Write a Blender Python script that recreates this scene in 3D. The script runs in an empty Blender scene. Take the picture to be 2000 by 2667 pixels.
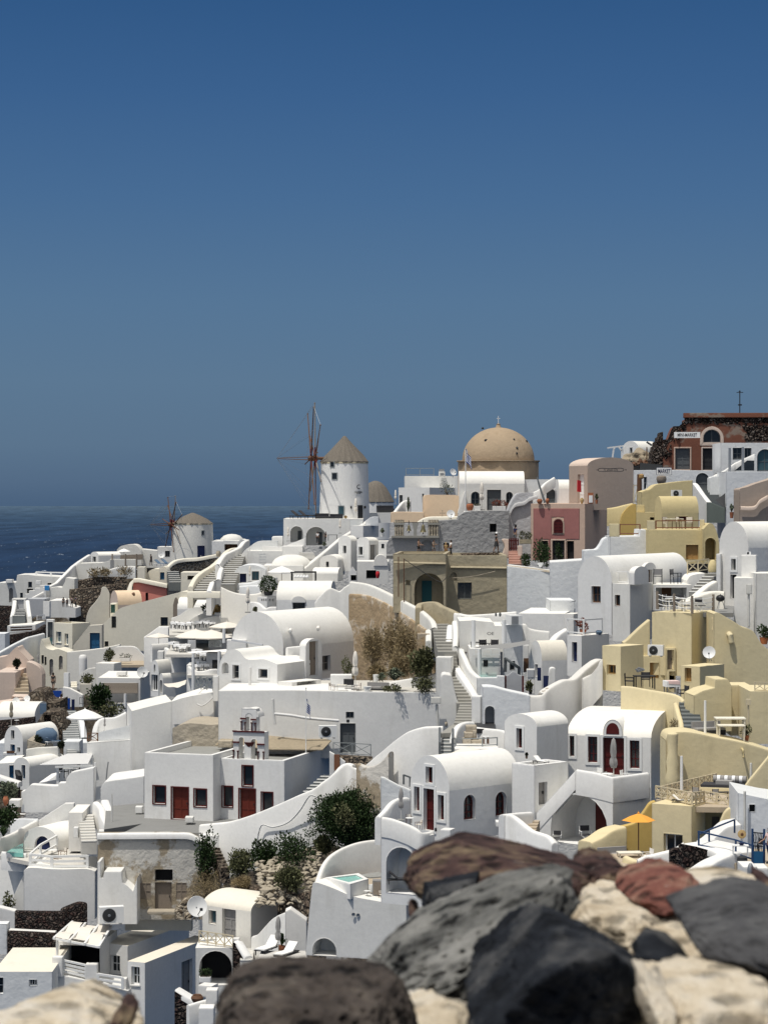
import bpy,bmesh,math,random
from mathutils import Vector,Matrix,noise
from mathutils.geometry import tessellate_polygon
random.seed(7)
R_=math.radians
F,CX,HY=5900.0,1000.0,1290.0
SC=bpy.context.scene
COL=SC.collection
SAMPLES=[]
T=[0.0,0.0,1.0]
def tile(x,y,s=1/3.318):T[:]=[x,y,s]
def nat(x,y):return T[0]+x*T[2],T[1]+y*T[2]
def Pn(nx,ny,D):return Vector(((nx-CX)/F*D,D,(HY-ny)/F*D))
DO=[0.0]
def P(x,y,D):return Pn(*nat(x,y),D+DO[0])
def mpp(D):return T[2]*(D+DO[0])/F
def Zat(y,D):return(HY-(T[1]+y*T[2]))/F*(D+DO[0])
def sample(x,y,D):
    nx,ny=nat(x,y);SAMPLES.append((nx,ny,D+DO[0]))
def Pz(x,y,z):
    nx,ny=nat(x,y);D=z*F/(HY-ny);return Pn(nx,ny,D)
MATS={}
def newmat(name):
    m=bpy.data.materials.new(name);m.use_nodes=True
    nt=m.node_tree;b=nt.nodes['Principled BSDF']
    return m,nt,b
def nd(nt,t,**kw):
    n=nt.nodes.new(t)
    for k,v in kw.items():
        if k in n.inputs.keys()if hasattr(n.inputs,'keys')else False:n.inputs[k].default_value=v
        else:setattr(n,k,v)
    return n
def c4(c):return(c[0],c[1],c[2],1)
def texco(nt,obj=False):
    if obj:return nt.nodes.new('ShaderNodeTexCoord').outputs['Object']
    return nt.nodes.new('ShaderNodeNewGeometry').outputs['Position']
def noisenode(nt,co,scale,detail=4,rough=.6,vec=None):
    n=nt.nodes.new('ShaderNodeTexNoise');n.inputs['Scale'].default_value=scale
    n.inputs['Detail'].default_value=detail;n.inputs['Roughness'].default_value=rough
    if vec:
        mp=nt.nodes.new('ShaderNodeMapping');mp.inputs['Scale'].default_value=vec
        nt.links.new(co,mp.inputs['Vector']);co=mp.outputs[0]
    nt.links.new(co,n.inputs['Vector']);return n.outputs['Fac']
def rampnode(nt,fac,stops):
    r=nt.nodes.new('ShaderNodeValToRGB');e=r.color_ramp.elements
    while len(e)<len(stops):e.new(.5)
    for k,(p,c)in enumerate(stops):e[k].position=p;e[k].color=c4(c)if hasattr(c,'__len__')else(c,c,c,1)
    nt.links.new(fac,r.inputs[0]);return r.outputs[0]
def mixnode(nt,fac,a,b,mode='MIX'):
    m=nt.nodes.new('ShaderNodeMix');m.data_type='RGBA';m.blend_type=mode
    for sock,v in((m.inputs[0],fac),(m.inputs[6],a),(m.inputs[7],b)):
        if isinstance(v,(int,float)):sock.default_value=v
        elif isinstance(v,(tuple,list)):sock.default_value=c4(v)
        else:nt.links.new(v,sock)
    return m.outputs[2]
def bump(nt,b,h,strength=.3,dist=.05,bev=0):
    n=nt.nodes.new('ShaderNodeBump');n.inputs['Strength'].default_value=strength;n.inputs['Distance'].default_value=dist
    nt.links.new(h,n.inputs['Height'])
    if bev:
        v=nt.nodes.new('ShaderNodeBevel');v.samples=4;v.inputs['Radius'].default_value=bev
        nt.links.new(v.outputs[0],n.inputs['Normal'])
    nt.links.new(n.outputs[0],b.inputs['Normal'])
def plaster(name,col,var=.06,stain=.25,stcol=None,bev=.11,bs=.16,thr=(.55,.74),rough=.85,sv=(1.1,1.1,.22)):
    """hand-trowelled limewash: slow tone drift, rain streaks, uneven surface"""
    m,nt,b=newmat(name);co=texco(nt)
    d=tuple(max(0,x*(1-2.2*var))for x in col);l=tuple(min(.93,x*(1+var))for x in col)
    base=mixnode(nt,noisenode(nt,co,.55,5),d,l)
    base=mixnode(nt,1,base,rampnode(nt,noisenode(nt,co,5,5,.7),[(.25,.94),(.6,1.02)]),'MULTIPLY')
    stcol=stcol or tuple(x*.62 for x in(col[0],col[1]*.97,col[2]*.9))
    streak=rampnode(nt,noisenode(nt,co,1.0,6,.65,sv),[(thr[0],0),(thr[1],1)])
    sf=nt.nodes.new('ShaderNodeMath');sf.operation='MULTIPLY';sf.inputs[1].default_value=stain
    nt.links.new(streak,sf.inputs[0])
    colr=mixnode(nt,sf.outputs[0],base,stcol)
    oi=nt.nodes.new('ShaderNodeObjectInfo');colr=mixnode(nt,1,colr,rampnode(nt,oi.outputs['Random'],[(0,(.92,.915,.89)),(.35,(1,1,.99)),(.7,(.965,.97,.975)),(1,(1,.985,.955))]),'MULTIPLY')
    nt.links.new(colr,b.inputs['Base Color']);b.inputs['Roughness'].default_value=rough
    b.inputs['Specular IOR Level'].default_value=.15
    bump(nt,b,noisenode(nt,co,2.4,6,.55),bs,.09,bev)
    MATS[name]=m;return m
def simple(name,col,rough=.6,var=.12,scale=6,metal=0,obj=False,bs=0,spec=.3):
    m,nt,b=newmat(name);co=texco(nt,obj)
    f=noisenode(nt,co,scale,4)
    nt.links.new(mixnode(nt,f,tuple(x*(1-var)for x in col),tuple(min(.95,x*(1+var))for x in col)),b.inputs['Base Color'])
    b.inputs['Roughness'].default_value=rough;b.inputs['Metallic'].default_value=metal;b.inputs['Specular IOR Level'].default_value=spec
    if bs:bump(nt,b,noisenode(nt,co,scale*2,5),bs,.03)
    MATS[name]=m;return m
def rubble(name,cols,mortar,scale=2.6,bs=1.0,gap=.08):
    """dry lava-stone masonry: voronoi cells of several colours with dark joints"""
    m,nt,b=newmat(name);co=texco(nt)
    w=nt.nodes.new('ShaderNodeVectorMath');w.operation='ADD'
    nz=nt.nodes.new('ShaderNodeTexNoise');nz.inputs['Scale'].default_value=2.5;nt.links.new(co,nz.inputs['Vector'])
    sc=nt.nodes.new('ShaderNodeVectorMath');sc.operation='SCALE';sc.inputs['Scale'].default_value=.35
    nt.links.new(nz.outputs['Color'],sc.inputs[0]);nt.links.new(co,w.inputs[0]);nt.links.new(sc.outputs[0],w.inputs[1])
    v=nt.nodes.new('ShaderNodeTexVoronoi');v.inputs['Scale'].default_value=scale;nt.links.new(w.outputs[0],v.inputs['Vector'])
    e=nt.nodes.new('ShaderNodeTexVoronoi');e.feature='DISTANCE_TO_EDGE';e.inputs['Scale'].default_value=scale;nt.links.new(w.outputs[0],e.inputs['Vector'])
    sep=nt.nodes.new('ShaderNodeSeparateColor');nt.links.new(v.outputs['Color'],sep.inputs[0])
    n=len(cols);st=rampnode(nt,sep.outputs[0],[((k+.5)/n,c)for k,c in enumerate(cols)])
    st=mixnode(nt,noisenode(nt,co,14,4),st,tuple(.5*x for x in cols[0]),'MIX')if False else st
    dk=rampnode(nt,noisenode(nt,co,9,5,.7),[(.3,.45),(.7,1.25)])
    st=mixnode(nt,1.0,st,dk,'MULTIPLY')
    ef=rampnode(nt,e.outputs['Distance'],[(gap*.4,0),(gap,1)])
    nt.links.new(mixnode(nt,ef,mortar,st),b.inputs['Base Color']);b.inputs['Roughness'].default_value=.95
    b.inputs['Specular IOR Level'].default_value=.1
    h=rampnode(nt,e.outputs['Distance'],[(0,0),(.3,1)])
    bump(nt,b,h,bs,.25);MATS[name]=m;return m
W0=(.80,.792,.77)
plaster('white',W0,.045,.30)
plaster('white_old',(.74,.73,.69),.07,.35)
plaster('white_blue',(.76,.775,.785),.05,.22,bs=.4)
plaster('white_warm',(.84,.81,.74),.04,.12)
plaster('roof_white',(.83,.815,.77),.04,.20,bev=.12,sv=(.6,.6,.6))  # wall plaster again, paler so the sun on roofs is in the colour
plaster('roof_cream',(.80,.75,.645),.05,.2,bev=.12,sv=(.6,.6,.6))
plaster('cream',(.80,.755,.64),.05,.14)
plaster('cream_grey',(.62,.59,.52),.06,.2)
plaster('yellow',(.66,.55,.305),.06,.28,bs=.22)
plaster('yellow_pale',(.735,.635,.405),.06,.28,bs=.22)
plaster('ochre',(.58,.41,.14),.06,.15)
plaster('peach',(.80,.62,.44),.04,.12)
plaster('peach_trim',(.66,.49,.39),.05,.2)
plaster('rose',(.42,.185,.165),.10,.35,stcol=(.34,.19,.18))
plaster('salmon',(.78,.29,.24),.06,.12)
plaster('pink_beige',(.66,.54,.46),.05,.14)
plaster('taupe',(.45,.37,.315),.05,.15)
plaster('terracotta',(.21,.088,.058),.10,.8,stcol=(.27,.23,.19),thr=(.56,.62),sv=(.5,.5,.6))
plaster('olive',(.43,.375,.265),.14,.6,stcol=(.24,.21,.155),bs=.7)
plaster('stucco_grey',(.34,.34,.345),.08,.2,bs=1.6,bev=0)
plaster('stucco_light',(.50,.50,.51),.06,.2,bs=1.0)
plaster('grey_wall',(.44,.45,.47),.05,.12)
plaster('grey_green',(.17,.20,.185),.06,.2)
plaster('ruin',(.58,.56,.52),.10,.85,stcol=(.27,.215,.14),thr=(.50,.555),bs=1.1,sv=(.42,.42,.34))
plaster('ruin_ochre',(.40,.30,.19),.22,.75,stcol=(.58,.52,.44),thr=(.52,.62),bs=1.3,sv=(.9,.9,.7))
plaster('rust_white',(.72,.70,.66),.06,.9,stcol=(.25,.20,.15),thr=(.63,.68))
plaster('beige_rough',(.46,.405,.32),.10,.4,bs=1.4)
plaster('drum_tan',(.47,.355,.24),.10,.5,stcol=(.33,.24,.15),bs=.8)
plaster('dome_brown',(.40,.31,.215),.09,.4,stcol=(.25,.18,.11),bs=.6)
plaster('concrete',(.30,.30,.285),.08,.3,bev=0)
plaster('floor_grey',(.25,.25,.245),.07,.3,bev=0)
plaster('floor_pale',(.62,.60,.56),.05,.2,bev=0)
plaster('floor_tan',(.48,.40,.30),.06,.2,bev=0)
plaster('earth',(.37,.31,.225),.13,.5,bs=1.5,bev=0)
plaster('stair_stone',(.33,.32,.29),.12,.4,bev=0)
plaster('stair_dark',(.16,.175,.18),.08,.2,bev=0)
plaster('pink_step',(.62,.40,.33),.06,.2,bev=0)
rubble('lava',[(.06,.053,.053),(.11,.085,.075),(.085,.05,.045),(.17,.14,.12)],(.02,.018,.017),4.6)
rubble('lava_brown',[(.17,.13,.10),(.25,.20,.15),(.13,.10,.08),(.32,.27,.21)],(.09,.075,.06),2.6)
rubble('fieldstone',[(.30,.24,.17),(.18,.14,.10),(.40,.32,.23),(.24,.19,.14)],(.52,.45,.35),2.4,gap=.16)
rubble('ruin_stone',[(.16,.13,.11),(.05,.035,.03),(.34,.29,.25),(.11,.07,.055)],(.03,.022,.02),3.5,1.4)
simple('glass',(.018,.022,.026),.12,.3,1.0,spec=.6)
simple('glass_teal',(.05,.10,.12),.15,.3,1.0,spec=.6)
simple('dark',(.012,.012,.013),.7)
simple('charcoal',(.03,.031,.033),.6)
simple('church_red',(.12,.02,.011),.5,.3,7)
simple('red_wood',(.085,.011,.010),.45,.2,9)
simple('blue_wood',(.02,.10,.21),.5,.15)
simple('teal_wood',(.02,.105,.12),.5)
simple('navy',(.012,.02,.07),.55)
simple('royal',(.012,.06,.30),.5)
simple('green_wood',(.05,.13,.11),.5)
simple('grey_wood',(.26,.25,.24),.7,.2,8)
simple('slate_wood',(.11,.12,.125),.6,.2,8)
simple('pale_wood',(.62,.60,.55),.6)
simple('brown_wood',(.13,.065,.035),.6,.25,8)
simple('orange_wood',(.20,.09,.05),.6,.2,8)
simple('tan_wood',(.36,.22,.085),.6,.2,8)
simple('old_wood',(.24,.20,.16),.8,.25,10)
simple('rail_tan',(.60,.52,.36),.6)
simple('rail_grey',(.25,.27,.27),.5)
simple('paint_white',(.80,.80,.78),.5,.04)
simple('metal',(.35,.36,.37),.4,.1,6,.6)
simple('black_metal',(.02,.02,.022),.45)
simple('rail_blue',(.025,.06,.14),.45)
simple('canvas',(.76,.71,.63),.9,.06,3,bs=.1)
simple('canvas_white',(.84,.83,.80),.9,.04,3)
simple('canvas_grey',(.25,.25,.245),.9,.08,3)
simple('canvas_orange',(.80,.36,.06),.85,.06,3)
simple('canvas_olive',(.30,.27,.20),.9,.1,3)
simple('cushion_dark',(.045,.045,.05),.9)
simple('cushion_blue',(.12,.18,.26),.9)
simple('cushion_grey',(.30,.29,.28),.9)
simple('cloth',(.86,.86,.85),.9,.03)
simple('cloth_pink',(.75,.55,.52),.9)
simple('terra_pot',(.38,.14,.07),.8,.2,5)
simple('soil',(.06,.045,.03),.95)
simple('thatch',(.165,.145,.12),.95,.5,9,bs=1.0)
simple('brass',(.16,.14,.08),.5,.2,6,.5)
simple('red_cloth',(.55,.03,.04),.85)
simple('water',(.22,.52,.46),.12,.08,2,spec=.5)
simple('water_soft',(.28,.48,.45),.15,.08,2,spec=.5)
simple('plastic_blue',(.04,.22,.50),.5)
simple('wicker',(.42,.30,.14),.8,.3,20)
def leafmat(name,col,var=.5):
    m,nt,b=newmat(name);co=texco(nt)
    f=noisenode(nt,co,3.5,3);g=noisenode(nt,co,22,2)
    c=mixnode(nt,rampnode(nt,f,[(.35,0),(.65,1)]),tuple(x*(1-var)for x in col),tuple(x*(1+var)for x in col))
    c=mixnode(nt,.6,c,rampnode(nt,g,[(.3,.55),(.7,1.4)]),'MULTIPLY')
    nt.links.new(c,b.inputs['Base Color']);b.inputs['Roughness'].default_value=.7;b.inputs['Specular IOR Level'].default_value=.2
    MATS[name]=m
leafmat('leaf',(.05,.075,.022));leafmat('leaf_deep',(.028,.05,.016));leafmat('leaf_dry',(.25,.195,.11))
leafmat('leaf_olive',(.10,.105,.05));leafmat('leaf_grey',(.13,.15,.10));leafmat('leaf_red',(.17,.05,.03));leafmat('straw',(.42,.31,.15));leafmat('leaf_black',(.022,.028,.014))
simple('bark',(.12,.09,.065),.9,.3,8)
simple('skin',(.30,.185,.13),.6,.05)
simple('hair',(.03,.022,.018),.7)
class MB:
    def __init__(s):s.v=[];s.f=[]
    def add(s,vs,fs):
        o=len(s.v);s.v+=[tuple(x)for x in vs];s.f+=[tuple(i+o for i in f)for f in fs]
    def poly(s,pts):s.add(pts,[tuple(range(len(pts)))])
    def box(s,x0,y0,z0,x1,y1,z1,M=None):
        vs=[Vector((x,y,z))for z in(z0,z1)for y in(y0,y1)for x in(x0,x1)]
        if M:vs=[M@v for v in vs]
        s.add(vs,[(0,2,3,1),(4,5,7,6),(0,1,5,4),(2,6,7,3),(0,4,6,2),(1,3,7,5)])
    def tube(s,pts,r,n=6,r2=None,cap=True):
        pts=[Vector(p)for p in pts];rings=[]
        for i,p in enumerate(pts):
            d=(pts[min(i+1,len(pts)-1)]-pts[max(i-1,0)]).normalized()
            a=d.cross(Vector((0,0,1))if abs(d.z)<.95 else Vector((1,0,0))).normalized();b=d.cross(a)
            rr=r if r2 is None else r+(r2-r)*i/(len(pts)-1)
            rings.append([p+(a*math.cos(2*math.pi*k/n)+b*math.sin(2*math.pi*k/n))*rr for k in range(n)])
        o=len(s.v);s.v+=[tuple(v)for rg in rings for v in rg]
        for i in range(len(rings)-1):
            for k in range(n):s.f.append((o+i*n+k,o+i*n+(k+1)%n,o+(i+1)*n+(k+1)%n,o+(i+1)*n+k))
        if cap:s.f.append(tuple(o+k for k in range(n))[::-1]);s.f.append(tuple(o+(len(rings)-1)*n+k for k in range(n)))
    def bar(s,p,q,w,h=None):
        p,q=Vector(p),Vector(q);d=q-p;L=d.length;d.normalize();h=h or w
        a=d.cross(Vector((0,0,1))if abs(d.z)<.95 else Vector((1,0,0))).normalized();b=a.cross(d)
        vs=[p+a*i*w/2+b*j*h/2+d*k for k in(0,L)for j in(-1,1)for i in(-1,1)]
        s.add(vs,[(0,2,3,1),(4,5,7,6),(0,1,5,4),(2,6,7,3),(0,4,6,2),(1,3,7,5)])
    def lathe(s,prof,n=16,c=(0,0,0),sx=1,sy=1,wob=None):
        o=len(s.v)
        for(r,z)in prof:
            for k in range(n):
                a=2*math.pi*k/n;rr=r*(1 if not wob else 1+wob(a,z))
                s.v.append((c[0]+rr*math.cos(a)*sx,c[1]+rr*math.sin(a)*sy,c[2]+z))
        for i in range(len(prof)-1):
            for k in range(n):s.f.append((o+i*n+k,o+i*n+(k+1)%n,o+(i+1)*n+(k+1)%n,o+(i+1)*n+k))
        if prof[0][0]>1e-4:s.f.append(tuple(o+k for k in range(n))[::-1])
        if prof[-1][0]>1e-4:s.f.append(tuple(o+(len(prof)-1)*n+k for k in range(n)))
    def ico(s,c,r,sub=2,jit=.2,sq=(1,1,1),seed=0):
        bm=bmesh.new();bmesh.ops.create_icosphere(bm,subdivisions=sub,radius=1)
        vs=[]
        for v in bm.verts:
            k=1+jit*noise.noise(v.co*1.7+Vector((seed*3.1,seed*1.7,seed)))*2
            vs.append(Vector((v.co.x*sq[0],v.co.y*sq[1],v.co.z*sq[2]))*k*r+Vector(c))
        s.add(vs,[[v.index for v in f.verts]for f in bm.faces]);bm.free()
    def build(s,name,mat,parent=None,ang=38,world=False):
        me=bpy.data.meshes.new(name);vs=s.v
        if world and parent is not None:
            inv=ROOTM[parent.name].inverted();vs=[tuple(inv@Vector(v))for v in vs]
        me.from_pydata(vs,[],s.f);me.update()
        bm=bmesh.new();bm.from_mesh(me);bmesh.ops.recalc_face_normals(bm,faces=bm.faces)if len(s.f)<60000 and not getattr(s,'norecalc',0)else None
        bm.to_mesh(me);bm.free()
        if ang:
            me.shade_smooth();me.set_sharp_from_angle(angle=R_(ang))
        me.materials.append(MATS[mat]if isinstance(mat,str)else mat)
        o=bpy.data.objects.new(name,me);COL.objects.link(o)
        if parent is not None:o.parent=parent
        return o
ROOTM={}
def tag(o,label=None,cat=None,group=None,kind=None):
    for k,v in(('label',label),('category',cat),('group',group),('kind',kind)):
        if v:o[k]=v
    return o
def thing(name,label,cat=None,loc=(0,0,0),rz=0,group=None):
    o=bpy.data.objects.new(name,None);COL.objects.link(o);o.empty_display_size=.2
    o.location=loc;o.rotation_euler=(0,0,rz)
    ROOTM[o.name]=Matrix.Translation(Vector(loc))@Matrix.Rotation(rz,4,'Z')
    return tag(o,label,cat or name.replace('_',' '),group,'thing')
def single(mb,name,label,mat,cat=None,group=None,kind=None,ang=38,base=None):
    """a thing that is one mesh: world-space builder, origin moved to its base"""
    b=base or Vector((sum(v[0]for v in mb.v)/len(mb.v),sum(v[1]for v in mb.v)/len(mb.v),min(v[2]for v in mb.v)))
    b=Vector(b);mb.v=[tuple(Vector(v)-b)for v in mb.v]
    o=mb.build(name,mat,None,ang);o.location=b;ROOTM[o.name]=Matrix.Translation(b)
    if kind=='structure':return tag(o,None,None,None,kind)
    return tag(o,label,cat or name.replace('_',' '),group,kind or 'thing')
def cr(pts,n=6):
    """Catmull-Rom through points (tuples of any length)"""
    if len(pts)<3:return[tuple(p)for p in pts]
    out=[]
    for i in range(len(pts)-1):
        p0,p1,p2,p3=pts[max(i-1,0)],pts[i],pts[i+1],pts[min(i+2,len(pts)-1)]
        for k in range(n):
            t=k/n
            out.append(tuple(.5*((2*b)+(-a+c)*t+(2*a-5*b+4*c-d)*t*t+(-a+3*b-3*c+d)*t**3)for a,b,c,d in zip(p0,p1,p2,p3)))
    out.append(tuple(pts[-1]));return out
WOOD=dict(R='red_wood',B='blue_wood',T='teal_wood',V='navy',G='grey_wood',S='slate_wood',W='paint_white',N='brown_wood',K='charcoal',Y='tan_wood',P='pale_wood',E='green_wood',O='old_wood',A='church_red',C='royal')
def hdir(x,y,D,a):
    pass
def dl(xc,D,a,x,back=0):
    """depth, at column x, of the left-hand facade through corner (xc, D) turned by a degrees (optionally moved back)"""
    a=R_(a);D+=DO[0];nx,_=nat(xc,0);X0=(nx-CX)/F*D+math.sin(a)*back;Y0=D+math.cos(a)*back
    kx=(nat(x,0)[0]-CX)/F;e=(-math.cos(a),math.sin(a))
    t=(kx*Y0-X0)/(e[0]-kx*e[1]);return Y0+t*e[1]-DO[0]
def H(name,label,xc,yt,yb,D,xl,a=0,xr=None,R=3.0,ax='L',rise=0,top=None,topx=None,m='white',rm=None,par=0,ops=(),cat=None,group=None,dor=(),smp=True):
    ra=R_(a);ca,sa=math.cos(ra),math.sin(ra)
    C=P(xc,yb,D);Hh=Zat(yt,D)-C.z
    kl=(nat(xl,0)[0]-CX)/F;L=(kl*C.y-C.x)/(-ca-kl*sa)
    if xr is not None:
        kr=(nat(xr,0)[0]-CX)/F;R=(kr*C.y-C.x)/(sa-kr*ca)
    if L<=0 or R<=0 or Hh<=0:print('BAD',name,label,L,R,Hh);L=abs(L);R=abs(R);Hh=max(.3,abs(Hh))
    if L>40 or R>40:print('LONG',name,label,round(L,1),round(R,1));R=min(R,15)
    one=name.endswith('wall')or name.endswith('buttress')
    X,Y=Vector((ca,-sa,0)),Vector((sa,ca,0))
    if smp:
        for f_ in(0,.5,1):
            q=C-X*L*f_;nx=CX+q.x/q.y*F
            for yy in(yb,(yt*2+yb)/3):SAMPLES.append((nx,T[1]+yy*T[2],q.y))
    Mt=Matrix(((ca,sa,0,C.x),(-sa,ca,0,C.y),(0,0,1,C.z),(0,0,0,1)))
    def uv(face,x,y,dd=0):
        nx,ny=nat(x,y);d=Vector(((nx-CX)/F,1,(HY-ny)/F));n=Y if face=='L' else X
        C2=C+(n*dd if face=='L' else-n*dd);q=d*(C2.dot(n)/d.dot(n))-C2
        return(q.dot(X)if face=='L' else q.dot(Y)),q.z
    def fp(face,u,z,d):return(u,d,z)if face=='L' else(-d,u,z)
    rng={'L':(-L,0),'R':(0,R)}
    u0,u1=rng[ax]
    if top or topx:
        pr=[uv(ax,x,y)for x,y in(top or topx)]
        pr[0]=(u0,pr[0][1]);pr[-1]=(u1,pr[-1][1])
        if top:pr=cr(pr,5)
        q=[]
        for u,z in pr:
            u=min(max(u,u0),u1);z=max(z,.1)
            if not q or abs(u-q[-1][0])+abs(z-q[-1][1])>.004:q.append((u,z))
        pr=q
    elif rise:
        r_=rise*mpp(D);n=16
        pr=[((u0+u1)/2-(u1-u0)/2*math.cos(math.pi*k/n),Hh+r_*math.sin(math.pi*k/n))for k in range(n+1)]
    else:pr=[(u0,Hh),(u1,Hh)]
    def zt(u):
        for(a0,b0),(a1,b1)in zip(pr,pr[1:]):
            if a0<=u<=a1 and a1>a0:return b0+(b1-b0)*(u-a0)/(a1-a0)
        return pr[0][1]
    oth='R' if ax=='L' else 'L'
    zo=pr[-1][1]if ax=='L' else pr[0][1]
    prof={ax:pr,oth:[(rng[oth][0],zo),(rng[oth][1],zo)]}
    wall,roof=MB(),MB()
    if not one:
        root=thing(name,label,cat,C,-ra,group)
    items=[]
    holes={'L':[],'R':[]}
    for op in ops:
        kind,face,x0,y0,x1,y1,colr=op[:7];opt=op[7]if len(op)>7 else{}
        p0,p1=uv(face,x0,y1),uv(face,x1,y0);zb=uv(face,(x0+x1)/2,y1)[1];zz=uv(face,(x0+x1)/2,y0)[1]
        ua,ub=sorted((p0[0],p1[0]));fa,fb=rng[face]
        ua=max(ua,fa+.04);ub=min(ub,fb-.04);zb=max(zb,.03)
        um=(ua+ub)/2;lim=(zt(um)if face==ax else zo)-.04
        if face==ax:lim=min(lim,zt(ua)+(0.35*(ub-ua)if kind in 'WDV' else 0)-.04,zt(ub)+(0.35*(ub-ua)if kind in 'WDV' else 0)-.04)if(rise or top)else lim
        if zz>lim:zz=lim
        if ub-ua<.08 or zz-zb<.08:print('DROP',label,op[:6],round(ub-ua,2),round(zz-zb,2));continue
        if kind in 'WDV':
            r_=min((ub-ua)/2,(zz-zb)*.8);n=10
            hp=[(ua,zb),(ub,zb)]+[(um+(ub-ua)/2*math.cos(math.pi*k/n),zz-r_+r_*math.sin(math.pi*k/n))for k in range(n+1)]
        else:hp=[(ua,zb),(ub,zb),(ub,zz),(ua,zz)]
        if not opt.get('blind'):holes[face].append(hp)
        items.append((kind,face,hp,ua,ub,zb,zz,colr,opt))
    for face in('L','R'):
        fa,fb=rng[face]
        out=[(fa,0),(fb,0)]+list(reversed(prof[face]))
        polys=[[Vector((u,z,0))for u,z in out]]+[[Vector((u,z,0))for u,z in h]for h in holes[face]]
        flat=[v for pl in polys for v in pl]
        tris=tessellate_polygon(polys)
        wall.add([fp(face,v.x,v.y,0)for v in flat],[t for t in tris])
    if ax=='L':
        wall.poly([(u,R,z)for u,z in[(-L,0)]+pr+[(0,0)]]);wall.poly([(-L,0,0),(-L,R,0),(-L,R,pr[0][1]),(-L,0,pr[0][1])])
    else:
        wall.poly([(-L,u,z)for u,z in[(0,0)]+pr+[(R,0)]]);wall.poly([(-L,R,0),(0,R,0),(0,R,pr[-1][1]),(-L,R,pr[-1][1])])
    rb=wall if one else roof
    if par and len(pr)==2:
        t=min(.28,L*.2,R*.2);z0,z1=Hh,Hh-par
        o_=[(-L,0),(0,0),(0,R),(-L,R)];i_=[(-L+t,t),(-t,t),(-t,R-t),(-L+t,R-t)]
        for k in range(4):
            j=(k+1)%4
            wall.poly([(*o_[k],z0),(*o_[j],z0),(*i_[j],z0),(*i_[k],z0)])
            wall.poly([(*i_[k],z0),(*i_[j],z0),(*i_[j],z1),(*i_[k],z1)])
        rb.poly([(*q,z1)for q in i_])
    else:
        o=len(rb.v)
        for u,z in pr:
            rb.v+=[fp(ax,u,z,0),fp(ax,u,z,R if ax=='L' else L)]
        for k in range(len(pr)-1):rb.f.append((o+2*k,o+2*k+2,o+2*k+3,o+2*k+1))
    for kind,face,hp,ua,ub,zb,zz,colr,opt in items:
        rec=opt.get('rec',.28 if kind in 'wWdDs' else 1.2)
        if opt.get('blind'):rec=-.012
        n=len(hp)
        wall.add([fp(face,u,z,0)for u,z in hp]+[fp(face,u,z,rec)for u,z in hp],[(k,(k+1)%n,n+(k+1)%n,n+k)for k in range(n)]if not opt.get('blind')else[])
        if kind in 'vV' and not opt.get('backmat'):wall.poly([fp(face,u,z,rec)for u,z in hp])
    if one:
        root=wall.build(name,m,None);root.location=C;root.rotation_euler=(0,0,-ra);ROOTM[root.name]=Mt
        tag(root,label,cat or 'wall',group,'thing')
    else:
        wall.build('wall',m,root);roof.build('roof',rm or('roof_white' if m=='white' else m),root)
    def fbox(mb,face,ua,ub,za,zb,d0,d1):
        vs=[fp(face,u,z,d)for d in(d0,d1)for z in(za,zb)for u in(ua,ub)]
        mb.add(vs,[(0,1,3,2),(4,6,7,5),(0,4,5,1),(2,3,7,6),(0,2,6,4),(1,5,7,3)])
    def ring(mb,face,hp,t,d0,d1):
        cu=sum(p[0]for p in hp)/len(hp);cz=sum(p[1]for p in hp)/len(hp)
        us=[p[0]for p in hp];zs=[p[1]for p in hp]
        fu=1-t*2/(max(us)-min(us));fz=1-t*2/(max(zs)-min(zs));mu=(max(us)+min(us))/2;mz=(max(zs)+min(zs))/2
        hi=[(mu+(u-mu)*fu,mz+(z-mz)*fz)for u,z in hp];n=len(hp)
        if t<0:hp,hi=hi,hp
        for k in range(n):
            j=(k+1)%n
            mb.add([fp(face,*hp[k],d0),fp(face,*hp[j],d0),fp(face,*hi[j],d0),fp(face,*hi[k],d0),fp(face,*hp[k],d1),fp(face,*hp[j],d1),fp(face,*hi[j],d1),fp(face,*hi[k],d1)],[(0,1,2,3),(0,4,5,1),(3,2,6,7)])
        return hi
    for kind,face,hp,ua,ub,zb,zz,colr,opt in items:
        rec=-.012 if opt.get('blind')else opt.get('rec',.28);w,h=ub-ua,zz-zb;mat=WOOD.get(colr,colr)
        if kind in 'vV':
            if opt.get('backmat'):
                q=MB();q.poly([fp(face,u,z,opt.get('rec',1.2))for u,z in hp]);q.build('recess_back',opt['backmat'],root)
            for ik,x0,y0,x1,y1,c_ in opt.get('inner',()):
                dd=opt.get('rec',1.2);a0,a1=uv(face,x0,y1,dd),uv(face,x1,y0,dd);q=MB()
                fbox(q,face,max(a0[0],ua+.05),min(a1[0],ub-.02),max(zb+.01,a0[1]),min(a1[1],zz-.05),dd-.08,dd-.01)
                q.build('door' if ik=='d' else 'window',WOOD.get(c_,c_),root)
            continue
        if kind in 'wW':
            t=min(.075,w*.14,h*.14);mb=MB();hi=ring(mb,face,hp,t,rec-.07,rec-.01)
            us=[p[0]for p in hi];nx=opt.get('nx',1 if w>.5 else 0);ny=opt.get('ny',1 if h>.9 else 0)
            for k in range(nx):
                u=ua+w*(k+1)/(nx+1);fbox(mb,face,u-t*.35,u+t*.35,zb+t,zz-t*(1 if kind=='w' else.5),rec-.06,rec-.02)
            for k in range(ny):
                z=zb+h*(k+1)/(ny+1)*(.85 if kind=='W' else 1);fbox(mb,face,ua+t,ub-t,z-t*.3,z+t*.3,rec-.058,rec-.022)
            wi=mb.build('window',mat,root,ang=0)
            q=MB();q.poly([fp(face,u,z,rec-.03)for u,z in hp]);q.build('pane',opt.get('pane','glass'),wi,ang=0)
            hostobj=wi
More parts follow.
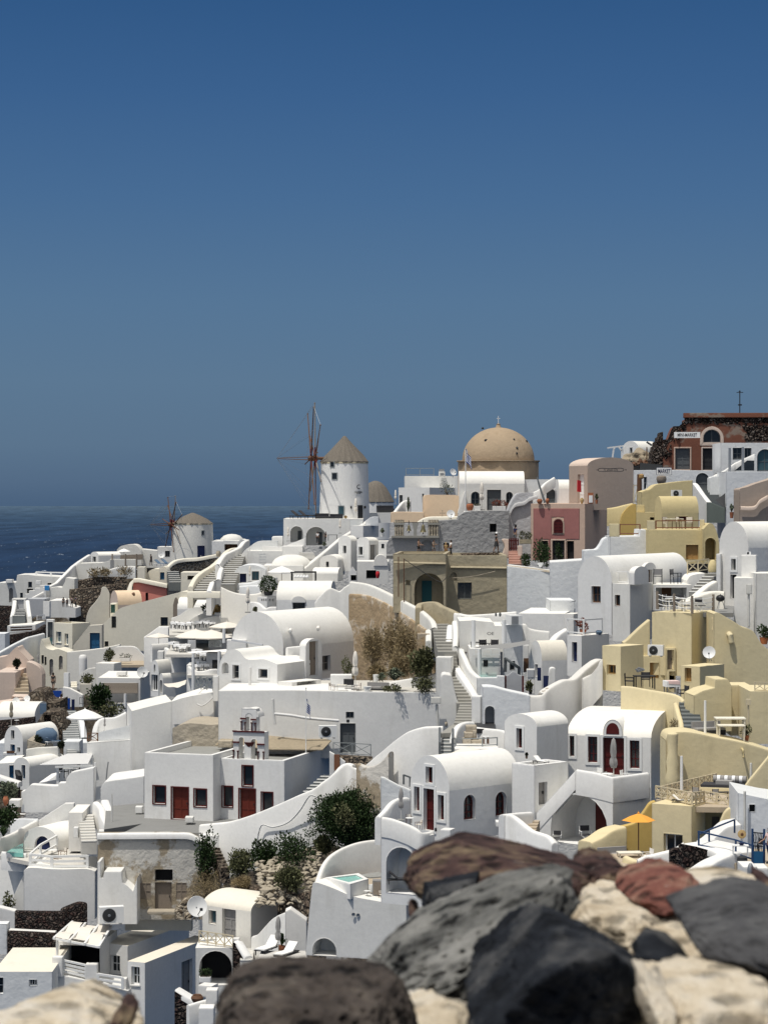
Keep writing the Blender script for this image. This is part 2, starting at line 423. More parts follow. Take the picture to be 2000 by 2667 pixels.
            if opt.get('sill'):
                q=MB();fbox(q,face,ua-.06,ub+.06,zb-.09,zb-.004,-.07,.1);q.build('sill',m,wi,ang=0)
        else:
            mb=MB();d0=rec-.05
            q=MB()
            if kind=='D':
                mb.poly([fp(face,u,z,d0)for u,z in hp]);ring(mb,face,hp,min(.09,w*.12),d0-.04,d0)
            else:
                fbox(mb,face,ua,ub,zb,zz,d0,rec-.005)
            cols=opt.get('nx',2 if w>.6 or kind=='s' else 1);rows=opt.get('ny',3 if kind!='s' else 2);t=min(.09,w*.09)
            ztop=zz if kind!='D' else zz-min(w/2,h*.4)
            for k in range(cols+1):
                u=ua+w*k/cols;fbox(mb,face,max(ua,u-t/2),min(ub,u+t/2),zb+.004,ztop-.004,d0-.03,d0-.002)
            for k in range(rows+1):
                z=zb+(ztop-zb)*k/rows;fbox(mb,face,ua+.004,ub-.004,max(zb+.003,z-t/2),min(ztop-.003,z+t/2),d0-.028,d0-.001)
            hostobj=mb.build('shutter' if kind=='s' else 'door',mat,root,ang=0)
            if kind in 'dD' and D<175:
                q=MB();fbox(q,face,ub-.16,ub-.11,zb+h*.46,zb+h*.46+.14,d0-.09,d0-.03);q.build('handle','black_metal',hostobj,ang=0)
        if opt.get('tr'):
            q=MB();tt=opt.get('tw',.13);ring(q,face,hp,-tt,-.045,.02);q.build('surround',WOOD.get(opt['tr'],opt['tr']),hostobj,ang=0)
    for x0,x1,y0,y1,dep,c_ in dor:
        a0,a1=uv('L',x0,y1),uv('L',x1,y0);um=(a0[0]+a1[0])/2;w=abs(a1[0]-a0[0]);zb,zz=uv('L',(x0+x1)/2,y1)[1],uv('L',(x0+x1)/2,y0)[1]
        mb=MB();n=12;arc=[(um+w/2*math.cos(math.pi*k/n),zb+(zz-zb)*(.25+.75*math.sin(math.pi*k/n)))for k in range(n+1)]
        out=[(um-w/2,zb),(um+w/2,zb)]+arc
        mb.poly([(u,-.10,z)for u,z in out])
        k_=len(out)
        mb.add([(u,-.10,z)for u,z in out]+[(u,dep,z)for u,z in out],[(i,(i+1)%k_,k_+(i+1)%k_,k_+i)for i in range(k_)])
        dm=mb.build('dormer',m,root)
        if c_:
            q=MB();sc=.68;zc=zb+(zz-zb)*.30;ar=[(um+w/2*sc*math.cos(math.pi*k/n),zc+(zz-zb)*.5*math.sin(math.pi*k/n))for k in range(n+1)]
            q.poly([(u,-.115,z)for u,z in[(um-w/2*sc,zb+(zz-zb)*.12),(um+w/2*sc,zb+(zz-zb)*.12)]+ar]);q.build('window',WOOD.get(c_,c_),dm,ang=0)
    return root
def W(name,label,pts,th=.35,yb=None,h=1.0,m='white',cat='wall',group=None,smooth=True,kind=None,n=5,smp=True,r=None,fwd=0):
    """free-running rendered wall: pts = (x, y, D) along its top; stands down to row yb or h metres"""
    if smp:
        for x,y,D in pts:sample(x,y+20,D)
    q=cr(pts,n)if smooth else pts
    Pt=[P(x,y,D-fwd)for x,y,D in q]
    if yb is not None:zb=min(Zat(yb,sum(p[2]for p in pts)/len(pts)),min(p.z for p in Pt)-.2)
    mb=MB();k=len(Pt);r=min(th*.48,.16)if r is None else r
    sec=[(0,None),(0,-r),(r*.3,-r*.3),(r,0),(th-r,0),(th-r*.3,-r*.3),(th,-r),(th,None)]
    for i,p in enumerate(Pt):
        d=Pt[min(i+1,k-1)]-Pt[max(i-1,0)];d.z=0;d.normalize();nrm=Vector((-d.y,d.x,0))
        if nrm.y<0:nrm=-nrm
        zb_=zb if yb is not None else p.z-h
        for o_,z_ in sec:mb.v.append((p.x+nrm.x*o_,p.y+nrm.y*o_,zb_ if z_ is None else p.z+z_))
    s=len(sec)
    for i in range(k-1):
        for j in range(s-1):mb.f.append((i*s+j,(i+1)*s+j,(i+1)*s+j+1,i*s+j+1))
    mb.f.append(tuple(range(s)));mb.f.append(tuple((k-1)*s+j for j in range(s)))
    return single(mb,name,label,m,cat,group,kind)
def deck(name,pts,yref=None,Dref=None,m='floor_pale',t=.25,z=None):
    """level paving: the polygon is met by the sight lines through pts"""
    z=Zat(yref,Dref)if z is None else z
    q=[Pz(x,y,z)for x,y in pts];mb=MB()
    mb.poly(q);mb.poly([v-Vector((0,0,t))for v in q]);n=len(q)
    mb.add(q+[v-Vector((0,0,t))for v in q],[(i,(i+1)%n,n+(i+1)%n,n+i)for i in range(n)])
    return single(mb,name,None,m,kind='structure',ang=0)
def stairs(name,label,A,B,w,n,m='stair_stone',nose='white',cat='stairs'):
    """flight from A (bottom middle) up to B (top middle)"""
    a,b=P(*A),P(*B);sample(*A);d=b-a;run=Vector((d.x,d.y,0));Lh=run.length;run.normalize();sd=Vector((run.y,-run.x,0))
    root=thing(name,label,cat,a);mb,ns=MB(),MB();rs=d.z/n;tr=Lh/n
    for i in range(n):
        p=run*tr*i;z1=rs*(i+1)
        c=[p-sd*w/2,p+sd*w/2,p+run*(tr*(1.02))+sd*w/2,p+run*(tr*1.02)-sd*w/2]
        lo=-.8+max(0,rs*(i-1));vs=[v+Vector((0,0,lo))for v in c]+[v+Vector((0,0,z1))for v in c]
        mb.add(vs,[(0,1,5,4),(1,2,6,5),(3,0,4,7),(4,5,6,7)])
        if nose:
            e=[v+Vector((0,0,z1))for v in(p-sd*(w/2-.01)-run*.02,p+sd*(w/2-.01)-run*.02,p+sd*(w/2-.01)+run*.07,p-sd*(w/2-.01)+run*.07)]
            ns.add([v-Vector((0,0,.05))for v in e]+[v+Vector((0,0,.012))for v in e],[(0,1,5,4),(4,5,6,7),(0,4,7,3),(1,2,6,5)])
    mb.build('steps',m,root,ang=0)
    if nose:ns.build('step_edging',nose,root,ang=0)
    return root
PROTO,USED,HT={},set(),{}
def copytree(o,parent=None):
    c=o.copy();COL.objects.link(c);c.parent=parent
    for ch in list(o.children):copytree(ch,c)
    return c
def put(kind,x,y,D,label,rz=0,hp=None,s=1.0,group=None,name=None,smp=False,lift=0):
    if kind not in PROTO:PROTO[kind]=globals()['make_'+kind]();HT.setdefault(kind,HT[PROTO[kind].name.split('.')[0]])
    o=PROTO[kind]
    if kind in USED:o=copytree(o)
    USED.add(kind)
    if hp:s=hp*mpp(D)/HT[kind]
    o.location=P(x,y,D)+Vector((0,0,lift));o.rotation_euler=(0,0,R_(rz));o.scale=(s,s,s);o['label']=label
    if group:o['group']=group
    elif 'group' in o.keys():del o['group']
    return o
def proto(name,cat,h):HT[name]=h;return thing(name,name,cat)
def canopy(mb,r,z0,z1,n=8,drop=.0,val=.22):
    mb.add([(0,0,z1)]+[(r*math.cos(2*math.pi*k/n),r*math.sin(2*math.pi*k/n),z0)for k in range(n)]+[(.5*r*math.cos(2*math.pi*k/n),.5*r*math.sin(2*math.pi*k/n),(z0+z1)/2+.10*(z1-z0))for k in range(n)],[(1+k,1+(k+1)%n,1+n+(k+1)%n,1+n+k)for k in range(n)]+[(0,1+n+k,1+n+(k+1)%n)for k in range(n)])
    if val:
        a=[(r*math.cos(2*math.pi*k/n),r*math.sin(2*math.pi*k/n),z0)for k in range(n)];b=[(.99*x,.99*y,z-val)for x,y,z in a]
        mb.add(a+b,[(k,(k+1)%n,n+(k+1)%n,n+k)for k in range(n)])
def parasol(nm,mat,r,h,n=8,val=.2,rise=.75):
    t=proto(nm,'parasol',h);q=MB();q.tube([(0,0,0),(0,0,h-.03)],.035,8);q.build('pole','brown_wood',t)
    q=MB();canopy(q,r,h-rise,h,n,0,val);q.build('canopy',mat,t,ang=20)
    q=MB();q.box(-.3,-.3,0,.3,.3,.08);q.build('base','concrete',t)
    q=MB();q.lathe([(.05,0),(.07,.04),(.03,.1),(0,.14)],8,(0,0,h-.02));q.build('finial',mat,t);return t
def make_open_parasol():return parasol('open_parasol','canvas_white',1.7,2.7,8,.12)
def make_beige_parasol():return parasol('beige_parasol','canvas',2.4,3.0,8,.12,.85)
def make_square_parasol():return parasol('square_parasol','canvas',2.1,2.8,4,.1,.6)
def make_orange_parasol():return parasol('orange_parasol','canvas_orange',1.0,2.35,6,.0,.42)
def closed(nm,mat):
    t=proto(nm,'parasol',2.7);q=MB();q.tube([(0,0,0),(0,0,2.7)],.03,8);q.build('pole','pale_wood',t)
    q=MB();n=20
    q.lathe([(.02,2.68),(.09,2.6),(.15,2.25),(.17,1.9),(.12,1.62),(.19,1.45),(.2,1.2),(.13,1.0),(.04,.98)],n,wob=lambda a,z:.22*math.cos(5*a+z*2))
    q.build('folded_canopy',mat,t,ang=60);q=MB();q.lathe([(.14,1.6),(.145,1.66)],12);q.build('strap','cushion_grey',t)
    q=MB();q.box(-.28,-.28,0,.28,.28,.09);q.build('base','concrete',t);return t
def make_closed_parasol():return closed('closed_parasol','canvas')
def make_grey_parasol():return closed('grey_parasol','cushion_grey')
def make_olive_parasol():return closed('olive_parasol','canvas_olive')
def make_chair(nm='chair',fm='black_metal',sm='canvas_white'):
    t=proto(nm,'chair',.88)
    for sx in(-1,1):
        for y,top in((-.23,.62),(.22,.88)):
            q=MB();q.bar((sx*.24,y,0),(sx*.24,y+(.06 if top>.7 else 0),top),.035);q.build('leg',fm,t,ang=0)
        q=MB();q.bar((sx*.24,-.26,.63),(sx*.24,.26,.63),.045,.03);q.build('armrest',fm,t,ang=0)
    q=MB();q.box(-.23,-.22,.42,.23,.22,.46);q.build('seat',sm,t)
    q=MB();q.box(-.23,.235,.52,.23,.27,.86);q.build('backrest',sm,t);return t
def make_white_chair():return make_chair('white_chair','paint_white','canvas_white')
def make_dark_chair():return make_chair('dark_chair','black_metal','cushion_dark')
def make_taupe_chair():return make_chair('taupe_chair','black_metal','cushion_grey')
def make_wood_chair():return make_chair('wood_chair','brown_wood','canvas')
def make_director_chair():
    t=proto('director_chair','chair',.9)
    for sx in(-1,1):
        [(q:=MB(),q.bar((sx*.25,y_,0),(-sx*.25,y_,.45),.03),q.build('leg','paint_white',t,ang=0))for y_ in(-.2,.2)]
        q=MB();q.bar((sx*.27,-.24,.63),(sx*.27,.24,.63),.05,.03);q.bar((sx*.27,.2,.45),(sx*.27,.2,.9),.03);q.bar((sx*.27,-.2,.45),(sx*.27,-.2,.63),.03);q.build('armrest','paint_white',t,ang=0)
    q=MB();q.box(-.25,-.22,.43,.25,.22,.46);q.build('seat','cushion_dark',t);q=MB();q.box(-.27,.2,.62,.27,.225,.9);q.build('backrest','cushion_dark',t);return t
def make_round_table():
    t=proto('round_table','table',.75);q=MB();q.lathe([(.42,.71),(.45,.73),(.42,.75),(0,.75)],20);q.build('tabletop','paint_white',t)
    q=MB();q.tube([(0,0,.03),(0,0,.71)],.035,8);q.build('stem','metal',t);q=MB();q.lathe([(.25,0),(.25,.03),(.05,.05)],12);q.build('base','metal',t);return t
def table(nm,tm,lm,w=.75,d=.75,h=.75):
    t=proto(nm,'table',h);q=MB();q.box(-w/2,-d/2,h-.05,w/2,d/2,h);q.build('tabletop',tm,t,ang=0)
    for sx in(-1,1):
        for sy in(-1,1):q=MB();q.box(sx*(w/2-.06)-.03,sy*(d/2-.06)-.03,0,sx*(w/2-.06)+.03,sy*(d/2-.06)+.03,h-.05);q.build('leg',lm,t,ang=0)
    return t
def make_cloth_table():
    t=table('cloth_table','pale_wood','metal',.8,.8);q=MB();w=.43
    q.box(-w,-w,.752,w,w,.765);
    for k in range(4):
        a=math.pi/2*k;M=Matrix.Rotation(a,4,'Z');q.add([M@Vector(v)for v in((-w,-w-.004,.76),(w,-w-.004,.76),(w*.75,-w-.05,.48),(0,-w-.02,.54),(-w*.75,-w-.05,.46))],[(0,1,2,3,4)])
    q.build('tablecloth','cloth',t,ang=0);return t
def make_pink_table():
    t=table('laid_table','pale_wood','metal',.8,.8);q=MB();w=.42;q.box(-w,-w,.4,w,w,.765);q.build('tablecloth','cloth',t,ang=0)
    q=MB();q.add([(-.3,-.43,.77),(.43,-.43,.77),(.43,.3,.77),(-.3,.3,.77),(-.3,-.44,.6),(.44,-.44,.55),(.44,.3,.62)],[(0,1,2,3),(0,1,5,4),(1,2,6,5)]);q.build('runner','cloth_pink',t,ang=0);return t
def make_pale_table():return table('pale_table','cream','cream',1.25,.75)
def make_dark_table():return table('dark_table','charcoal','black_metal',1.2,.7)
def make_white_table():return table('white_table','paint_white','paint_white',1.1,.7)
def make_stool():return table('stool','paint_white','brown_wood',.4,.4,.5)
def make_lounger(nm='sun_lounger',fm='black_metal',cm='canvas_white'):
    t=proto(nm,'lounger',.75)
    q=MB();q.box(-.33,-.95,.26,.33,.95,.31);q.build('frame',fm,t)
    for sx in(-1,1):
        for y in(-.85,.85):q=MB();q.bar((sx*.29,y,0),(sx*.29,y,.27),.05);q.build('leg',fm,t,ang=0)
    q=MB();q.box(-.31,-.93,.315,.31,.25,.38);q.build('cushion',cm,t)
    M=Matrix.Translation((0,.27,.34))@Matrix.Rotation(R_(38),4,'X');q=MB();q.box(-.31,0,0,.31,.72,.07,M);q.build('backrest',cm,t);return t
def make_dark_lounger():return make_lounger('dark_lounger','charcoal','cushion_dark')
def make_blue_lounger():return make_lounger('blue_lounger','paint_white','cushion_blue')
def make_outdoor_sofa(cm='cushion_dark',nm='outdoor_sofa'):
    t=proto(nm,'sofa',.75);q=MB();q.box(-.9,-.4,0,.9,.4,.3);q.build('base','charcoal',t)
    for k in(-1,0,1):q=MB();q.box(k*.6-.29,-.38,.3,k*.6+.29,.25,.42);q.build('cushion',cm,t)
    q=MB();q.box(-.9,.25,.3,.9,.4,.75);q.build('backrest',cm,t);return t
def make_grey_sofa():return make_outdoor_sofa('cushion_grey','grey_sofa')
def make_air_conditioner():
    t=proto('air_conditioner','air conditioner',.62);q=MB();q.box(-.42,-.16,.06,.42,.16,.62);q.build('casing','paint_white',t)
    q=MB();q.lathe([(.225,0),(.235,.02),(.2,.03)],20);M=Matrix.Translation((-.1,-.165,.34))@Matrix.Rotation(R_(90),4,'X');q.v=[tuple(M@Vector(v))for v in q.v];f=q.build('fan_grille','charcoal',t)
    q=MB();q.lathe([(.05,0),(.05,.02),(0,.025)],10);M=Matrix.Translation((-.1,-.2,.34))@Matrix.Rotation(R_(90),4,'X');q.v=[tuple(M@Vector(v))for v in q.v];q.build('fan_hub','metal',f)
    for sx in(-1,1):q=MB();q.box(sx*.3-.04,-.18,0,sx*.3+.04,.18,.06);q.build('foot','metal',t)
    return t
def make_satellite_dish():
    t=proto('satellite_dish','satellite dish',1.1);M=Matrix.Translation((0,0,.65))@Matrix.Rotation(R_(72),4,'X')
    q=MB();q.lathe([(.0,-.12),(.2,-.105),(.35,-.06),(.45,0),(.44,.012),(.2,-.09),(0,-.108)],24);q.v=[tuple(M@Vector(v))for v in q.v];q.build('dish','paint_white',t,ang=60)
    q=MB();q.bar((0,.1,0),(0,.1,.62),.05);q.bar((0,.1,.3),(-.2,.35,0),.03);q.bar((0,.1,.3),(.2,.35,0),.03);q.build('mast','metal',t,ang=0)
    q=MB();q.bar((0,0,.25),(0,-.48,.6),.025);q.box(-.05,-.55,.55,.05,-.45,.66);q.build('arm','charcoal',t,ang=0);return t
def leaves(mb,c,r,n,ls,sq=(1,1,1),up=.3,shell=.55,wr=.3):
    for _ in range(n):
        while True:
            v=Vector((random.uniform(-1,1),random.uniform(-1,1),random.uniform(-1,1)))
            if shell<v.length<1 or(v.length<1 and random.random()<.3):break
        k=1+.35*noise.noise(v*2.2+Vector(c)*.7)
        p=Vector(c)+Vector((v.x*sq[0],v.y*sq[1],v.z*sq[2]))*r*k
        d=(v+Vector((random.gauss(0,.5),random.gauss(0,.5),random.gauss(up,.5)))).normalized();s_=d.cross(Vector((random.gauss(0,1),random.gauss(0,1),random.gauss(0,1)))).normalized()
        L=ls*random.uniform(.6,1.4);wd=L*wr
        mb.add([p-s_*wd*.4,p+d*L*.5-s_*wd,p+d*L,p+d*L*.5+s_*wd],[(0,1,2,3)])
def shrub(name,label,x,y,D,wp,hp,mat='leaf',n=900,ls=.13,lobes=5,cat='shrub',group=None,pot=None,up=.3,dep=None,smp=False):
    b=P(x,y,D);w,h=wp*mpp(D)/2,hp*mpp(D);t=thing(name,label,cat,b,0,group);rnd=random.Random(int(x*7+y*13+D));dep=dep or w
    z0=0
    if pot:
        pw=min(w*.6,.38);ph=min(h*.35,.5);q=MB();q.lathe([(pw*.65,0),(pw*.9,ph*.6),(pw,ph*.92),(pw*1.06,ph),(pw*.9,ph),(pw*.85,ph*.85),(0,ph*.85)],14);q.build('pot',pot,t);z0=ph*.9
    q=MB();st=MB()
    for k in range(lobes):
        a=rnd.uniform(0,6.28);rr=rnd.uniform(.1,.72)if lobes>1 else 0
        c=Vector((math.cos(a)*rr*w,math.sin(a)*rr*dep,z0+(h-z0)*rnd.uniform(.25,.72)if lobes>1 else z0+(h-z0)*.5))
        rad=(h-z0)*rnd.uniform(.28,.46)if lobes>1 else(h-z0)*.5
        sqx=min(1.6,w/max(rad,.01)*(.62 if lobes>1 else 1));leaves(q,c,rad,n//lobes,ls,(sqx,min(1.6,dep/max(rad,.01)*.6),1),up,wr=.10 if mat=='leaf_dry' else.3)
        st.tube([(rnd.uniform(-.1,.1)*w,0,z0-.03),tuple(c*.6+Vector((0,0,z0*.4))),tuple(c)],.03*h+.008,5,.008)
    q.norecalc=1
    st.build('stem','bark',t);q.build('foliage',mat,t,ang=0);return t
def ball_tree(name,label,x,y,D,rp,hp,mat='leaf_deep',n=2600,ls=.11,pot='charcoal',cat='topiary'):
    b=P(x,y,D);r,h=rp*mpp(D),hp*mpp(D);t=thing(name,label,cat,b);ph=h*.2
    if pot:q=MB();q.lathe([(r*.42,0),(r*.6,ph),(r*.52,ph),(0,ph*.9)],12);q.build('pot',pot,t)
    q=MB();q.tube([(0,0,ph*.5),(.03,0,h-r)],.05,6);q.build('trunk','bark',t)
    q=MB();leaves(q,(0,0,h-r),r,n,ls,up=0,shell=.75);q.norecalc=1;q.build('crown',mat,t,ang=0);return t
def spiky(name,label,x,y,D,wp,hp,mat='leaf_grey',n=40,cat='plant',pot=None,wd=.07):
    b=P(x,y,D);w,h=wp*mpp(D)/2,hp*mpp(D);t=thing(name,label,cat,b);z0=0
    if pot:q=MB();z0=h*.35;q.lathe([(w*.35,0),(w*.5,z0),(w*.42,z0),(0,z0*.9)],12);q.build('pot',pot,t)
    q=MB()
    for k in range(n):
        a=random.uniform(0,6.28);e=random.uniform(.25,1.0);d=Vector((math.cos(a)*w*e,math.sin(a)*w*e,0));sd=Vector((-math.sin(a),math.cos(a),0))*wd
        top=Vector((0,0,z0+(h-z0)*(1.15-e*.75)))
        q.add([-sd*.6+Vector((0,0,z0)),sd*.6+Vector((0,0,z0)),d*.6+top*.9+sd,d+top*random.uniform(.75,1),d*.6+top*.9-sd],[(0,1,2,4),(4,2,3)])
    q.norecalc=1;q.build('leaves',mat,t,ang=0);return t
def pots(name,label,x,y,D,wp,hp,mat='terra_pot',cat='pot',prof=None):
    b=P(x,y,D);w,h=wp*mpp(D)/2,hp*mpp(D);q=MB()
    q.lathe([(r*w,z*h)for r,z in(prof or[(.55,0),(.85,.3),(1,.6),(.85,.85),(.6,.93),(.68,1),(.5,1),(.45,.9),(0,.85)])],18);q.v=[tuple(Vector(v)+b)for v in q.v]
    return single(q,name,label,mat,cat,base=b)
def planter(name,label,x,y,D,wp,hp,m='white',plant='leaf',ph=60,n=500,dpt=.5,ls=.1):
    b=P(x,y,D);w,h=wp*mpp(D),hp*mpp(D);t=thing(name,label,'planter',b);q=MB()
    q.box(-w/2,-dpt/2,0,w/2,dpt/2,h);q.build('trough',m,t);q=MB();q.box(-w/2+.05,-dpt/2+.05,h,w/2-.05,dpt/2-.05,h+.02);q.build('soil','soil',t)
    q=MB();hh=ph*mpp(D);k=max(2,int(w/.5))
    for i in range(k):leaves(q,((i+.5)/k*w-w/2,0,h+hh*.45),hh*.5*random.uniform(.75,1.15),n//k,ls,(1.15*w/k/hh,1,1))
    q.norecalc=1;q.build('foliage',plant,t,ang=0);return t
def bx(name,label,x,y,D,wp,hp,dpt,m,rz=0,cat=None,extra=()):
    """small box-like thing standing on (x, y); extra: (part, x0, z0, x1, z1, material) raised panels on its front, in fractions"""
    b=P(x,y,D);w,h=wp*mpp(D),hp*mpp(D);t=thing(name,label,cat,b,R_(rz));q=MB();q.box(-w/2,-dpt/2,0,w/2,dpt/2,h);q.build('body',m,t)
    for pn,x0,z0,x1,z1,mm in extra:q=MB();q.box((x0-.5)*w,-dpt/2-.03,z0*h,(x1-.5)*w,-dpt/2-.002,z1*h);q.build(pn,mm,t,ang=0)
    return t
def pole(name,label,x,y,D,hp,r=.05,m='metal',cat=None,tip=None):
    b=P(x,y,D);h=hp*mpp(D);q=MB();q.tube([b,b+Vector((0,0,h*.5)),b+Vector((0,0,h))],r,8,r*.85)
    return single(q,name,label,m,cat,base=b)
def railing(name,label,pts,h,m='rail_grey',style='X',post=1.0,r=.025,rails=2,cat='railing',thick=None):
    """posts and rails along base points (x, y, D); every post and the infill of each bay is a part"""
    Q=[P(*p)for p in pts];t=thing(name,label,cat,Q[0]);b0=Q[0];k=thick or r*2
    st=[]
    for a,b in zip(Q,Q[1:]):
        L=(b-a).length;n=max(1,round(L/post))
        for i in range(n):st.append(a+(b-a)*i/n-b0)
    st.append(Q[-1]-b0);up=Vector((0,0,h))
    for s_ in st:q=MB();q.bar(s_,s_+up,k*1.3);q.build('post',m,t,ang=0)
    q=MB()
    for a,b in zip(st,st[1:]):
        for j in range(rails):
            z=h*(1-j/max(1,rails-1)*.82)if rails>1 else h
            z-=.02;q.bar(a+Vector((0,0,z)),b+Vector((0,0,z)),k)
    q.build('rail',m,t,ang=0)
    if style in 'XV|':
        q=MB()
        for a,b in zip(st,st[1:]):
            lo,hi=Vector((0,0,h*.18)),Vector((0,0,h*.95))
            if style=='X':q.bar(a+lo,b+hi,k*.8);q.bar(a+hi,b+lo,k*.8)
            elif style=='|':
                for i in range(1,6):c=a+(b-a)*i/6;q.bar(c+lo,c+hi,k*.6)
        q.build('infill',m,t,ang=0)
    return t
def slab(name,label,pts,m,cat=None,t=.06,group=None):
    """sheet through points (x, y, D), e.g. an awning"""
    Q=[P(*p)for p in pts];mb=MB();n=len(Q);nm=(Q[1]-Q[0]).cross(Q[2]-Q[1]).normalized();lo=[v-(Vector((0,0,t))if abs(nm.z)>.5 else nm*t)for v in Q]
    mb.poly(Q);mb.poly(lo);mb.add(Q+lo,[(i,(i+1)%n,n+(i+1)%n,n+i)for i in range(n)]);return single(mb,name,label,m,cat,group,ang=0)
def sail(name,label,c4_,m,sag=.25,cat='awning',n=8):
    """cloth between four corners (x, y, D), sagging"""
    A,B,C_,D_=[P(*p)for p in c4_];mb=MB()
    for i in range(n+1):
        for j in range(n+1):
            u,v=i/n,j/n;p=(A*(1-u)+B*u)*(1-v)+(D_*(1-u)+C_*u)*v;p.z-=sag*4*(u*(1-u)+v*(1-v))*.5-.04*math.sin(u*9)*v;mb.v.append(tuple(p))
    for i in range(n):
        for j in range(n):a=i*(n+1)+j;mb.f.append((a,a+1,a+n+2,a+n+1))
    return single(mb,name,label,m,cat,ang=60)
def text(s,size,mat,parent,loc,rot=(90,0,0),ext=.006,name='lettering',sx=1):
    c=bpy.data.curves.new(name,'FONT');c.body=s;c.size=size;c.align_x='CENTER';c.align_y='CENTER';c.extrude=ext;c.offset=size*.004
    c.materials.append(MATS[mat]);tmp=bpy.data.objects.new(name,c);COL.objects.link(tmp);bpy.context.view_layer.update();me=bpy.data.meshes.new_from_object(tmp.evaluated_get(bpy.context.evaluated_depsgraph_get()));bpy.data.objects.remove(tmp)
    o=bpy.data.objects.new(name,me);COL.objects.link(o);o.parent=parent;o.location=loc;o.rotation_euler=[R_(a)for a in rot];o.scale=(sx,1,1);return o
def sign(name,label,x0,y0,x1,y1,D,s,bm='paint_white',tm='charcoal',rz=0,fit=.78,frame=None):
    b=P((x0+x1)/2,y1,D);w,h=(x1-x0)*mpp(D),(y1-y0)*mpp(D);t=thing(name,label,'sign',b,R_(rz));q=MB();q.box(-w/2,-.04,0,w/2,.04,h);q.build('board',bm,t,ang=0)
    size=h*fit;est=size*.69*len(s);text(s,size,tm,t,(0,-.055,h*.5),sx=min(1.6,w*.92/est))
    if frame:
        q=MB();e=.05
        for a,c in(((-w/2,0,e/2),(w/2,0,e/2)),((-w/2,0,h-e/2),(w/2,0,h-e/2)),((-w/2+e/2,0,0),(-w/2+e/2,0,h)),((w/2-e/2,0,0),(w/2-e/2,0,h))):q.bar(a,c,e,.11)
        q.build('frame',frame,t,ang=0)
    return t
def flag(name,label,x,ytop,ybot,D,fy0,fy1,fw,pole_r=.03):
    b=P(x,ybot,D);h=(ybot-ytop)*mpp(D);t=thing(name,label,'flag',b);q=MB();q.tube([(0,0,0),(0,0,h*.5),(0,0,h)],pole_r,8,pole_r*.7);q.build('pole','paint_white',t)
    q=MB();q.lathe([(.0,-.06),(.06,0),(0,.06)],8,(0,0,h));q.build('finial','metal',t)
    z1,z0=h-(fy0-ytop)*mpp(D),h-(fy1-ytop)*mpp(D);w=fw*mpp(D);st,bl=MB(),MB();n,m=9,10
    def pt(u,v):
        z=z1-(z1-z0)*(u*.55+v*.45);return Vector((.03+w*(v*.75+.25*u*v)*(1 if v<.6 else 1.0)*.9+.05*math.sin(v*9+u*3),.10*math.sin(v*11+u*2),z))
    for i in range(n):
        for j in range(m):
            a,c,d,e=pt(i/n,j/m),pt((i+1)/n,j/m),pt((i+1)/n,(j+1)/m),pt(i/n,(j+1)/m)
            blue=i%2==0
            if i<5 and j<4:blue=not(i==2 or j==1 or j==2 and False)
            (bl if blue else st).add([a,c,d,e],[(0,1,2,3)])
    f=bl.build('flag_cloth','royal',t,ang=60);st.build('stripe','cloth',f,ang=60);return t
def skin(name,pts,edges,rad,mat,parent,root=0,sub=1):
    me=bpy.data.meshes.new(name);me.from_pydata([tuple(p)for p in pts],edges,[]);me.update();o=bpy.data.objects.new(name,me);COL.objects.link(o);o.parent=parent
    o.modifiers.new('skin','SKIN');
    for k,v in enumerate(me.skin_vertices[0].data if me.skin_vertices else[]):v.radius=rad[k]if hasattr(rad[k],'__len__')else(rad[k],rad[k]);v.use_root=k==root
    if sub:md=o.modifiers.new('sub','SUBSURF');md.levels=sub;md.render_levels=sub
    me.materials.append(MATS[mat]);return o
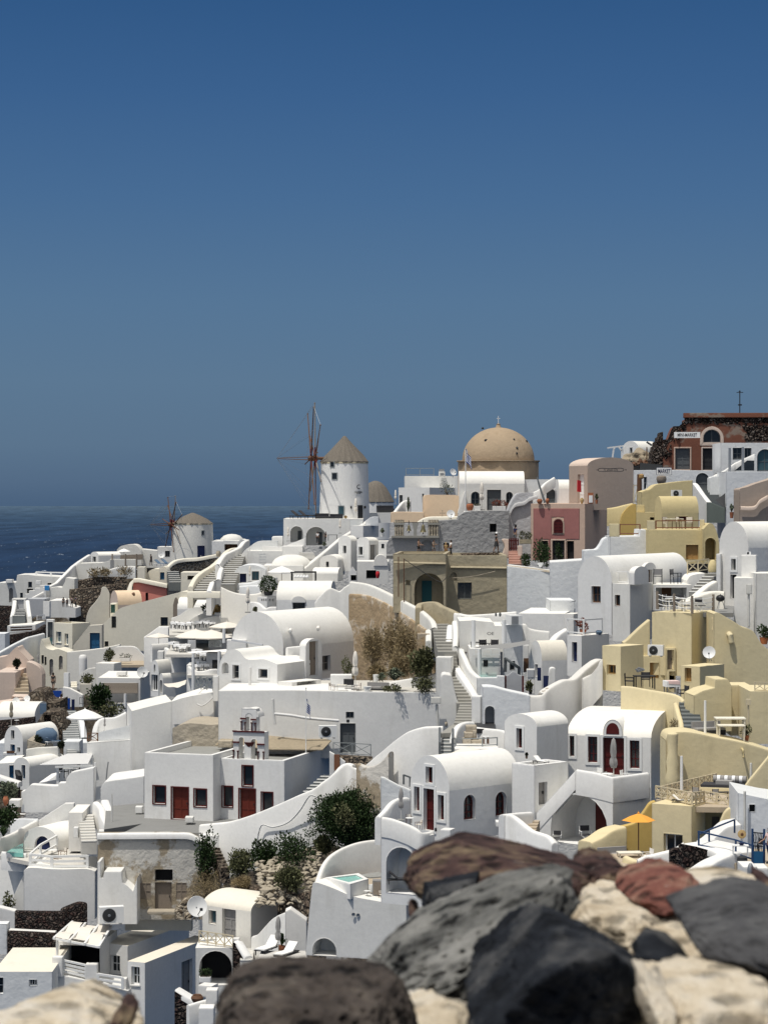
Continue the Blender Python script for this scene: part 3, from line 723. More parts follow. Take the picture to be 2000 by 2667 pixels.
def person(label,x,y,D,hp=None,rz=0,top='cloth',low='charcoal',hair='hair',dress=False,hat=None,stride=.12,armL=(.1,0),armR=(.1,0),bag=None,h=1.7,group=None,shorts=False,turn=0):
    """one continuous body (skin modifier over a posed skeleton) with hair, clothing and shoes as children. arm = (forward swing, elbow bend)"""
    t=thing('person',label,'person',P(x,y,D),R_(rz),group);s=h/1.7
    if hp:s=hp*mpp(D)/1.7
    t.scale=(s,s,s)
    V,E,Rd=[],[],[]
    def ad(p,r,c=None):
        V.append(Vector(p));Rd.append(r)
        if c is not None:E.append((c,len(V)-1))
        return len(V)-1
    pel=ad((0,0,.93),(.15,.11));ch=ad((0,.01,1.15),(.13,.095),pel);sh=ad((0,.01,1.36),(.15,.095),ch);nk=ad((0,0,1.47),.052,sh);hd=ad((0,-.02,1.58),(.075,.09),nk);ad((0,0,1.66),(.06,.07),hd);ad((0,-.115,1.575),.015,hd)
    legs=[]
    for sd in(-1,1):
        fy=-stride*sd;a=ad((sd*.095,0,.85),.092,pel);k=ad((sd*.10,fy*.6-.03,.49),.062,a);c=ad((sd*.10,fy*.9+.02,.32),.056,k);an=ad((sd*.10,fy+.05,.09),.038,c);ad((sd*.105,fy-.09,.035),.035,an);legs.append((a,k,c,an))
    arms=[]
    for sd,(sw,bend)in((-1,armL),(1,armR)):
        a=ad((sd*.175,0,1.37),.056,sh);el=Vector((sd*.225,-sw*.30,1.37-.29*math.cos(min(1.4,sw))));e=ad(el,.043,a)
        dv=Vector((-sd*.05*bend,-math.sin(bend),-math.cos(bend)));w=el+dv*.25;wi=ad(w,.030,e);pm=w+dv*.075;p=ad(pm,.034,wi);arms.append((a,e,wi))
        for f in range(4):
            off=Vector(((f-1.5)*.012,.0,0));b=ad(pm+dv*.035+off,.0095,p);ad(pm+dv*(.075+.012*(f in(1,2)))+off+Vector((0,-.012,0)),.008,b)
        b=ad(pm+Vector((-sd*.035,-.012,0)),.011,wi);ad(pm+dv*.04+Vector((-sd*.05,-.02,0)),.009,b)
    skin('body',V,E,Rd,'skin',t)
    g=lambda*ix:[V[i]for i in ix]
    tv=g(pel,ch,sh,arms[0][0],arms[1][0]);te=[(0,1),(1,2),(2,3),(2,4)];tr=[(.165,.125),(.148,.112),(.165,.11),.07,.07]
    for k,ar in enumerate(arms):tv.append(V[ar[0]]*.45+V[ar[1]]*.55);te.append((3+k,len(tv)-1));tr.append(.06)
    skin('shirt',tv,te,tr,top,t)
    if dress:
        q=MB();q.lathe([(.15,1.0),(.19,.88),(.25,.62),(.27,.52)],14,sy=.8,wob=lambda a,z:.06*math.cos(6*a));q.build('skirt',low,t,ang=60)
    else:
        lv,le,lr=[V[pel]+Vector((0,0,.04))],[],[(.17,.13)]
        for L in legs:
            a=len(lv);lv.append(V[L[0]]);le.append((0,a));lr.append(.115)
            kn=V[L[0]]*.25+V[L[1]]*.75 if shorts else V[L[1]];lv.append(kn);le.append((a,a+1));lr.append(.088 if shorts else.078)
            if not shorts:lv.append(V[L[3]]+Vector((0,0,.03)));le.append((a+1,a+2));lr.append(.062)
        skin('shorts' if shorts else 'trousers',lv,le,lr,low,t)
    q=MB();q.lathe([(.0,.125),(.06,.11),(.09,.06),(.10,0),(.094,-.06),(.07,-.10)],12,(0,.022,1.60),sy=1.12);q.build('hair',hair,t,ang=60)
    if hat:q=MB();q.lathe([(.15,0),(.15,.012),(.1,.02),(.095,.09),(.06,.12),(0,.125)],14,(0,-.02,1.645));q.build('hat',hat,t,ang=50)
    if bag:q=MB();q.box(-.15,.09,1.05,.15,.24,1.42);q.build('backpack',bag,t)
    for L in legs:
        p=V[L[3]];q=MB();q.box(p.x-.045,p.y-.19,0,p.x+.045,p.y+.06,.07);q.build('shoe','charcoal',t)
    return t
def mill(label,cx,yt,yb,D,rt,rb,ya,hub,br,tilt,ph,tipx,wins,wall='white',er=1.03,flatroof=False):
    k=mpp(D);c=P(cx,yb,D);t=thing('windmill',label,'windmill',c);h=(yb-yt)*k;rt,rb=rt*k,rb*k
    sample(cx,yb,D)
    q=MB();q.lathe([(rb*1.01,-3),(rb,0),(rb+(rt-rb)*.5,h*.5),(rt,h)],40);q.build('tower',wall,t,ang=60)
    rh=(yt-ya)*k;n=44;q=MB()
    prof=[(rt*.98,h-.05),(rt*er,h-.02),(rt*er,h+.06),(rt*.80,h+rh*.27),(rt*.50,h+rh*.55),(rt*.2,h+rh*.83),(rt*.07,h+rh*.97),(0,h+rh)]if not flatroof else[(rt*.98,h-.05),(rt*er,h),(rt*.76,h+rh*.38),(rt*.38,h+rh*.76),(rt*.08,h+rh*1.0),(0,h+rh*1.02)]
    q.lathe(prof,n,wob=lambda a,z:.03*math.sin(a*23)+.02*math.sin(a*11+z*5));q.build('roof','thatch',t,ang=25)
    q=MB();q.lathe([(rt*1.0,h-.16),(rt*1.012,h-.16),(rt*1.012,h-.01),(rt*1.0,h-.01)],40);q.build('eaves_band','rail_tan',t,ang=60)
    for(x,y0,y1,w,pm,kind)in wins:
        th=math.asin(max(-.97,min(.97,(x-cx)*k/rb)));M=Matrix.Rotation(th,4,'Z');zb,zt_=(yb-y1)*k,(yb-y0)*k;w=w*k;r0=rb+(rt-rb)*(zb+zt_)/2/h
        q=MB();f=.08;q.box(-w/2-f,-r0-.05,zb-f,w/2+f,-r0+.2,zb,M);q.box(-w/2-f,-r0-.05,zt_,w/2+f,-r0+.2,zt_+f,M);q.box(-w/2-f,-r0-.05,zb,-w/2,-r0+.2,zt_,M);q.box(w/2,-r0-.05,zb,w/2+f,-r0+.2,zt_,M)
        wi=q.build('door' if kind=='d' else 'window','rail_grey' if kind!='d' else 'navy' if pm=='navy' else 'charcoal',t,ang=0);q=MB();q.box(-w/2,-r0-.02,zb,w/2,-r0+.15,zt_,M);q.build('pane',pm,wi,ang=0)
    ht=P(hub[0],hub[1],D-math.sin(R_(tilt))*abs(hub[0]-cx)*k)-c;nrm=Vector((-math.cos(R_(tilt)),-math.sin(R_(tilt)),0));hz=Vector((math.sin(R_(tilt)),-math.cos(R_(tilt)),0));up=Vector((0,0,1))
    B=br*k;q=MB();q.tube([ht-nrm*abs(hub[0]-cx)*k*.9,ht+nrm*.55],.17,10);q.build('shaft','brown_wood',t)
    q=MB();q.tube([ht+nrm*-.45,ht+nrm*.45],.30,10);hb=q.build('hub','brown_wood',t)
    tip=ht+nrm*abs(tipx-hub[0])*k;q=MB()
    for s_ in(-1,1):q.tube([ht+up*.17*s_,tip+up*.03*s_],.055,6,.03)
    q.build('bowsprit','brown_wood',t)
    wr=MB();tips=[]
    for i in range(12):
        a=R_(ph+30*i);d=up*math.cos(a)+hz*math.sin(a);off=nrm*(.22 if i%2 else-.22);q=MB();q.tube([ht+off,ht+off+d*B],.075,6,.05);q.tube([ht+off+d*B*.985-nrm*.08,ht+off+d*B*.985+nrm*.08],.05,5);b=q.build('blade','brown_wood' if i%4 else 'old_wood',t)  # every fourth blade coloured paler to stand in for sunlight
        q=MB();q.bar(ht+off,ht+off+d*B*.2,.15);q.build('blade_root','red_wood',b,ang=0);tips.append(ht+off+d*B)
    for i in range(12):wr.tube([tips[i],tips[(i+1)%12]],.012,3);wr.tube([tips[i],tip],.010,3)
    wr.build('rigging','metal',t);return t,c,k
tile(700,1030,300/1659)
mt,mc,mk=mill('tall white windmill with pointed thatched roof and bare sails above the arched terrace',1090,960,1790,235,338,362,578,(640,905),812,8,-5,115,[(912,965,1030,55,'glass','w'),(948,1122,1205,68,'glass','w'),(1050,1595,1715,70,'glass_teal','w'),(1320,1590,1800,62,'charcoal','d')])
th_=math.asin(203/352);M_=(352*mk+.02)
for s_,sz,yy in(('C',.62,1318),('CHARISMA',.20,1392)):
    text(s_,sz,'charcoal',mt,(M_*math.sin(th_),-M_*math.cos(th_),(1790-yy)*mk),(90,0,math.degrees(th_)),.01)
q=MB();q.box(-.26,-M_-.01,(1790-1413)*mk,.26,-M_+.03,(1790-1407)*mk,Matrix.Rotation(th_,4,'Z'));q.build('lettering_rule','charcoal',mt,ang=0)
for xx in(1190,1380):
    a=math.asin((xx-1090)/362);q=MB();q.box(-.06,-362*mk-.16,(1790-1625)*mk,.06,-362*mk+.02,(1790-1590)*mk,Matrix.Rotation(a,4,'Z'));q.build('lantern','black_metal',mt,ang=0)
tile(700,1000,.4521)
c=P(614,745,258);k=mpp(258);sample(614,760,258);t=thing('windmill','low windmill stump with rounded thatch roof half hidden behind the tall windmill','windmill',c)
q=MB();q.lathe([(108*k,-3),(106*k,0),(104*k,65*k)],32);q.build('tower','white',t,ang=60)
q=MB();q.lathe([(104*k,62*k),(110*k,66*k),(92*k,100*k),(62*k,150*k),(36*k,176*k),(14*k,186*k),(0,188*k)],36,wob=lambda a,z:.03*math.sin(a*17));q.build('roof','thatch',t,ang=30)
H('house','low white house with dark loungers on its roof right of the tall windmill',748,741,800,238,575,0,R=3,ops=())
put('outdoor_sofa',672,741,239,'long dark sofa on the low roof beside the stump windmill',10)
mill('smaller distant windmill with low brown roof on the left headland',1,1,1,1,1,1,1,(0,0),1,0,0,0,[])if 0 else None
tile(0,1250)
mill('smaller distant windmill with low brown roof on the left headland',1665,375,690,295,172,186,285,(1490,385),252,22,10,1290,[(1770,438,472,20,'glass','w'),(1752,570,660,55,'navy','d')],wall='white_old',flatroof=True)
tile(500,1250)
H('terrace_building','white building with two round arches carrying the tall windmill terrace',1480,335,575,229,790,0,R=9,par=.0,cat='building',ops=[('V','L',850,400,958,535,'K',dict(rec=1.6,inner=[('d',915,440,945,535,'S')])),('V','L',985,405,1155,565,'K',dict(rec=2.0,inner=[('d',1090,450,1125,560,'S')]))])
put('dark_lounger',925,334,231,'dark reclined lounger at the left edge of the windmill terrace',65)
put('dark_lounger',992,334,231,'second dark reclined lounger on the windmill terrace, nearer the mill',65)
put('outdoor_sofa',1125,340,231,'black low sofa under the sail shadows on the windmill terrace',5,s=.8)
put('outdoor_sofa',1245,342,231,'black low sofa on the windmill terrace below its teal window',-5,s=.75)
spiky('bowl_planter','grey bowl with a straw coloured plant at the foot of the tall windmill',1328,350,230,62,48,'straw',50,pot='charcoal')
put('closed_parasol',1415,340,231,'furled cream parasol beside the tall windmill door',hp=185)
put('closed_parasol',1280,462,226,'furled cream parasol below the windmill terrace edge',hp=130)
put('closed_parasol',830,530,227.5,'furled cream parasol before the left round arch',hp=125)
person('person in a white shirt standing in the right round arch',1085,545,227,hp=98,top='cloth',low='charcoal',rz=20)
person('person in dark clothes leaning beside the right round arch',1155,535,226,hp=88,top='charcoal',low='charcoal',rz=-40,armL=(.6,.6))
put('dark_table',1215,525,226,'dark low table on the landing right of the arches',s=.8)
H('retaining_wall','grey side wall of the mill terrace with rail',1475,345,430,227.5,1365,0,R=.5,m='white_blue')
H('boundary_wall','pale blue curved parapet below the left round arch',745,520,610,228,475,0,R=.4,top=[(475,600),(500,575),(560,535),(620,525),(745,525)],m='white_blue')
H('boundary_wall','white curved parapet climbing under the two arches',978,505,620,225.5,608,0,R=.4,top=[(608,570),(700,575),(790,572),(880,540),(960,508),(978,505)])
W('boundary_wall','white stepped wall top left of the arches',[(690,500,229.5),(705,487,229.5),(785,485,229.5)],h=1.2)
H('boundary_wall','plain white block below the right arch',957,573,660,223.5,780,0,R=3)
H('house','low white building with white door under the curved parapets',782,614,760,224.5,480,0,R=4,ops=[('d','L',582,635,640,708,'W',dict(rec=.06))])
H('boundary_wall','white sweeping buttress beside the long stairs',500,590,770,225.5,392,0,R=.6,top=[(392,755),(410,690),(440,630),(475,592),(500,585)])
c=P(860,735,219);t=thing('dome_house','shallow white dome on the flat roof below the arches','dome',c);k=mpp(219);sample(860,790,219);q=MB()
q.lathe([(172*k,-60*k),(172*k,0),(165*k,25*k),(140*k,55*k),(95*k,78*k),(45*k,88*k),(0,90*k)],36,sy=.8);q.build('dome','roof_white',t,ang=60)
q=MB();q.box(-235*k,-2.2,-130*k,110*k,4,1*k);q.build('base','white',t,ang=0)
stairs('stairs','short white steps beside the shallow dome',(1030,690,220),(985,625,223.5),1.3,6,'floor_pale')
W('stair_wall','long white diagonal stair wall descending from the tall windmill',[(930,800,217),(1160,618,220),(1300,500,223),(1380,450,225),(1490,382,227),(1560,335,230)],th=.5,h=2.6,smooth=False)
spiky('agave','pale agave in a pot on the diagonal stair wall',1142,600,219.5,75,75,'leaf_grey',40,pot='grey_wall')
H('house','white house with barrel roof and small window left of the grey door house',1375,528,790,217.5,1265,35,xr=1430,rise=46,ops=[('w','L',1305,568,1332,633,'S')])
H('house','white house with arched gable, tall window and grey door',1530,530,790,216.5,1425,35,xr=1608,rise=34,ops=[('w','L',1442,578,1476,648,'S',dict(tr='W')),('d','R',1540,560,1590,690,'G')])
H('house','white house end with small window left of the bell wall',1715,530,790,215.5,1608,0,R=3,ops=[('w','L',1637,552,1660,592,'S')])
H('house','white upper house with plain parapet under the mill right side',1480,395,500,224,1370,20,xr=1612,ops=())
H('retaining_wall','white stub wall with pebble holes beside the sofa roof',1612,320,395,226,1500,0,R=1.0,top=[(1500,352),(1550,320),(1612,318)],m='white_blue')
spiky('agave','spiky agave in a white pot left of the bell wall',1645,490,214,70,85,'leaf_grey',46,pot='paint_white')
H('house','white cave house with black doorway above the wavy wall',1700,705,900,211,1425,0,R=5,ops=[('v','L',1506,780,1590,852,'K',dict(rec=1.0,backmat='dark'))],dor=[(1570,1690,645,745,2,None)])
H('gatehouse','tiny white gatehouse with pointed gable and black opening',1423,805,890,209,1350,0,R=1.5,topx=[(1350,808),(1387,752),(1423,805)],ops=[('v','L',1372,822,1420,870,'K',dict(rec=.8,backmat='dark'))])
pots('oil_jar','bright red jar on the white wall by the black doorway',1605,850,206,36,62,'red_cloth')
H('house','low white house with rounded roof behind the black pergola',1262,810,880,211,1040,8,R=3,ax='R',rise=50)
H('chapel','white arched gable with narrow window below the diagonal stair wall',1262,705,830,215,1105,8,R=4,rise=55,ops=[('w','L',1158,706,1182,756,'G')])
H('house','blue trimmed house with low arched front and two doors beside the long stairs',637,800,905,213.5,370,0,R=5,rise=65,m='white_blue',ops=[('d','L',413,810,470,886,'V',dict(tr='W')),('w','L',517,790,580,868,'S',dict(pane='glass_teal',tr='W'))])
put('closed_parasol',500,880,211,'furled parasol before the navy door of the arched house',hp=140)
put('closed_parasol',660,850,211.5,'furled parasol at the right corner of the arched house',hp=108)
put('open_parasol',775,935,209,'wide open white parasol beside the black pergola',s=.755)
pr=thing('pergola','black framed pergola hung with white lamps','pergola',P(860,880,207.5));k=mpp(207.5)
for xx in(0,205*k):
    for yy in(0,2.2):q=MB();q.bar((xx,yy,0),(xx,yy,80*k),.09);q.build('post','black_metal',pr,ang=0)
for yy in(0,.75,1.5,2.2):q=MB();q.bar((-.1,yy,80*k),(207*k,yy,80*k),.08);q.build('beam','black_metal',pr,ang=0)
for i in range(5):q=MB();q.lathe([(.02,.25),(.14,.1),(.16,0),(.1,-.06)],8,(.35+i*.27,.4,80*k-.45));q.build('lamp_shade','cloth',pr)
W('boundary_wall','low blue grey terrace wall under the arched house',[(298,895,210),(470,892,210),(560,872,210),(640,850,210),(740,845,210)],h=1.4,m='white_blue')
W('boundary_wall','lower blue grey planter wall left of the topiary',[(408,918,206),(500,912,206),(595,912,206)],h=1.4,m='white_blue')
deck('terrace_floor',[(300,960),(1220,960),(1240,900),(640,900)],960,207,'floor_pale')
W('retaining_wall','broad white curved retaining wall below the long stairs',[(250,925,204),(330,962,204),(420,985,204),(520,988,204),(600,975,204),(660,955,205)],h=6,th=.4,m='white_warm')
ball_tree('topiary_tree','dark ball shaped topiary tree in a black pot',660,1000,201,74,165)
H('planter_wall','white planter wall pierced with dark leaf shaped holes',650,1012,1110,200,565,25,xr=728,ops=[('v','L',600+18*i,1026,608+18*i,1046,'K',dict(rec=.12,backmat='dark'))for i in range(3)]+[('v','R',668+26*i,1028,680+26*i,1048,'K',dict(rec=.12,backmat='dark'))for i in range(2)])
H('house','white vaulted house with dormer and black window behind the topiary',1195,1040,1140,198,730,5,R=5,ax='R',rise=158,ops=[('w','L',870,1052,977,1120,'K',dict(nx=2))],dor=[(862,985,1003,1062,2.5,None)])
W('boundary_wall','wavy white wall with two peaks right of the vaulted house',[(1060,1062,193.5),(1110,1000,193.5),(1185,938,193.5),(1230,945,193.5),(1275,962,193.5),(1315,930,193.5),(1365,898,193.5)],h=7,th=.5)
put('closed_parasol',483,1148,188,'tall furled beige parasol at the head of the big barrel vault',hp=222)
W('boundary_wall','low rounded white wall beside the tall furled parasol',[(505,1055,191),(560,1060,191),(625,1110,190),(680,1098,190),(730,1098,190)],h=2.2)
shrub('shrub','small clipped shrub at the foot of the tall furled parasol',548,1138,189,40,40,'leaf_olive',260,.12,3)
stairs('stairs','long straight stairs climbing past the arched house to the headland',(290,912,206),(392,640,228),1.75,15,'stair_stone')
W('stair_wall','sinuous white wall on the left of the long straight stairs',[(170,960,203),(205,860,206),(222,780,211),(290,655,220),(370,610,225),(430,578,228),(465,535,231),(500,515,234)],h=2.2,th=.5)
stairs('stairs','shorter cream edged stairs left of the long straight stairs',(95,960,206),(222,748,222),1.6,11,'stair_stone')
W('stair_wall','cream sinuous wall on the left of the shorter stairs',[(10,920,206),(50,845,210),(110,790,214),(195,738,219),(275,665,226),(310,622,231),(360,592,236),(425,584,238)],h=2.0,th=.5,m='cream')
W('boundary_wall','cream low wall under the shorter stairs',[(-40,965,203),(100,962,203),(245,965,203)],h=.6,m='cream')
W('retaining_wall','curved cream topped wall of yellow fieldstone under the small windmill',[(-195,760,266),(-140,712,267),(-50,688,268),(60,680,268),(215,675,268)],h=5,th=.6,m='fieldstone')
W('boundary_wall','cream coping along the fieldstone wall under the small windmill',[(-200,748,266),(-145,700,266.6),(-52,678,267.6),(60,670,267.6),(220,640,268)],h=.4,th=.62,m='cream')
pots('urn','rough beige urn on the wall corner above the shorter stairs',228,665,250,46,52,'beige_rough')
H('house','low white distant house under the small rough dome',285,530,640,285,172,0,R=5)
H('house','distant white house with dark brown opening below the rough dome',410,525,640,280,272,0,R=4,ops=[('v','L',280,555,395,610,'K',dict(rec=1.5,backmat='brown_wood'))])
H('house','distant white house with small arched gable end near the sea',475,560,640,277,393,0,R=4,rise=46)
c=P(345,530,296);k=mpp(296);sample(345,560,296);t=thing('dome','small rough white dome on the skyline by the sea','dome',c);q=MB();q.lathe([(105*k,-2),(105*k,0),(98*k,22*k),(70*k,48*k),(35*k,60*k),(0,63*k)],28);q.build('dome','white_old',t,ang=60)
q=MB();q.box(-150*k,-1,-3,90*k,3,10*k);q.build('base','white',t,ang=0)
tile(700,1000,.4521)
D0=205;k=mpp(D0);c=P(1322,640,D0);sample(1322,640,D0);t=thing('domed_church','brown church with large bare dome on a round drum','church',c)
rd=208*k;zs=(640-440)*k
q=MB();q.lathe([(232*k,-2),(232*k,zs-.14)],12);q.build('drum','drum_tan',t,ang=50)
q=MB();q.lathe([(232*k,zs-.15),(240*k,zs-.12),(240*k,zs-.02),(210*k,zs)],48);q.build('cornice','dome_brown',t)
q=MB();q.lathe([(rd*math.cos(a),zs+190*k*math.sin(a))for a in[R_(x)for x in range(0,91,6)]],48);q.build('dome','dome_brown',t,ang=60)
q=MB();q.lathe([(18*k,zs+186*k),(15*k,zs+192*k),(10*k,zs+206*k),(12*k,zs+210*k),(0,zs+214*k)],12);q.build('lantern','dome_brown',t)
q=MB();q.bar((0,0,zs+210*k),(0,0,zs+256*k),.05);q.bar((-.15,0,zs+242*k),(.15,0,zs+242*k),.05);q.build('cross','paint_white',t,ang=0)
for x,y in((1243,327),(1405,323),(1480,332),(1420,372),(1418,402),(1232,255)):
    u,v=(x-1322)*k,(640-y)*k-zs;rr=v/(190*k);ca_=math.sqrt(max(.01,1-rr*rr));yy=-math.sqrt(max(.001,(rd*ca_)**2-u*u));q=MB();q.ico((u,yy,v+zs),.13,1,.3,seed=x);q.build('vent','charcoal',t)
tile(1000,1250)
H('house','white house with bright vaulted roof and glazed double door before the dome',1215,32,275,195.5,652,0,R=3.6,ax='R',rise=110,ops=[('W','L',752,100,826,215,'S'),('d','L',890,84,1010,260,'S'),('W','L',1055,102,1112,215,'S')])
H('boundary_wall','white end pier at the left corner of the vaulted house',702,100,300,194.5,640,0,R=1.4,topx=[(640,305),(645,262),(700,95),(702,95)])
H('house','white house with arched doorway right of the vaulted house',1515,-5,215,196.5,1215,0,R=4,m='white_blue',ops=[('D','L',1402,75,1480,200,'S',dict(tr='W'))])
W('stair_wall','white diagonal parapet rising right of the vaulted house',[(1290,105,194),(1360,70,194),(1410,20,195),(1480,-25,196)],h=.9,th=.3)
H('house','small white house with rounded bright roof left of the taupe workshop',1605,76,215,193,1510,0,R=2.2,ax='R',rise=80)
put('closed_parasol',845,262,193.8,'furled beige parasol before the vaulted house',hp=245)
pots('amphora','round terracotta amphora on the terrace of the vaulted house',742,264,193.5,66,62)
planter('planter','white trough with sparse greenery beside the amphora',805,266,193.5,55,42,'white','leaf_olive',14,90)
planter('planter','white trough of reddish flowers on the vaulted house terrace',995,268,193.3,115,42,'white','leaf_red',52,420)
shrub('shrub','woody shrub at the right end of the vaulted house terrace',1062,268,193.2,50,80,'leaf_red',240,.1,3)
flag('flag','drooping blue and white striped flag on a white pole before the dome',705,-270,300,192.5,-270,-85,62,.05)
W('boundary_wall','white ledge under the terrace of the vaulted house',[(690,268,193),(900,266,193),(1075,264,193)],h=.35,th=.5)
H('house','white cube house with grey door and flat roof left of the dome',395,65,300,214,125,18,xr=640,ops=[('d','L',133,130,160,212,'S'),('w','L',330,118,344,190,'S')])
H('house','white flat roofed house with railed roof on the skyline left of the dome',640,-35,150,222,180,0,R=5)
bx('chimney','white roof chimney with round metal cap left of the dome',500,-30,221,55,42,.8,'white',extra=[('vent',.2,.3,.8,.7,'metal')])
bx('water_heater','small grey drum on the skyline roof left of the dome',498,-65,221.5,45,30,.5,'metal')
railing('railing','thin grey railing round the skyline roof left of the dome',[(190,-36,221),(430,-36,221)],.75,'rail_grey','',1.2,.02)
put('satellite_dish',598,-25,220,'pale dish on the skyline roof beside the dome drum',30,hp=75)
shrub('bare_tree','leafless grey shrub before the skyline house left of the dome',545,130,210,150,130,'leaf_grey',420,.1,5,cat='tree')
spiky('conifer','small dark conifer beside the diagonal parapet of the cube house',210,275,206,46,145,'leaf_grey',60)
W('stair_wall','white diagonal parapet below the cube house',[(95,290,205),(130,240,206),(182,180,207),(225,178,207)],h=1.2)
put('closed_parasol',100,210,219,'furled cream parasol left of the cube house',hp=125)
H('church_annex','peach plastered block with rounded roof below the dome',650,132,350,197,340,0,R=4,top=[(340,190),(347,140),(385,128),(500,128),(630,132),(650,160)],m='peach',cat='church')
H('church_annex','low peach wall block stepping down left of the rounded peach block',345,278,370,194,58,0,R=4,top=[(58,300),(75,280),(200,278),(345,280)],m='peach',cat='church')
W('boundary_wall','cream curved wall above the bells',[(285,365,189),(330,335,189),(390,318,189),(500,315,189),(640,313,189)],h=1.6,m='cream')
put('satellite_dish',577,345,187.5,'large cream dish beside the iron cross',10,hp=88)
t=thing('cross','small ornate iron cross on the wall beside the cream dish','cross',P(505,318,188));t.scale=(.42,.42,.42);q=MB();q.bar((0,0,0),(0,0,1.2),.07);q.bar((-.42,0,.72),(.42,0,.72),.07)
for a,b in((-.42,.72),(.42,.72),(0,1.2)):q.ico((a,0,b),.11,1,0)
q.build('cross','old_wood',t)
H('stucco_wall','grey rough stucco base wall under the two bells',478,505,670,184.5,22,0,R=2,m='stucco_grey',top=[(22,560),(45,520),(80,500),(478,500)],ops=[('V','L',318,518,425,625,'K',dict(rec=.35))])
H('boundary_wall','white wall behind the two bells',478,368,510,186.5,48,0,R=.8,m='stucco_light')
t=thing('bell_screen','weathered stone balustrade screen framing two bronze bells','balustrade',P(270,500,184.3));k=mpp(184.3)
q=MB();q.box(-205*k,-.25,0,205*k,.3,18*k);q.build('ledge','stair_stone',t,ang=0);q=MB();q.bar((-185*k,0,133*k),(205*k,0,133*k),.05);q.build('rail','black_metal',t,ang=0)
q=MB();q.add([(x*k,y,z*k)for y in(-.12,.12)for x,z in((-28,130),(30,130),(14,70),(14,18),(-14,18),(-14,70))],[(0,1,2,3,4,5),(6,7,8,9,10,11)]+[(i,(i+1)%6,6+(i+1)%6,6+i)for i in range(6)]);q.build('pier','stair_stone',t,ang=0)
for x0,x1 in((-180,-98),(110,202)):
    q=MB();q.box(x0*k,.05,18*k,x1*k,.12,126*k);q.build('panel','stair_stone',t,ang=0)
    for i in range(4):q=MB();q.lathe([(.09,0),(.05,.2),(.11,.55),(.06,.95),(.1,1.3),(.1,108*k)],8,((x0+(x1-x0)*(i+.5)/4)*k,-.05,18*k));q.build('baluster','beige_rough',t)
    q=MB();q.box((x0-5)*k,-.18,112*k,(x1+5)*k,.16,130*k);q.build('capping','stair_stone',t,ang=0)
for x,s_,l_ in((215,.38,'smaller bronze bell hanging left of the stone pier'),(338,.5,'larger bronze bell hanging right of the stone pier')):
    b=thing('bell',l_,'bell',P(x,440 if s_<.4 else 452,184.2));h=1.25*s_+.1;q=MB();q.lathe([(.42*s_*1.3,0),(.40*s_*1.2,.1*s_),(.27*s_*1.2,.55*s_),(.22*s_*1.2,1.0*s_),(.1*s_,1.25*s_),(0,1.3*s_)],16);q.build('bell_body','brass',b)
    q=MB();q.tube([(0,0,-.12),(0,0,.5*s_)],.03,5);q.ico((0,0,-.1),.06,1,0);q.build('clapper','black_metal',b);q=MB();q.bar((0,0,1.2*s_),(0,0,1.3*s_+.35),.05);q.build('hanger','black_metal',b,ang=0)
H('stucco_wall','long grey stucco wall with two black holes behind the walkers',1080,270,672,184.5,475,0,R=4,m='stucco_grey',topx=[(475,352),(560,348),(640,342),(648,312),(690,282),(760,268),(1080,268)],ops=[('v','L',913,378,972,450,'K',dict(rec=.5,backmat='dark')),('v','L',513,545,562,592,'K',dict(rec=.4,backmat='dark'))])
H('stucco_wall','smoother pale grey wall curving up left of the rose house',1285,200,680,185.3,1072,0,R=3,m='stucco_light',top=[(1072,265),(1095,205),(1140,130),(1180,112),(1250,108),(1285,112)])
W('boundary_wall','pale curling ridge on the smoother grey wall',[(1090,270,185),(1130,205,185),(1210,185,185),(1260,150,185),(1330,130,185)],h=.3,th=.5,m='stucco_light')
deck('footpath',[(20,655),(1290,640),(1290,590),(20,590)],650,181,'floor_grey')
person('bare shouldered person holding a phone, leftmost on the olive roof walk',300,645,178.5,hp=135,top='skin',low='charcoal',shorts=True,rz=60,armL=(.5,1.3),armR=(.5,1.3))
person('person with a dark backpack raising both arms on the olive roof walk',430,648,178.5,hp=130,top='old_wood',low='cushion_grey',shorts=True,bag='charcoal',rz=40,armL=(.5,1.9),armR=(.5,1.9))
person('person with long hair and tan clothes sitting low on the olive roof walk',535,662,178,hp=122,top='wicker',low='tan_wood',hair='wicker',rz=30)
person('person in a white top with dark hair bun beside the seated one',578,655,178.2,hp=135,top='cloth',low='charcoal',rz=-70,armR=(.4,.8))
person('person in a dark dress and white cap walking before the grey wall',970,628,180,hp=172,top='charcoal',low='charcoal',dress=True,hat='cloth',rz=90,stride=.2,armL=(.3,.3),armR=(-.1,.3))
person('person in a purple shirt and dark cap coming down behind the red gate',1135,560,182,hp=172,top='navy',low='slate_wood',hat='charcoal',rz=-60)
W('boundary_wall','low dark rubble kerb along the roof walk',[(660,632,179),(800,628,179),(1000,628,179)],h=.5,th=.4,m='lava_brown')
rs=H('rose_house','rose house with peach pilasters and a dark red arched window',1738,205,700,180,1268,12,xr=1926,m='peach_trim',cat='house',ops=[('D','L',1467,338,1545,458,'R',dict(tr='peach_trim',blind=1)),('v','L',1366,525,1416,692,'K',dict(rec=.3,backmat='dark')),('d','L',1456,525,1560,700,'K',dict(tr='peach_trim',ny=2)),('v','L',1580,527,1640,688,'K',dict(rec=.3,backmat='dark'))])
ra=R_(12);kk=mpp(180)
q=MB()
def rosep(x0,y0,x1,y1):
    f=lambda x:-(1738-x)*kk/math.cos(ra);g=lambda y:(700-y)*kk
    q.box(f(x0),-.02,g(y1),f(x1),.01,g(y0))
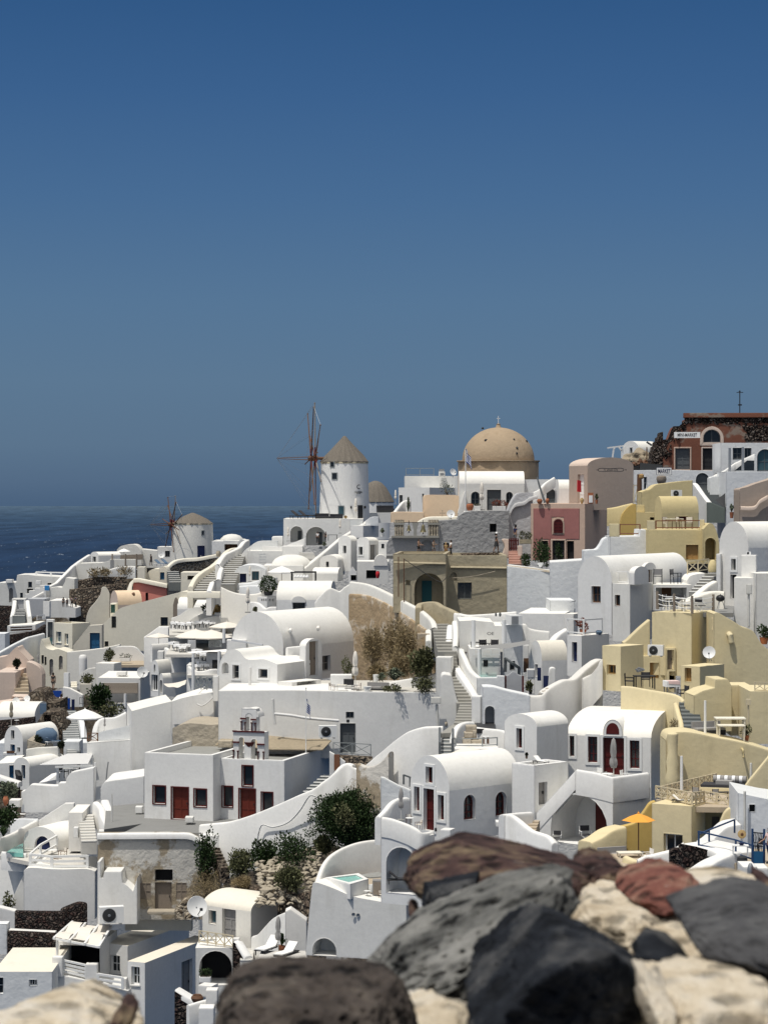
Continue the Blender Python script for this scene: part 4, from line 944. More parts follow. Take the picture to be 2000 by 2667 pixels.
rosep(1296,246,1454,515);rosep(1556,246,1690,515);rosep(1454,246,1556,322);rosep(1454,470,1556,515);rosep(1296,515,1352,698);rosep(1426,515,1442,698)
q.build('rose_panel','rose',rs,ang=0)
t=thing('picket_gate','dark red picket gate at the top of the pink steps','gate',P(1118,612,178));k=mpp(178)
for i in range(6):q=MB();q.box((-40+i*15)*k,-.03,0,(-30+i*15)*k,.03,(105+8*math.sin(i*.6))*k);q.build('picket','red_wood',t,ang=0)
for z in(18,82):q=MB();q.box(-43*k,.03,z*k,48*k,.08,(z+9)*k);q.build('rail','red_wood',t,ang=0)
H('gate_buttress','cream gate post left of the red gate',1078,515,670,177.5,1022,0,R=1.2,m='pink_beige',top=[(1022,660),(1040,600),(1042,560),(1024,515),(1078,512)])
H('gate_buttress','cream gate post right of the red gate',1196,570,745,176,1160,0,R=1,m='pink_beige')
stairs('stairs','pale pink steps leading up to the red gate',(1132,742,173.5),(1128,612,178),.95,6,'pink_step',nose='pink_step')
planter('planter','long stone trough of grey green shrubs left of the rose house',1223,552,178.5,105,38,'olive','leaf_olive',72,500)
shrub('shrub','dark leafy shrub below the planter beside the pink steps',1222,745,173,78,110,'leaf_deep',420,.14)
shrub('oleander','large dark oleander in front of the rose house',1360,752,172.5,165,215,'leaf_deep',1100,.16,7)
shrub('climbing_vine','narrow green vine climbing beside the rose house door',1512,712,177.5,62,175,'leaf_deep',420,.14,4)
pots('bowl','white basin among the oleander leaves',1352,752,171.5,58,36,'paint_white',prof=[(.4,0),(.9,.8),(1,1),(.9,1),(.4,.2),(0,.2)])
spiky('potted_plant','terracotta pot with a round green plant on the rose house roof edge',1837,205,179.5,52,95,'leaf_olive',70,pot='terra_pot')
bx('picture_board','small framed white picture board on the rose house roof',1785,205,180.3,46,95,.12,'terra_pot',extra=[('picture',.15,.1,.85,.75,'cloth')])
pots('pot','terracotta pot at the foot of the leaning dark post',1345,205,180.5,50,42);pots('pot','second terracotta pot right of the leaning dark post',1412,205,180.5,32,48)
q=MB();q.tube([P(1390,195,180.6),P(1340,40,181),P(1322,-25,181.2)],.09,6,.06);single(q,'leaning_post','dark post leaning on the rose house roof','slate_wood','post')
pots('pot','ochre pots cluster left on the rose house roof corner',1710,205,180.6,34,50,'wicker')
tile(1500,1000)
tw=H('workshop','taupe workshop with arched gable and a painted oval name sign',100,705,1090,185,-60,70,xr=496,ax='R',rise=72,m='taupe',rm='pink_beige',cat='shop',ops=[('d','L',15,780,68,1035,'W')])
t=thing('painted_sign','thin dark oval scroll sign on the taupe gable','sign',P(302,742,183.0),R_(-20));k=mpp(183);q=MB();el=[]
for i in range(41):
    a=2*math.pi*i/40;rr=1+.0*i;el.append((115*k*math.cos(a),-.02,(20+9*math.cos(2*a))*k*math.sin(a)*1.0))
q.tube(el,.03,5,cap=False);q.bar((-128*k,-.02,0),(-115*k,-.02,0),.04);q.ico((132*k,-.02,0),.06,1,0);q.build('scroll','charcoal',t);text('A small-Oia',.25,'charcoal',t,(0,-.03,0),sx=1.0)
slab('hanging_cloth','red cloth hanging at the workshop door',[(10,830,183.4),(40,835,183.6),(42,935,183.6),(8,930,183.4)],'red_cloth','cloth')
pole('post','dark weathered wooden post right of the taupe workshop',548,1030,182,250,.22,'brown_wood')
pots('drum','round wooden drum fixed on the dark weathered post',565,820,181.5,44,44,'tan_wood',prof=[(.6,0),(1,.25),(1,.75),(.6,1),(0,1)])
t=thing('easel','pale yellow wooden frame leaning by the workshop','frame',P(518,1025,182));k=mpp(182)
for a,b in(((-20,0),(-18,150)),((18,0),(18,150)),((-20,8),(18,140)),((-20,150),(18,150)),((-20,5),(18,5))):q=MB();q.bar((a[0]*k,0,a[1]*k),(b[0]*k,.1,b[1]*k),.07);q.build('bar','rail_tan',t,ang=0)
mm=H('mini_market','terracotta shop building with ruined stone edge and arched fanlight',1900,262,760,205,750,4,R=6,m='terracotta',cat='shop',topx=[(750,480),(800,478),(830,400),(848,365),(945,362),(950,300),(1900,300)],ops=[('d','L',858,556,985,738,'S',dict(tr='peach_trim',ny=4)),('W','L',1100,394,1248,505,'S',dict(tr='pink_beige',tw=.3,ny=0)),('d','L',1095,556,1245,742,'K',dict(tr='pink_beige',nx=3,ny=5))])
k=mpp(205);q=MB();X0=-(1900-938)*k;q.box(X0,-.25,(760-288)*k,.0,1,(760-248)*k);q.build('cornice','terracotta',mm,ang=0)
q=MB();rr=random.Random(3)
def st_(x,y,r,d):q.ico((-(1900-x)*k,d,(760-y)*k),r*k,1,.35,seed=rr.random()*9)
def jag(pts):
    q.poly([(-(1900-x)*k,-.035,(760-y)*k)for x,y in pts])
jag([(942,290),(1895,290)]+[(1895-i*19,330+rr.uniform(-14,22)+(26 if i<8 else 0))for i in range(51)])
jag([(1895,350),(1895,490),(1500,490)]+[(1490-i*9+rr.uniform(-12,12),470-i*22)for i in range(6)])
jag([(760,500),(748,478),(800,476),(828,398),(846,362),(944,360),(948,330),(960,395),(900,385),(862,420),(850,470),(806,505),(790,545),(775,620),(752,640)])
q.build('stone_band','ruin_stone',mm,ang=0);q=MB()
for i in range(170):st_(rr.uniform(945,1890),rr.uniform(292,338+12*math.sin(i)),rr.uniform(6,14),-.02)
for i in range(150):
    f=rr.random();x=655+f*285;y0=700-f*370 if f<.3 else 600-(f-.3)*385;st_(x+rr.uniform(-5,25),y0+rr.uniform(0,130*(1-f)+25),rr.uniform(9,21),rr.uniform(-.1,.9))
for i in range(130):st_(rr.uniform(1440,1890),rr.uniform(335,490),rr.uniform(5,12),-.03)
q.build('rubble_stonework','ruin_stone',mm,ang=0)['kind']='stuff'
H('rubble_buttress','ragged ruin of dark and pale stones at the left edge of the mini market',752,480,720,206,655,0,R=3,m='ruin_stone',topx=[(655,655),(662,590),(672,575),(676,540),(690,536),(694,500),(712,492),(716,460),(733,452),(738,420),(752,412)])
sign('shop_sign','white board sign reading MINI-MARKET on the terracotta shop',848,415,1072,466,204.4,'MINI-MARKET',rz=-4)
t=thing('roof_aerial','tall thin aerial with crossbar on the mini market roof','aerial',P(1415,250,207));k2=mpp(207);q=MB();q.tube([(0,0,0),(0,0,195*k2)],.05,6);q.build('mast','black_metal',t);q=MB();q.bar((-28*k2,0,178*k2),(30*k2,0,178*k2),.06);q.bar((-14*k2,0,70*k2),(18*k2,0,70*k2),.12);q.bar((-10*k2,0,186*k2),(8*k2,0,186*k2),.05);q.build('crossbar','black_metal',t,ang=0)
q=MB();q.ico(P(1380,243,206.5),.22,2,.3,(1.3,1,.8));single(q,'bird','dark bird like lump on the mini market roof edge','charcoal','bird')if 0 else None
H('house','white barrel vaulted house on the skyline left of the mini market',548,582,760,222,395,50,xr=720,rise=92,ops=[('w','L',464,548,486,608,'S')])
t=thing('pergola','white timber pergola on the skyline beside the barrel vault','pergola',P(320,640,223));k=mpp(223)
for a,b in(((-5,0),(5,75)),((75,0),(75,70)),((5,75),(14,90)),((75,65),(50,95))):q=MB();q.bar((a[0]*k,0,a[1]*k),(b[0]*k,0,b[1]*k),.16);q.build('post','paint_white',t,ang=0)
for yy in(-.6,0,.6):q=MB();q.bar((-45*k,yy,88*k),(85*k,yy,105*k),.1,.14);q.build('beam','paint_white',t,ang=0)
t=thing('rock_outcrop','brown tuff outcrop with dark lumps standing in for shaded hollows left of the mini market','rock',P(550,700,213));q=MB();k=mpp(213);sample(550,700,213)
q.ico((0,2,40*k),120*k,4,.28,(1.0,.8,.75),4);q.build('rock','earth',t,ang=0);q=MB()
for x,z,r in((-15,20,26),(30,12,30),(75,25,22),(-60,5,24),(10,-10,30)):q.ico((x*k,-1.6,z*k),r*k,2,.35,seed=x);
q.build('hollow_shade_lump','brown_wood',t,ang=0)  # dark lumps in front of the rock; their colour paints shaded hollows
pole('post','thin dark post standing on the tuff outcrop',612,650,209,105,.06,'brown_wood')
q=MB();q.tube([P(655,530,212),P(610,500,212)],.1,6);single(q,'drain_spout','dark spout sticking out above the tuff outcrop','slate_wood','spout')
slab('tarpaulin','dark grey screen below the tuff outcrop',[(552,680,200),(745,700,200),(745,742,200),(552,742,200)],'charcoal','screen')
H('retaining_wall','long white wall with arched dark gateway under the mini market',1190,745,1000,196.5,498,0,R=4,m='white_blue',topx=[(498,745),(850,742),(1000,746),(1190,748)],ops=[('D','L',1035,768,1150,930,'S',dict(nx=1)),('w','L',586,802,612,908,'W')])
sign('shop_sign','blue bordered white sign reading MARKET on the white wall',697,724,824,784,195.9,'MARKET',tm='navy',fit=.86,frame='navy')
pots('wicker_basket','round striped basket hanging below the blue bordered sign',738,868,195.4,88,76,'old_wood',prof=[(.5,0),(.85,.25),(1,.6),(.9,.9),(.5,1),(0,1)])
stairs('stairs','dark slate steps below the arched gateway',(1215,1035,188),(1095,900,195),1.35,7,'stair_dark',nose=None)
W('stair_wall','white diagonal wall left of the dark slate steps',[(1000,855,193),(1015,868,192),(1070,950,189),(1130,1025,186)],h=3.2,th=.5,smooth=False)
H('retaining_wall','white wall face below the dark slate steps',1136,1030,1260,184,1000,0,R=.6,topx=[(1000,870),(1012,866),(1130,1025),(1136,1030)])
H('retaining_wall','grey green wall below the dark slate steps',1288,1060,1200,183.5,1136,0,R=1,m='grey_green',topx=[(1136,1022),(1165,1022),(1288,1074)])
sail('shade_sail','black triangular shade cloth beside the slate steps',[(1205,1000,186),(1290,940,186),(1290,1070,184),(1285,1068,184)],'charcoal',.1)
H('house','white upper terrace house with dark glass windows right of the mini market',1900,508,770,197,1250,0,R=5,m='white_blue',ops=[('w','L',1355,550,1436,652,'S'),('w','L',1455,552,1515,640,'S'),('W','L',1565,562,1700,752,'S',dict(pane='glass_teal'))])
W('stair_wall','white diagonal parapet rising across the upper terrace house',[(1160,806,193),(1290,745,193),(1380,682,194),(1460,642,194),(1545,603,194)],h=.7,th=.3,smooth=False)
H('retaining_wall','white stepped base under the diagonal parapet',1300,810,960,192,1156,0,R=1.5,m='white_blue',topx=[(1156,812),(1180,800),(1300,790)])
for x,y0,y1,l_ in((1328,552,757,'grey metal post left before the dark glass windows'),(1441,545,750,'grey metal post between the dark glass windows')):pole('post',l_,x,y1,191,y1-y0,.12,'metal')
slab('glass_balustrade','dark glass panel behind the grey metal posts',[(1370,748,193.5),(1540,748,193.5),(1540,662,193.5),(1480,660,193.5)],'glass','balustrade')
H('house','tall plain white house at the right edge above the taupe rock house',1900,757,1340,188,1297,0,R=5,m='white_blue',par=.3)
H('rock_house','taupe rendered rock like house at the right edge',1900,900,1250,178.5,1413,0,R=3,m='taupe',cat='house',top=[(1413,930),(1420,905),(1480,890),(1560,860),(1659,830),(1800,780),(1900,760)])
W('boundary_wall','pale ridge line across the taupe rock house',[(1425,1056,178),(1540,1054,178),(1590,1000,178),(1659,960,178)],h=.3,th=.3,m='pink_beige')
spiky('potted_plant','terracotta pot with a dry grey plant below the taupe rock house',1345,1160,174,75,150,'leaf_grey',26,pot='terra_pot',wd=.05)
tile(1500,1250)
H('house','yellow barrel vaulted house with a small orange window behind the brown rail',742,288,440,168,680,76,xr=1060,rise=148,m='yellow',ops=[('s','R',880,315,970,352,'A')])
H('retaining_wall','yellow rock like wall topped by an air conditioner',1008,20,300,176,565,0,R=3,m='yellow',top=[(565,105),(600,90),(640,80),(680,48),(720,35),(800,25),(900,12),(1005,3),(1008,5)])
put('air_conditioner',868,152,171,'air conditioner above the yellow barrel vault',12,hp=66)
H('house','small yellow block with a dark hatch left of the barrel vault',692,280,480,170,512,0,R=3,m='yellow',ops=[('v','L',640,322,676,345,'K',dict(rec=.3,backmat='dark'))])
bx('chimney','squat yellow chimney block above the dark hatch',555,280,171,66,66,.9,'yellow',cat='chimney')
H('buttress','quarter arch shaped yellow buttress right of the rose house',520,215,500,167,382,0,R=.6,m='ochre',top=[(382,380),(395,310),(430,255),(470,220),(500,207),(520,207)],cat='buttress')
W('boundary_wall','sloping yellow garden wall behind the rose house',[(270,245,173),(340,235,173),(420,215,173),(490,200,173)],yb=400,m='yellow')
H('retaining_wall','yellow terrace wall with brown shutters',1102,430,740,158,618,3,R=6,m='yellow',ops=[('s','L',950,560,1056,686,'Y')])
H('house','curved yellow stair house with a dark arched passage',1238,430,740,157,1102,0,R=3,m='yellow',top=[(1102,425),(1145,380),(1175,378),(1200,410),(1225,480),(1238,560)],ops=[('V','L',1116,500,1208,690,'K',dict(rec=1.4))])
railing('railing','brown two rail timber fence on the yellow terrace wall',[(690,425,159),(1075,422,159)],.6,'orange_wood','',9,.035)
railing('railing','shorter brown timber fence left on the yellow terrace',[(378,478,161),(552,478,161)],.78,'orange_wood','',6,.035)
for x0,x1,y0,l_ in((618,678,350,'yellow pier left of the brown timber fence'),(1074,1106,342,'yellow pier right of the brown timber fence'),(290,372,378,'pale yellow pier at the rose house corner')):
    bx('gate_pier',l_,(x0+x1)/2,490 if x0<300 else 440,158.5,x1-x0,490-y0 if x0<300 else 440-y0,.6,'yellow_pale',cat='pier')
put('pale_table',850,425,161,'pale table behind the brown timber fence',0)
for i,x in enumerate((790,905,975)):put('wood_chair',x,425,161.5,['brown chair left of the table behind the timber fence','brown chair right of the table behind the timber fence','brown chair nearest the right pier of the timber fence'][i],40+70*i)
H('retaining_wall','pale blue white rough wall below the yellow terrace',624,487,760,160,296,0,R=4,m='white_blue',topx=[(296,490),(552,487),(556,430),(624,430)])
H('retaining_wall','white wall curving up beside the rose house',300,490,760,162,70,0,R=2,m='white_blue',top=[(70,610),(120,605),(180,600),(215,560),(245,510),(300,486)])
Dv=dl(468,145,35,310)
H('house','white barrel vaulted house with brown window below two roof chairs',310,892,1340,Dv,14,35,xr=985,rise=232,ops=[('w','L',134,918,212,1062,'N')])
H('house_annex','white flat roofed annex with narrow brown window beside the vaulted house',468,900,1400,145,313,35,xr=672,cat='house',ops=[('w','L',336,994,380,1088,'N')])
H('chimney','fat white chimney with arched hood on the annex roof',505,808,905,144.5,458,40,xr=628,ax='R',rise=58,cat='chimney')
H('dormer','white arched dormer with dark door behind the roof chairs',588,775,905,147,560,35,xr=692,ax='R',rise=58,cat='dormer',ops=[('d','R',610,778,660,888,'N')])
railing('railing','white pipe rail on the annex roof beside the chimney',[(360,898,146.5),(450,898,145.5)],.8,'paint_white','',1.2,.03)
put('taupe_chair',706,898,146,'grey sling chair facing away on the white flat roof',175,hp=132)
put('taupe_chair',862,898,146,'grey sling chair turned sideways on the white flat roof',60,hp=128)
H('house','white flat roofed porch under the two roof chairs',1002,908,1130,147,670,0,R=4,ops=[('v','L',690,930,955,1105,'K',dict(rec=2.2,inner=[('d',740,932,822,1005,'N')]))])
H('stair_block','white stepped blocks right of the roof chairs',1120,860,1010,149,960,0,R=3,cat='wall',top=[(960,870),(990,830),(1060,812),(1120,808)])
stairs('stairs','grey white steps winding up beside the porch',(1030,985,141),(1160,830,147),.8,6,'stair_stone')
W('stair_wall','cream white sloping wall in front of the winding steps',[(985,1040,138),(1070,985,139),(1160,910,141),(1225,872,142)],h=1.6,m='white_warm',th=.5)
W('stair_wall','second cream white sloping wall nearer the kettle barbecue',[(960,1050,137),(1080,1000,138),(1200,965,139),(1280,968,139)],h=1.5,m='white_warm',th=.7)
railing('trellis','pale crossed timber trellis left of the yellow rounded oven',[(962,815,151),(1145,790,152)],.85,'rail_tan','X',.8,.03)
slab('recess_shade_sheet','dark sheet standing in for the shaded recess behind the pale crossed trellis',[(962,820,152.5),(1140,820,152.5),(1140,725,152.5),(962,725,152.5)],'dark','screen')  # black sheet added to paint in the shade of the recess
pots('oven','rounded yellow oven dome by the pale trellis',1182,800,150,82,110,'yellow',prof=[(.9,0),(1,.35),(.85,.7),(.5,.95),(0,1)])
bx('bench','grey stone bench below the yellow rounded oven',1165,880,148,95,70,.8,'stair_stone')
H('house','tall white barrel vaulted house with white framed window at the right edge',1490,588,1120,142,1238,52,xr=1960,rise=226,ops=[('w','L',1344,682,1384,780,'S',dict(tr='W')),('d','L',1334,818,1386,1025,'K')])
H('buttress','white shoulder on the left of the tall right edge vault',1250,640,1120,143.5,1212,20,xr=1300,cat='buttress')
bx('chimney','white block chimney with cap before the tall right edge vault',1496,862,139,128,212,1.4,'white',cat='chimney',rz=-12)
put('air_conditioner',1490,650,139,'small white roof fan on the block chimney',0,hp=30)
H('house','white low house block with rounded corner at the right edge',1553,848,1330,137,1366,12,R=2.2,m='white')
H('house','white house wall with drain pipe at the right edge',1800,808,1440,136,1556,0,R=3)
q=MB();q.tube([P(1492,1275,136),P(1492,975,136)],.07,8);q.box(*[v+o_ for v,o_ in zip(P(1496,945,136),(-.16,-.14,-.3))],*[v+o_ for v,o_ in zip(P(1496,945,136),(.16,.1,.3))]);single(q,'drain_pipe','white drain pipe with square head on the right edge house','white_old','pipe')
shrub('potted_shrub','dark shrub in a terracotta tub at the right edge',1625,1420,134,130,165,'leaf_deep',500,.13,4,pot='terra_pot')
deck('terrace_floor',[(1020,1150),(1360,1150),(1370,1060),(1020,1040)],1150,134.5,'floor_grey')
t=thing('kettle_barbecue','black kettle barbecue on a tripod by the right edge house','barbecue',P(1247,1115,136));t.scale=(.72,.72,.72);q=MB();q.lathe([(.1,.6),(.33,.72),(.38,.88),(.34,1.02),(.2,1.14),(.03,1.18),(.03,1.24),(0,1.24)],18);q.build('bowl','black_metal',t)
for i in range(3):a=i*2.1;q=MB();q.bar((.15*math.cos(a),.15*math.sin(a),.7),(.4*math.cos(a),.4*math.sin(a),0),.04);q.build('leg','metal',t,ang=0)
H('house','big pale yellow terrace block with a white rope railing',1000,1152,1700,133,655,30,xr=1197,m='yellow_pale')
Rp=[(703,1118,134.3),(848,1138,133.5),(1003,1156,132.8),(1186,1142,134.5)]
t=thing('rope_railing','driftwood posts and sagging white ropes round the yellow terrace','railing',P(*Rp[0]));b0=P(*Rp[0])
for p in Rp:q=MB();v=P(*p)-b0;q.tube([v,v+Vector((0,0,1.05))],.085,8,.075);q.build('post','old_wood',t)
for z in(.35,.62,.9):
    q=MB()
    for a,b in zip(Rp,Rp[1:]):
        a,b=P(*a)-b0,P(*b)-b0;q.tube([a+(b-a)*u+Vector((0,0,z-.32*u*(1-u)))for u in(0,.2,.4,.6,.8,1)],.022,5)
    q.build('rope','cloth',t)
for i,(x,y,D,rz,l_)in enumerate(((790,1120,135.5,60,'dark backed director chair left on the rope railed terrace'),(895,1120,136,170,'dark backed director chair behind the white table on the rope railed terrace'),(960,1150,135,-100,'dark backed director chair right of the white table'),(1072,1150,135,20,'dark backed director chair by the corner rope post'))):put('director_chair',x,y,D,l_,rz)
put('white_table',860,1130,135.2,'white slatted table on the rope railed terrace',10)
H('retaining_wall','large pale yellow wall sloping down to the right edge',1760,1500,1830,131,1190,0,R=3,m='yellow_pale',top=[(1190,1160),(1225,1147),(1300,1188),(1370,1228),(1430,1268),(1500,1290),(1545,1325),(1590,1400),(1659,1465),(1760,1520)])
q=MB();q.tube([P(1320,1330,131),P(1335,1345,130.8),P(1340,1410,130.8)],.17,8);single(q,'chimney_spout','fat yellow spout on the large sloping yellow wall','yellow_pale','spout')
q=MB();q.tube([P(1182,1190,131.5),P(1190,1240,131.5),P(1183,1300,131.5)],.1,6);single(q,'drain_pipe','short yellow drain pipe at the corner of the terrace block','yellow_pale','pipe')
H('retaining_wall','yellow curved slope left of the terrace block',640,1215,1560,134.4,412,0,R=1.2,m='yellow_pale',top=[(412,1410),(440,1392),(500,1335),(570,1270),(640,1212)])
H('house','pale yellow cube house with one small square window',388,1440,1830,130,226,42,xr=582,m='yellow_pale',ops=[('w','L',266,1598,342,1680,'Y')])
H('house','pale yellow flat house with tan shutters beside the cube',862,1524,1840,134,575,0,R=4,m='yellow_pale',ops=[('s','L',638,1580,716,1716,'Y')])
H('door_recess','tall brown doorway tower between yellow houses',862,1455,1840,133.4,778,0,R=1.2,m='yellow_pale',cat='doorway',ops=[('d','L',788,1470,846,1640,'O'),('v','L',806,1655,858,1810,'K',dict(rec=.6))])
put('air_conditioner',690,1527,132.5,'large air conditioner on the flat yellow roof beside the cube',-18,hp=100)
W('boundary_wall','rough white wall edge left of the yellow cube',[(60,1720,131),(120,1680,131),(180,1610,130.5),(232,1550,130.5)],h=2,m='rust_white')
t=thing('fish_ornament','grey metal fish shoal ornament on the yellow cube wall','ornament',P(548,1640,129.4));q=MB()
for dx,dz in((-22,0),(-5,12),(8,-8),(20,6),(30,-2),(-12,-14)):q.ico((dx*mpp(129),-.05,dz*mpp(129)),.13,1,.1,(1,.2,.5))
q.build('fish','metal',t)
tile(1500,1700)
H('house','small yellow box house carrying a satellite dish',1072,122,460,128,904,40,xr=1280,m='yellow_pale',ops=[('s','L',940,132,996,252,'Y')])
put('satellite_dish',1150,78,128.5,'white satellite dish on the small yellow box house',-10,hp=135)
W('terrace_wall','curved pale yellow parapet in front of the shuttered yellow house',[(386,290,126.8),(480,296,126.6),(600,318,126.4),(720,338,126),(820,355,125.7),(880,380,125.4),(914,420,125)],h=5,m='yellow_pale',th=.3)
bx('buttress','low yellow block on the white roof edge',760,502,127,95,50,.8,'yellow_pale',cat='block')
W('terrace_wall','yellow ledge between white roof and stairs',[(715,485,127.5),(800,480,127.5),(890,480,127.5)],h=.35,m='yellow_pale',th=.4)
put('dark_table',590,312,129,'dark low table on the shuttered yellow terrace',5);put('dark_chair',462,312,129,'dark chair left on the shuttered yellow terrace',80);put('dark_chair',600,296,130,'dark chair behind the low table on the yellow terrace',175)
put('pink_table',822,350,127,'small table with white and pink cloths beside the stairs',10,hp=105)
put('dark_chair',920,420,126.2,'black metal armchair at the top of the dark stairs',-70,hp=135)
stairs('stairs','dark grey stairs descending between yellow walls',(1020,690,117.5),(965,425,125.5),.98,8,'stair_dark',nose=None)
W('stair_wall','yellow curb left of the dark grey stairs',[(885,430,124.5),(910,520,122),(932,600,119.5),(940,690,117)],h=1.5,m='yellow_pale',th=.3)
H('retaining_wall','yellow stepped wall right of the dark grey stairs',1348,300,680,121.8,1018,-6,R=2.2,m='yellow_pale',topx=[(1018,372),(1100,330),(1200,305),(1206,232),(1310,230),(1330,262),(1348,300)])
H('retaining_wall','plain yellow wall right of the stepped wall',1508,282,720,123,1335,0,R=2,m='yellow_pale')
H('house','yellow house corner with cross railing at the right edge',1800,335,790,118.5,1503,0,R=4,m='yellow_pale')
railing('railing','cream cross braced railing on the right edge yellow house',[(1545,335,118.7),(1800,345,118.7)],.5,'rail_tan','X',.55,.022)
pole('post','white pipe post beside the dark grey stairs',1116,715,115.5,300,.07,'paint_white')
q=MB();q.tube([P(1488,650,117.5),P(1490,440,117.5)],.045,6);q.box(*(P(1490,445,117.5)-Vector((.12,.1,.05))),*(P(1490,445,117.5)+Vector((.12,.1,.25))));single(q,'lamp_post','short yellow lamp post at the right edge terrace','rail_tan','lamp')
put('grey_sofa',1145,712,116.5,'dark grey cushioned sofa beside the white pipe post',20,s=.9);put('pale_table',1330,720,116.2,'long pale yellow table before the stairs terrace',-2,s=1.25)
put('pale_table',1340,765,115.4,'long pale yellow bench with dark cushion',-2,s=1.1);shrub('potted_plant','slim green potted plant by the yellow lamp post',1472,765,116.3,85,140,'leaf_olive',260,.1,3,pot='terra_pot')
H('retaining_wall','long yellow retaining wall with small spout at the right edge',1800,870,1330,114,776,0,R=2.4,m='yellow_pale',top=[(776,760),(800,710),(870,690),(1000,692),(1210,735),(1400,770),(1560,812),(1659,845),(1800,890)])
q=MB();q.tube([P(1435,830,114),P(1445,850,113.6),P(1448,910,113.5)],.06,6);single(q,'drain_spout','small hooked spout on the long yellow retaining wall','yellow','spout')
pots('rough_pier','lumpy yellow rendered pier at the left end of the long yellow wall',835,1150,113.4,120,460,'yellow_pale',prof=[(.9,0),(1.1,.15),(.8,.3),(.95,.45),(.7,.6),(.75,.8),(.8,.97),(.4,1),(0,1)])
pole('post','white pipe post rising above the lattice terrace',912,1195,108.5,300,.075,'paint_white');pole('post','short white pipe post before the long yellow wall',1512,1150,111,195,.07,'white_old')
H('stair_wall','yellow diagonal wall at the right edge below the long wall',1800,900,1380,109.5,1440,0,R=.4,m='yellow_pale',topx=[(1440,1200),(1500,1110),(1659,915),(1800,740)])
H('house','large white house with dark red double door and two tall red windows',650,737,1400,122,-78,18,R=9.5,ax='R',rise=175,ops=[('w','L',-56,682,-14,898,'R',dict(tr='W',nx=0)),('w','L',102,724,185,952,'R',dict(tr='W',nx=1,ny=2)),('d','L',233,737,416,1060,'R',dict(tr='W',nx=2,ny=4)),('w','L',464,760,549,1003,'R',dict(tr='W',nx=1,ny=2))],dor=[(238,402,578,722,3.2,'R')])
H('house','white terrace block with a big open arch and diagonal stair flank',320,1225,1700,110.8,-342,38,xr=642,cat='house',topx=[(-342,1395),(-336,1380),(-60,1085),(-58,1215),(320,1228)],ops=[('V','L',-215,1182,272,1690,'K',dict(rec=2.2,inner=[('d',176,1300,268,1630,'R')]))])
Dw=lambda x:dl(320,110.8,38,x)-.03
W('stair_wall','white diagonal stair parapet beside the big open arch',[(-342,1385,Dw(-342)),(-170,1195,Dw(-170)),(-5,1012,Dw(-5))],h=1.0,smooth=False,th=.3)
W('terrace_wall','white parapet before the dark red double door',[(-5,1012,Dw(-5)),(160,1040,Dw(160)),(322,1080,Dw(322)),(480,1060,Dw(320)+1.15),(637,1038,Dw(320)+2.3)],h=1.25,smooth=False,th=.3)
put('grey_parasol',325,1150,112.8,'furled grey parasol before the dark red double door',hp=412)
put('round_table',272,1130,112.9,'round white table under the furled grey parasol',hp=85);put('white_chair',175,1122,113.4,'white folding chair left of the round table at the red doors',-60,hp=125);put('white_chair',422,1122,112.9,'white chair right of the round table at the red doors',60,hp=105)
put('director_chair',82,1650,112.6,'dark folding chair inside the big open arch',10,hp=150)
tile(1000,1700)
put('director_chair',1495,1660,112.5,'black framed folding chair at the foot of the diagonal stair',-10,hp=115)
H('house','white house with rounded gable and one red window left of the big red doors',1322,646,990,120,1040,42,xr=1592,rise=104,ops=[('w','L',1147,655,1196,826,'R',dict(tr='W',nx=0))])
shrub('shrub','dry shrub hanging at the right corner of the white roof',2515,690,120,110,110,'leaf_dry',420,.14,4)
H('house','white barrel vaulted house with tall dark red door and arched side windows',565,1197,1640,113,227,47,xr=1177,rise=285,ops=[('w','L',364,988,424,1130,'R',dict(tr='W',nx=0)),('w','L',264,1160,311,1372,'R',dict(tr='W',nx=0)),('w','L',470,1232,522,1450,'R',dict(tr='W',nx=0)),('d','L',346,1178,436,1540,'R',dict(tr='W',ny=4)),('W','R',690,1230,790,1446,'R',dict(ny=2)),('W','R',964,1204,1058,1412,'R',dict(ny=2))])
H('house_annex','white flat roofed annex with pale grey door beside the red door vault',1300,978,1440,113.8,1105,47,xr=1592,par=.5,cat='house',ops=[('d','R',1338,1122,1410,1316,'G')])
spiky('cactus','small potted cactus on the annex parapet',1232,918,114.3,42,60,'leaf_black',30,pot='brown_wood')
put('lounger',1355,965,115.2,'white cushioned lounger tilted on the annex roof',40,hp=62)
bx('ledge','small white stone ledge under the right arched window',1005,1500,111.5,80,44,.8,'white',cat='ledge')
W('terrace_wall','low white winding wall in front of the pale grey door',[(1045,1400,109.5),(1100,1415,109.2),(1240,1525,108.2),(1330,1562,107.8),(1400,1590,107.4),(1450,1650,107)],h=3.4,th=.4)
W('terrace_wall','white wall top joining the annex to the winding wall',[(1045,1402,109.6),(1170,1388,111),(1292,1380,112)],h=1.2,th=.35)
stairs('stairs','cream steps at the foot of the diagonal stair',(1240,1580,110),(1290,1450,112.4),.65,5,'floor_tan',nose=None)
H('terrace_block','white terrace block with arched niche below the red door vault',335,1600,2200,108,-25,28,xr=438,cat='house',ops=[('V','L',20,1685,276,2086,'K',dict(rec=1.7))])
Dw=lambda x:dl(335,108,28,x)-.04
W('terrace_wall','white parapet in front of the tall dark red door',[(-25,1425,Dw(-25)),(60,1440,Dw(60)),(200,1490,Dw(200)),(337,1557,Dw(337)),(437,1545,Dw(337)+1.5)],h=.95,th=.3)
W('terrace_wall','rounded white screen wall left of the red door terrace',[(-25,1420,111),(30,1365,111.6),(80,1305,112.2),(130,1268,113),(180,1256,113.6),(228,1255,114.2)],h=1.4,th=.35)
